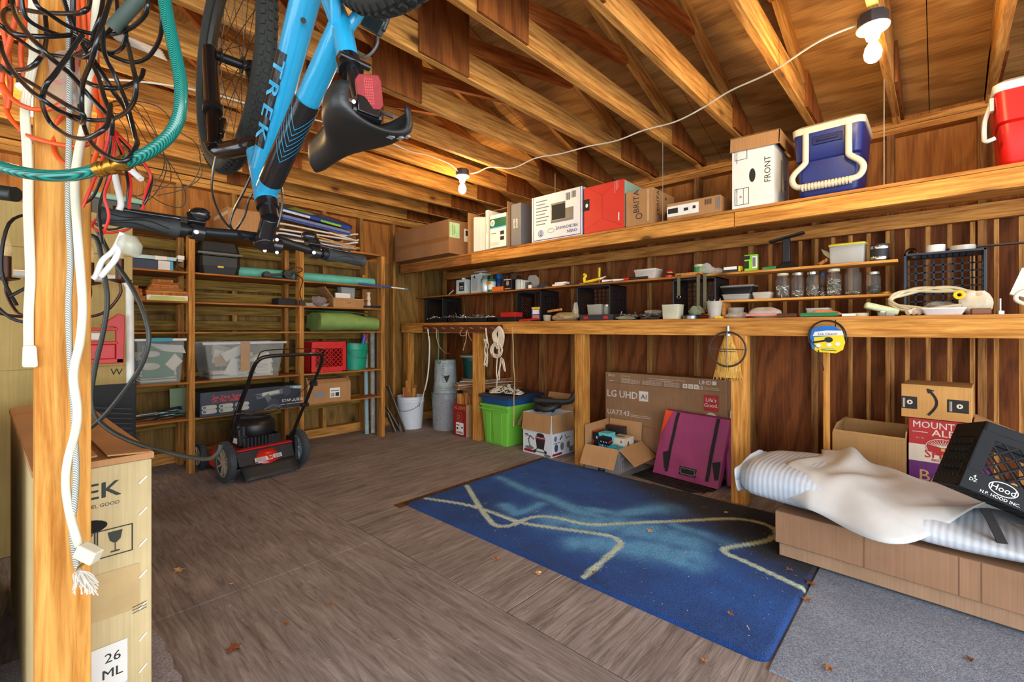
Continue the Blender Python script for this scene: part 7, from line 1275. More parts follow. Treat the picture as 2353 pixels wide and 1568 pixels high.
OR = [[(-10, 150), (0, 168), (10, 203), (38, 235), (77, 251), (119, 249), (149, 230), (165, 205), (168, 170)], [(-5, 180), (14, 225), (18, 262), (50, 300), (80, 318), (150, 335), (190, 335), (218, 318), (230, 260), (222, 200), (205, 150), (195, 60), (190, -20)], [(170, 235), (160, 245), (128, 287), (124, 335), (137, 366), (169, 389)], [(12, -20), (8, 60), (20, 130), (24, 200), (18, 250)], [(40, -20), (32, 60), (12, 130), (2, 190)], [(60, -20), (58, 60), (48, 120), (60, 180), (110, 190), (160, 180), (180, 130), (178, -20)], [(204, -20), (208, 60), (214, 140), (222, 230), (236, 290), (232, 350)], [(216, -20), (222, 80), (224, 160), (238, 260), (228, 330), (215, 372)]]
for i, (px, lb) in enumerate(zip(OR, ('in the upper curved loop under the lit bulb', 'in the long lower loop', 'in the small loop above the hose coupling', 'straight strand nearest the picture edge of the tangle', 'slanting strand beside the white cord', 'wrapped round the post behind the black cables', 'hanging strand next to the bright red wires', 'second hanging strand next to the red wires'))): wirepx('orange_cable', 'orange cable '+lb, px, (.97, .99, 1.0, .98, .95, 1.0, .96, .98)[i], .0048, co_, grp='orange cables on the post', jit=.015)
t = thing('garden_hose', 'green ribbed garden hose curving round the cables with a brass coupling', 'hose', PD(235, 388, .8))
hsm = NT('hose_green'); wv2 = hsm.new('ShaderNodeTexWave', bands_direction='DIAGONAL'); wv2.inputs['Scale'].default_value = 170.; hsm.link(hsm.coords((1, 1, 1), False), wv2.inputs['Vector']); hsm.link(hsm.ramp(wv2.outputs[0], [(.2, lin((8, 70, 66))), (.8, lin((24, 138, 122)))]), hsm.b.inputs['Base Color']); hsm.b.inputs['Roughness'].default_value = .25; hsm.b.inputs['Coat Weight'].default_value = .4
for px in ([(372, -40), (385, 40), (402, 120), (415, 190), (413, 260), (390, 310), (345, 348), (290, 374)], [(230, 388), (170, 402), (110, 404), (50, 396), (0, 382), (-40, 370)]):
    pts = [PD(u, v, .8)-t.location for u, v in px]; MB().tube(spline(pts, 8), .0102, 14).build('hose_run', hsm.m, t, smooth=60)
b = MB(); a, c = PD(222, 392, .8)-t.location, PD(295, 372, .8)-t.location
for f0, f1, r_ in ((0, .3, .012), (.1, .2, .0135), (.3, .42, .01), (.42, .6, .0135), (.6, .72, .01), (.72, 1., .012), (.8, .9, .0135)): b.cyl(a.lerp(c, f0), a.lerp(c, f1), r_, n=12)
b.build('coupling', brass, t, smooth=40)
t = thing('extension_cord', 'flat off white extension cord hanging down the post edge to a square socket', 'cable', PD(66, 790, .99))
W1 = [(78, -30), (76, 60), (78, 130), (65, 200), (58, 260), (62, 330), (65, 400), (65, 480), (68, 560), (70, 640), (66, 720), (66, 795)]
for dx in (-7, 0, 7): MB().tube(spline([PD(u+dx, v, .985)-t.location for u, v in W1], 5), .0038, 7).build('flat_cord', cw_, t, smooth=60)
b = MB(); pp = [PD(u, v, .985)-t.location for u, v in ((52, 793), (84, 793), (88, 845), (50, 845))]; b.rings([[p+V((0, -.012, 0)) for p in pp], [p+V((0, .01, 0)) for p in pp]]); b.build('socket', cw_, t, bevel=.005, smooth=0)
rp_m = NT('braid'); wv3 = rp_m.new('ShaderNodeTexWave', bands_direction='DIAGONAL'); wv3.inputs['Scale'].default_value = 130.; rp_m.link(rp_m.coords((1, 1, 1), False), wv3.inputs['Vector']); rp_m.link(rp_m.ramp(wv3.outputs[0], [(.2, lin((120, 124, 116))), (.8, lin((206, 208, 198)))]), rp_m.b.inputs['Base Color'])
t = thing('hanging_rope', 'grey white braided rope hanging down the middle of the post with a frayed end', 'rope', PD(178, 1310, .97))
RP = [(158, -30), (160, 150), (160, 290), (158, 400), (158, 500), (162, 600), (158, 700), (160, 800), (165, 880), (170, 950), (172, 1010), (175, 1080), (172, 1150), (166, 1220), (175, 1290), (182, 1312)]
MB().tube(spline([PD(u, v, .972)-t.location for u, v in RP], 5), .0055, 8).build('rope_run', rp_m.m, t, smooth=60)
b = MB()
for k in range(46):
    a = PD(183+rc.uniform(-5, 5), 1312, .965)-t.location; e = PD(rc.uniform(165, 228), 1345+rc.uniform(-8, 24), .95+rc.uniform(-.015, .015))-t.location; m_ = a.lerp(e, .5)+V((rc.uniform(-.006, .006), 0, rc.uniform(-.004, .008))); b.tube(spline([a, m_, e], 3), .0011, 4)
o = b.build('frayed_end', P('rope_fray', (226, 220, 208), .8), t, smooth=0); o['kind'] = 'stuff'
t = thing('extension_cord', 'cream round cord snaking down the post to a plug with brass prongs', 'cable', PD(205, 1277, .95))
W2 = [(225, -20), (216, 100), (206, 200), (196, 280), (181, 350), (172, 420), (176, 500), (183, 600), (190, 700), (185, 780), (172, 840), (170, 880), (178, 940), (174, 990), (156, 1060), (152, 1120), (163, 1190), (182, 1255)]
MB().tube(spline([PD(u, v, .968)-t.location for u, v in W2], 5), .0078, 9).build('cord_run', cw_, t, smooth=60)
b = MB(); b.bar(PD(183, 1262, .95)-t.location, PD(224, 1282, .95)-t.location, .024, .028); b.build('plug', cw_, t, bevel=.003, smooth=0); b = MB()
for dv in (0, 10): b.bar(PD(196, 1290+dv*.4, .95)-t.location, PD(180-dv*.3, 1304+dv*.6, .955)-t.location, .005, .002)
b.build('prong', brass, t, smooth=0)
fo = P('foam_tube_grey', (70, 84, 76), .7); a, c = PD(340, -25, .85), PD(258, 66, .85)
o = MB().lathe([(.005, 0), (.0115, 0), (.0115, (c-a).length), (.005, (c-a).length)], 16).build('foam_tube', fo, loc=a, smooth=40); o.rotation_euler = (c-a).to_track_quat('Z', 'Y').to_euler(); tag(o, 'short grey foam pipe sleeve sticking out above the black cables', 'tube')
rw_ = [P('wire_red', (206, 40, 30), .4), cb_]
for i, px in enumerate([[(252, 270), (246, 330), (230, 380), (205, 440), (190, 476)], [(256, 280), (252, 340), (240, 390), (215, 450), (192, 468)], [(258, 280), (262, 340), (255, 400), (240, 450), (250, 500), (232, 545)], [(256, 290), (260, 350), (245, 420), (228, 480), (236, 560)], [(262, 300), (285, 360), (300, 420), (298, 460), (297, 480)], [(262, 300), (282, 365), (294, 420), (292, 470)], [(264, 300), (310, 350), (345, 400), (335, 440), (328, 482)], [(264, 310), (312, 360), (348, 405), (340, 450), (330, 470)], [(255, 480), (225, 500), (212, 520), (240, 535), (285, 530), (305, 520)], [(262, 478), (232, 515), (212, 510), (250, 528), (300, 515), (312, 505)]]):
    wirepx('loose_wire', ['red', 'black'][i % 2]+' loose wire '+['ending in a bent tip beside the post', 'beside the bent red tip', 'hanging longest beside the post', 'hanging down to the cardboard', 'falling onto the bicycle grip', 'next to the red one over the grip', 'swinging out farthest over the handlebar', 'next to the farthest swinging red wire', 'in the small loop under the bicycle grip', 'in the small loop under the bicycle grip, outer strand'][i], px, .9+.012*i, .0027, rw_[i % 2], 'wire', 6, 6, 'red and black wires', .015)
thn = P('wire_thin', (74, 66, 50), .5, .3)
for i, px in enumerate([[(250, 240), (290, 225), (320, 260), (345, 310), (375, 350), (372, 400), (330, 445), (310, 450)], [(255, 235), (310, 232), (370, 250), (410, 300), (450, 330), (460, 380), (430, 430), (360, 450)], [(250, 260), (300, 270), (340, 330), (385, 370), (390, 420), (350, 440)], [(260, 230), (330, 270), (372, 340), (380, 400), (340, 460), (290, 440)], [(255, 250), (290, 300), (300, 360), (340, 420), (420, 430), (462, 405), (458, 360)], [(258, 245), (320, 240), (352, 290), (380, 360), (400, 390), (425, 440), (420, 475), (380, 470), (330, 440)]]):
    wirepx('thin_wire', 'hair thin wire '+['curling closest to the red wires', 'reaching farthest towards the bicycle wheel', 'forming the smallest droop', 'crossing over the hanging coil of wires', 'bowing low over the handlebar grip', 'dropping deepest behind the handlebar'][i], px, 1.02+.02*i, .0011, thn, 'wire', 5, 6, 'thin wires', .04)
for i, (px, lb) in enumerate((([(205, 540), (225, 555), (238, 620), (247, 690), (238, 760), (218, 850), (210, 920), (222, 960), (262, 995), (330, 1025), (430, 1050), (480, 1055), (502, 1040), (508, 1022)], 'long black cord hanging past the red rack and trailing over the carton to the mower'), ([(225, 530), (255, 590), (300, 655), (330, 720), (342, 780), (325, 840), (285, 900), (240, 955), (205, 985)], 'black cord bowing out in front of the paper tote'))):
    wirepx('hanging_cable', lb, px, 1.3, .0062, P('cord_charcoal', (50, 52, 46), .4), 'cable', 7, 6, None, .0)
rb_ = P('ribbon_white', (226, 222, 214), .6)
for px, lb in (([(262, 395), (270, 430), (278, 470), (266, 492)], 'white plastic ribbon tied above the bicycle grip'), ([(282, 535), (262, 575), (235, 600), (222, 632), (215, 640)], 'white ribbon strand hanging below the grip'), ([(284, 540), (268, 590), (250, 615), (232, 635)], 'second white ribbon strand hanging below the grip')): wirepx('hanging_ribbon', lb, px, 1.0, .006, rb_, 'ribbon', 6, 5, None, .0)
wirepx('hanging_ribbon', 'white ribbon end pointing towards the thin wires', [(285, 375), (300, 390), (325, 412)], .9, .006, rb_, 'ribbon', 6, 4, None, .0)
a = PD(283, 540, 1.0); o = MB().lathe([(.008, 0), (.02, -.012), (.02, -.035), (.008, -.05), (0, -.05)], 14).build('hanging_bulb', P('dusty_glass', (190, 190, 170), .15, alpha=.5), loc=a, rot=(.0, -.5, 0), smooth=60); tag(o, 'dusty clear bulb dangling below the bicycle grip', 'bulb')
bag('plastic_wrap', 'crumpled clear plastic wrapped on the post behind the cables', 100, 200, 130, PX(150, 250, .1).z if 0 else 1.62, .1, .06, film, 31) if 0 else None
b = MB(); rs = []
for j in range(9):
    f = j/8; q = []
    for i in range(14): a = 2*PI*i/14; q.append(PD(145+(46-10*f)*math.cos(a)*(1+rc.uniform(-.18, .18)), 252-130*f+8*math.sin(3*a), 1.0-.03*math.sin(a)+rc.uniform(-.006, .006)))
    rs.append(q)
b.rings(rs); o = b.build('plastic_wrap', film, smooth=25); tag(o, 'crumpled clear plastic bundled on the post behind the cables', 'plastic')
# bundle of white trim strips over the joists
wt = P('white_trim', (214, 212, 204), .5)
for i in range(4): a, c = PZ(235+10*i, 62+9*i, 2.52), PZ(372+3*i, 118+6*i, 2.43); o = MB().bar((0, 0, 0), c-a, .022, .006).build('trim_strip', wt, loc=a, smooth=0); tag(o, 'white plastic strip '+['lowest in the view', 'second', 'third', 'last'][i]+' of the strips hung under the joists behind the cables', 'strip', 'white strips under the joists')
# ================= BICYCLE, HANGING UPSIDE DOWN =================
fb = P('frame_blue', (38, 160, 206), .25, var=.03, coat=.6); fk = P('fork_black', (22, 22, 24), .22, coat=.5); alu = P('bar_black', (30, 31, 33), .35, .3); rubk = P('tyre_black', (38, 40, 36), .8, var=.2); rimm = P('rim_black', (40, 38, 34), .35, .4)
nrm = V((1, 0, 0)); bk = V((0, -1, 0)); S_ = V((.44, 1.292, 1.328))
def bp(u, v, off=0.):
    a = ray(u, v); o0 = V((0, 0, CAMH)); d = (S_+nrm*off-o0).dot(nrm)/a.dot(nrm); return o0+a*d
t = thing('bicycle', 'blue mountain bicycle hanging upside down from the joists in front of the shelves', 'bicycle', S_)
L0 = lambda p: p-S_
hb, ht_ = bp(613, 463), bp(593, 352); hax = (ht_-hb).normalized()
BB = bp(726, -95); DT0 = bp(600, 395); TT0 = bp(612, 440); SC = bp(785, 62); CL = bp(803, 150); RH = V((.44, .60, 1.975))
MB().tube([L0(hb), L0(hb.lerp(ht_, .5)), L0(ht_)], .028, 16).build('head_tube', fb, t, smooth=60)
MB().tube([L0(DT0.lerp(BB, f)) for f in (0, .3, .7, 1)], lambda f: .028+.003*f, 16).build('down_tube', fb, t, smooth=60)
tt = [L0(TT0.lerp(SC, f)) for f in (0, .2, .4, .56, .7, .85, 1)]
MB().tube(tt, lambda f: .027-.003*f, 16).build('top_tube', fb, t, smooth=60)
MB().tube([L0(CL), L0(CL.lerp(SC, .5)), L0(SC), L0(SC.lerp(BB, .5)), L0(BB)], .0205, 14).build('seat_tube', fb, t, smooth=60)
for sx in (-1, 1):
    MB().tube(spline([L0(SC)+nrm*sx*.012, L0(SC.lerp(RH, .3))+nrm*sx*.045+V((0, 0, .01)), L0(RH)+nrm*sx*.06], 5), .011, 10).build('seat_stay', fb, t, smooth=60)
    MB().tube(spline([L0(BB)+nrm*sx*.03, L0(BB.lerp(RH, .4))+nrm*sx*.05, L0(RH)+nrm*sx*.06], 4), .011, 10).build('chain_stay', fb, t, smooth=60)
MB().tube([L0(SC)+bk*.05-nrm*.05+V((0, 0, .03)), L0(SC)+bk*.06+nrm*.05+V((0, 0, .03))], .009, 8).build('stay_bridge', fb, t, smooth=60)
# black sleeve and chevrons on the tubes
def strip_on(name, p, q, r, mt, a0, a1, f0, f1, n=8, m=6):
    d = (q-p).normalized(); cam_ = (V((0, 0, CAMH))-p.lerp(q, .5)); e = (cam_-d*cam_.dot(d)).normalized(); s_ = d.cross(e); b = MB()
    b.grid(lambda a, c: L0(p.lerp(q, f0+(f1-f0)*c))+(e*math.cos(a0+(a1-a0)*a)+s_*math.sin(a0+(a1-a0)*a))*r, n, m); return b.build(name, mt, t, smooth=60)
gb = P('decal_black', (24, 25, 28), .25, coat=.5)
strip_on('black_panel', TT0, SC, .0277, gb, -1.5, 1.5, .08, .62, 12, 8)
d = (SC-TT0).normalized(); cam_ = V((0, 0, CAMH))-TT0.lerp(SC, .4); e_ = (cam_-d*cam_.dot(d)).normalized(); s2 = d.cross(e_)
b = MB()
for k in range(7):
    f0 = .26+.035*k
    for sg in (-1, 1):
        for i in range(5):
            q = [L0(TT0.lerp(SC, f0+.11*(a/5)**1.0+g))+(e_*math.cos(sg*a/5*1.15)+s2*math.sin(sg*a/5*1.15))*.0283 for a, g in ((i, 0), (i+1, 0), (i+1, .006), (i, .006))]; b.poly(q)
b.build('chevron_decal', fb, t, smooth=0)
dd_ = (BB-DT0).normalized()
cam2 = V((0, 0, CAMH))-DT0.lerp(BB, .4); e2 = (cam2-dd_*cam2.dot(dd_)).normalized(); s3 = dd_.cross(e2)
sgn = 1 if s3.dot(V((CO, -SI, 0))) < 0 else -1
strip_on('letter_band', DT0, BB, .0302, gb, sgn*.25, sgn*1.25, .14, .60, 8, 8)
M_ = frame((0, 0, 0), -dd_, -s3*sgn*math.cos(.75)+e2*math.sin(.75))
b = MB(); nr = (s3*sgn*math.sin(.75)+e2*math.cos(.75))
for k, ch in enumerate('TREK'):
    c = L0(DT0.lerp(BB, .53-.105*k))+nr*.0315; M2 = frame(c-(s3*-sgn*math.cos(.75)+e2*math.sin(.75))*.011, -dd_, s3*-sgn*math.cos(.75)+e2*math.sin(.75)); b.text(ch, M2, .043, .03, 'c', 1.5)
b.build('letters', fb, t, smooth=0)
# headset, stem, bars
MB().cyl(L0(hb)-hax*.02, L0(hb)+hax*.005, .0265, n=20).cyl(L0(hb)-hax*.05, L0(hb)-hax*.02, .021, n=20).build('headset', fk, t, smooth=40)
P1, P2 = PD(232, 495, .95), PD(832, 600, 1.48); bax = (P2-P1).normalized(); MID = P1.lerp(P2, .545); stc = bp(606, 555)
b = MB(); b.cyl(L0(hb)-hax*.05, L0(stc), .02, n=18); b.cyl(L0(stc), L0(stc)-hax*.012, .024, n=18); b.bar(L0(stc)+hax*.02, L0(MID), .03, .036); b.cyl(L0(MID)-bax*.024, L0(MID)+bax*.024, .021, n=16); b.build('stem', fk, t, bevel=.002, smooth=40)
b = MB()
for sx in (-1, 1):
    for k in (-1, 1): c = L0(MID)+bax*.016*sx-bk*-.0+V((0, 0, .017*k))+(V((0, 0, CAMH))-MID).normalized()*.014; b.cyl(c, c+(V((0, 0, CAMH))-MID).normalized()*.01, .0045, n=8)
b.build('stem_bolts', steel, t)
bl = lambda f, dz=0., dy=0.: L0(P1.lerp(P2, f))+V((0, 0, dz))+bk*dy
MB().tube(spline([bl(.0, 0), bl(.15, 0), bl(.3, .004), bl(.42, .012), bl(.5, .014), bl(.545, .014), bl(.6, .014), bl(.68, .008), bl(.8, 0), bl(1., 0)], 5), lambda f: .0115+.004*math.exp(-((f-.54)/.12)**2), 14).build('handlebar', alu, t, smooth=60)
gm = P('grip_rubber', (40, 44, 44), .7, var=.1, bump=.15)
for f0, f1 in ((-.004, .21), (1.004, .80)):
    g_ = MB().tube([bl(f0+(f1-f0)*q) for q in [i/16 for i in range(17)]], lambda f: .0165+.0013*math.sin(f*9)+(.0025 if f < .06 or f > .93 else 0), 16).build('grip', gm, t, smooth=50)
    b = MB()
    for ln in range(3):
        a_ = -.6+.6*ln; pts = []
        for i in range(14):
            f = .1+.75*i/13; ang = a_+.35*math.sin(f*7+ln); cd = (V((0, 0, CAMH))-P1.lerp(P2, f0)).normalized(); e3 = (cd-bax*cd.dot(bax)).normalized(); s4 = bax.cross(e3); pts.append(bl(f0+(f1-f0)*f)+(e3*math.cos(ang)+s4*math.sin(ang))*.0172)
        b.tube(pts, .0014, 5)
    b.build('grip_groove', P('groove_black', (18, 20, 20), .6), g_, smooth=60)
    MB().cyl(bl(f1), bl(f1+(.025 if f1 < .5 else -.025)), .0165, n=16).build('clamp_ring', alu, t)
for f0, sx, lab in ((.27, 1, 'brake_lever'), (.74, -1, 'brake_lever')):
    c = bl(f0); b = MB(); b.cyl(c-bax*.014, c+bax*.014, .0185, n=14); b.bar(c+V((0, 0, .016)), c+V((0, 0, .04))-bk*.02, .036, .024); b.ball(c+V((0, 0, .045))-bk*.01+bax*.01*sx, (.024, .02, .017), 10, 6); b.bar(c+V((0, 0, .03))-bk*.03, c+V((0, 0, .028))-bk*.045-bax*sx*.02, .02, .018)
    b.build('shifter', fk, t, bevel=.002, smooth=40)
    MB().tube(spline([c+V((0, 0, .03))-bk*.03, c+V((0, 0, .034))-bk*.05-bax*sx*.03, c+V((0, 0, .03))-bk*.05-bax*sx*.11, c+V((0, 0, .03))-bk*.052-bax*sx*.15], 5), .0065, 8).build(lab, fk, t, smooth=60)
    MB().cyl(c+(V((0, 0, CAMH))-c-S_).normalized()*.018, c+(V((0, 0, CAMH))-c-S_).normalized()*.023, .005, n=8).build('bolt', steel, t)
# fork and front wheel
H_ = PD(531, 140, 1.46); C_ = bp(556, 378); wax = V((.62*CO-.0, 0, 0)); wd = (-V((CO, -SI, 0))*.72+V((SI, CO, 0))*.69).normalized(); wax = V((wd.y, -wd.x, 0)).normalized()
C_ = H_+(C_-H_).normalized()*.385
MB().tube([L0(ht_)-hax*.01, L0(ht_)+hax*.02], .025, 18).build('crown_race', fk, t, smooth=40)
b = MB(); cc_ = L0(C_); b.tube(spline([cc_-wax*.07+V((0, 0, .012)), cc_-wax*.05-V((0, 0, .012)), L0(ht_)+hax*.025, cc_+wax*.05-V((0, 0, .012)), cc_+wax*.07+V((0, 0, .012))], 6), .023, 12); b.build('fork_crown', fk, t, smooth=60)
for sx in (-1, 1):
    a, c = cc_+wax*.064*sx, L0(H_)+wax*.058*sx; lg = MB().tube([a-(c-a)*.04, a.lerp(c, .4)], .0165, 14).build('stanchion', P('stanchion_dark', (58, 48, 42), .15, .8), t, smooth=60)
    MB().tube([a.lerp(c, .36), a.lerp(c, .40), a.lerp(c, .41), a.lerp(c, 1.04)], lambda f: .0235 if f < .3 else .0225-.003*f, 16).build('fork_leg', fk, t, smooth=60); MB().tube([a.lerp(c, .33), a.lerp(c, .39)], .0245, 16).build('dust_seal', blk, t, smooth=40)
    if sx < 0: b = MB(); pc = a.lerp(c, .92); tc = (V((0, 0, CAMH))-S_-pc).normalized(); b.M = frame(pc+tc*.0222, wax.cross((0, 0, 1)) if 0 else (c-a).normalized().cross(tc), (c-a).normalized()); b.poly([(-.012, -.014, 0), (.012, -.014, 0), (.012, .014, 0), (-.012, .014, 0)]); b.build('fork_sticker', P('sticker_grey', (190, 190, 180), .5), t, smooth=0)
def cyc_wheel(ctr, r_, n1, n2, disc):
    """wheel in the plane of n1 and n2"""
    ax_ = n1.cross(n2); c = L0(ctr); circ = lambda rr_, off=0., n=72: [c+n1*rr_*math.cos(2*PI*k/n)+n2*rr_*math.sin(2*PI*k/n)+ax_*off for k in range(n)]
    w_ = MB().tube(circ(r_-.027), .027, 12, True).build('tyre', rubk, t, smooth=60)
    b = MB()
    for k in range(84):
        for q in (-1, 0, 1):
            a = 2*PI*(k+.5*(q % 2))/84; dr = n1*math.cos(a)+n2*math.sin(a); tg = ax_.cross(dr); rad = (dr+ax_*q*.75).normalized(); p = c+dr*(r_-.027)+rad*.0268; b.bar(p-tg*.006, p+tg*.006, .011, .007, rad)
    b.build('tread', rubk, w_, smooth=0)
    rm = b = MB(); R1 = r_-.052
    rs = [[c+(n1*math.cos(2*PI*k/60)+n2*math.sin(2*PI*k/60))*rr_+ax_*of for rr_, of in ((R1+.008, -.013), (R1+.008, .013), (R1-.012, .01), (R1-.02, .0), (R1-.012, -.01))] for k in range(60)]
    rm = b.rings(rs, wrap=True).build('rim', rimm, t, smooth=40)
    hb_ = MB().cyl(c-ax_*.045, c+ax_*.045, .014, n=16).cyl(c-ax_*.033, c-ax_*.029, .026, n=18).cyl(c+ax_*.029, c+ax_*.033, .026, n=18).cyl(c-ax_*.062, c+ax_*.062, .007, n=10).build('hub', alu, t, smooth=40)
    for k in range(32):
        sd = -1 if k % 2 else 1; a0 = 2*PI*k/32; a1 = a0+(.62 if (k//2) % 2 else -.62); MB().cyl(c+(n1*math.cos(a1)+n2*math.sin(a1))*.025+ax_*.031*sd, c+(n1*math.cos(a0)+n2*math.sin(a0))*(R1-.018), .0011, n=4, caps=(False, False)).build('spoke', wm_, rm, smooth=0)
    if disc: MB().lathe([(.05, 0), (.08, 0), (.08, .002), (.05, .002), (.05, 0)], 32).build('disc', steel, t, loc=c+ax_*.038, rot=ax_.to_track_quat('Z', 'Y').to_euler())
    b = MB(); pa = c+(n1*math.cos(-.5)+n2*math.sin(-.5))*(R1-.06); return rm
wm_ = P('spoke_dark', (80, 74, 66), .35, .7)
cyc_wheel(H_, .345, wd, V((0, 0, 1)), False)
cyc_wheel(RH, .345, bk, V((0, 0, 1)), False)
b = MB(); dv = (L0(H_)-cc_); 
for sx in (-1, 1): b.bar(cc_+wax*.05*sx+dv*.1, cc_+wax*.035*sx+dv*.28, .014, .02)
b.build('brake_arm', fk, t, bevel=.003)
pr_ = L0(H_)+wd*.25-V((0, 0, .16)); b = MB(); b.bar(pr_, pr_+V((0, 0, .04)), .02, .006, wax); b.m(1).bar(pr_+V((0, 0, -.014)), pr_+V((0, 0, 0)), .02, .0062, wax); b.build('spoke_reflector', [P('reflector_orange', (230, 90, 40), .4), wht], t, smooth=0)
# cables of the bicycle
for i, px in enumerate(([(496, 360), (487, 420), (495, 470), (520, 515), (560, 545)], [(580, 395), (560, 440), (535, 490), (530, 520), (552, 545), (575, 550)], [(645, 400), (648, 470), (638, 520), (628, 530)], [(440, 515), (490, 535), (530, 538), (560, 500), (572, 460), (590, 430)])):
    pts = [PD(u, v, 1.16+.02*i)-S_ for u, v in px]; MB().tube(spline(pts, 6), .0028, 6).build('control_cable', fk, t, smooth=60)
MB().tube(spline([PD(u, v, 1.0)-S_ for u, v in ((862, 62), (868, 95), (855, 120), (835, 132), (822, 118))], 6), .0032, 6).build('control_cable', P('cable_grey', (90, 96, 96), .4), t, smooth=60)
MB().bar(PD(838, 45, .98)-S_, PD(880, 68, .96)-S_, .012, .03).bar(PD(878, 70, .96)-S_, PD(890, 38, .96)-S_, .01, .012).build('rear_brake', P('caliper_grey', (70, 76, 76), .4, .4), t, bevel=.002)
for u, v, lab in ((697, 47, 0), (692, 14, 1)): c = L0(bp(u, v)); tc = (V((0, 0, CAMH))-S_-c).normalized(); MB().cyl(c+tc*.025, c+tc*.032, .006, n=10).build('bottle_bolt', fk, t)
# seat post, reflector, saddle
sp0 = bp(806, 150); sp1 = bp(838, 262); pa = (sp1-sp0).normalized()
MB().tube([L0(sp0), L0(sp0.lerp(sp1, .3)), L0(sp1)], .0135, 14).build('seat_post', fk, t, smooth=60)
b = MB(); b.cyl(L0(CL)-pa*.012, L0(CL)+pa*.016, .0235, n=18); b.cyl(L0(CL)+nrm*-.03+bk*.02, L0(CL)+nrm*.03+bk*.02, .007, n=10); b.build('seat_clamp', fk, t, smooth=40)
b = MB(); q = L0(sp1); b.bar(q-pa*.01-nrm*.022, q-pa*.01+nrm*.022, .04, .03); b.cyl(q-nrm*.03, q+nrm*.03, .013, n=12); b.build('saddle_clamp', fk, t, bevel=.002, smooth=40)
sd_ = V((.44, .85, 1.487))-S_; Fw = -bk; up_ = V((0, 0, 1)); Fw = (Fw-V((0, 0, .04))).normalized(); lat = Fw.cross(up_).normalized(); up_ = lat.cross(Fw)
def sad(a, c):
    x = -.125+.25*a; wd_ = .02+.058*(1/(1+math.exp((x+.02)/.022))) ; wd_ *= (1-max(0, (a-.93)/.07)**2*.6)*(1-max(0, (.06-a)/.06)**2*.25); th_ = -2.05+4.1*c
    y = wd_*math.sin(th_)/math.sin(min(1.57, 2.05)) if abs(th_) < 1.57 else wd_*math.copysign(1, th_)*(1-.12*(abs(th_)-1.57)); z = -.030*math.cos(th_)*(.75+.25*(1-a))+.02*max(0, (abs(th_)-1.2))-.012*a*a+.016*max(0, (.25-a))
    return sd_+Fw*x+lat*y+up_*(z-.012)
sm_ = P('saddle_black', (34, 36, 36), .42, var=.1, bump=.08); MB().grid(sad, 36, 24).build('saddle', sm_, t, smooth=70, solid=.006)
for sx in (-1, 1): MB().tube(spline([sd_+Fw*.09+up_*.0, sd_+Fw*.03+lat*.02*sx+up_*.03, sd_-Fw*.05+lat*.022*sx+up_*.03, sd_-Fw*.11+lat*.04*sx+up_*.0], 5), .0036, 8).build('saddle_rail', steel, t, smooth=60)
b = MB()
for k in range(3): p0 = sad(.06+.0*k, .60+.07*k); p1 = sad(.10, .60+.07*k); b.bar(p0+(p0-sd_-up_*.03).normalized()*.004, p1+(p1-sd_-up_*.03).normalized()*.004, .014, .003, up_)
b.build('saddle_ovals', P('print_grey', (150, 150, 146), .6), t, smooth=0)
rfl = P('reflector_red', (132, 4, 8), .35, var=.2, scale=160, spec=.2); pc = L0(bp(848, 212)); n_ = (V((0, 0, CAMH))-S_-pc).normalized(); n_ = (n_+bk*.6).normalized()
rgt = pa.cross(n_).normalized(); b = MB(); b.M = frame(pc, rgt, n_.cross(rgt)); b.prism([(-.018, -.028), (-.0225, -.018), (-.0225, .022), (-.016, .029), (.016, .029), (.0225, .02), (.0225, -.02), (.016, -.028)], -.004, .006); rl = b.build('reflector', rfl, t, bevel=.001, smooth=0)
b = MB(); b.M = frame(pc+n_*.0063, rgt, n_.cross(rgt))
for i in range(5):
    for j in range(10): b.poly([(-.007+.0032*i+.0006, -.022+.0044*j, 0), (-.007+.0032*i+.0024, -.022+.0044*j, 0), (-.007+.0032*i+.0024, -.022+.0044*j+.003, 0), (-.007+.0032*i+.0006, -.022+.0044*j+.003, 0)])
b.build('reflector_facets', P('facet_pink', (190, 56, 52), .35, spec=.2), rl, smooth=0)
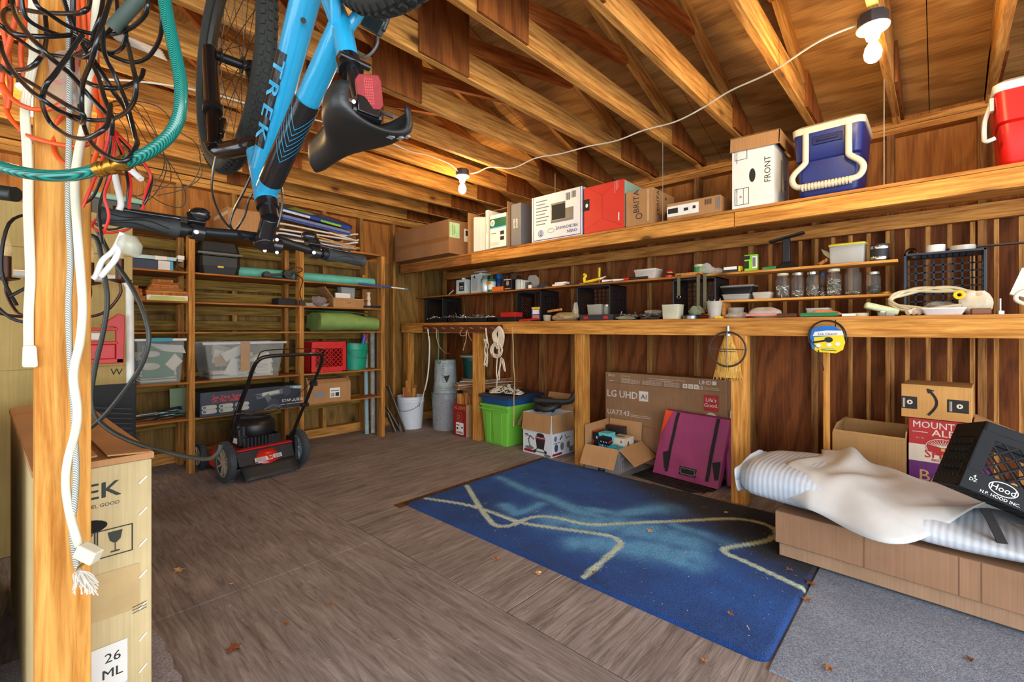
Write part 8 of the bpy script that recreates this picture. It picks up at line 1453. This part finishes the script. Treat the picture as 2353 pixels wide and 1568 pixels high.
MB().bar(pc+n_*-.002, L0(sp0.lerp(sp1, .6)), .012, .012).build('reflector_bracket', fk, t)
# hooks the wheels hang from
for p, lab in ((H_+V((0, 0, .345)), 'steel ceiling hook carrying the front wheel'), (RH+V((0, 0, .345)), 'steel ceiling hook carrying the rear wheel')):
    o = MB().tube(spline([(0, 0, 2.47-p.z), (0, 0, .08), (.03, 0, .03), (.03, 0, -.04), (0, 0, -.066), (-.03, 0, -.04)], 5), .004, 8).build('ceiling_hook', steel, loc=p, smooth=60); tag(o, lab, 'hook')
# ================= LIGHT AND CAMERA =================
w = bpy.data.worlds.new('World'); sc.world = w; w.use_nodes = True
w.node_tree.nodes['Background'].inputs[0].default_value = (.84, .93, 1.0, 1); w.node_tree.nodes['Background'].inputs[1].default_value = 2.1
def area(name, loc, aim, sx, sy, power, col):
    l = bpy.data.lights.new(name, 'AREA'); l.shape = 'RECTANGLE'; l.size = sx; l.size_y = sy; l.energy = power; l.color = col
    o = bpy.data.objects.new(name, l); COL.objects.link(o); o.location = loc
    o.rotation_euler = (V(aim)-V(loc)).to_track_quat('-Z', 'Y').to_euler(); return o
area('garage_door_daylight', (-.3, -2.3, 1.3), (1.8, 2.5, .9), 3.6, 2.2, 70, (.92, .96, 1.0))
cam = bpy.data.cameras.new('camera'); cam.sensor_width = 36.; cam.lens = 36.*FPX/2353.; cam.shift_y = -27./2353.
cam.clip_start = .05
co = bpy.data.objects.new('camera', cam); COL.objects.link(co); co.location = (0, 0, CAMH); co.rotation_euler = (PI/2, 0, -TH)
sc.camera = co
sc.view_settings.view_transform = 'Standard'; sc.view_settings.look = 'None'; sc.view_settings.gamma = 1.
sc.view_settings.exposure = .68; sc.view_settings.use_curve_mapping = False
sc.cycles.max_bounces = 6; sc.cycles.diffuse_bounces = 3; sc.cycles.glossy_bounces = 2; sc.cycles.transmission_bounces = 4; sc.cycles.transparent_max_bounces = 8
sc.cycles.adaptive_threshold = .12; sc.cycles.caustics_reflective = False; sc.cycles.caustics_refractive = False
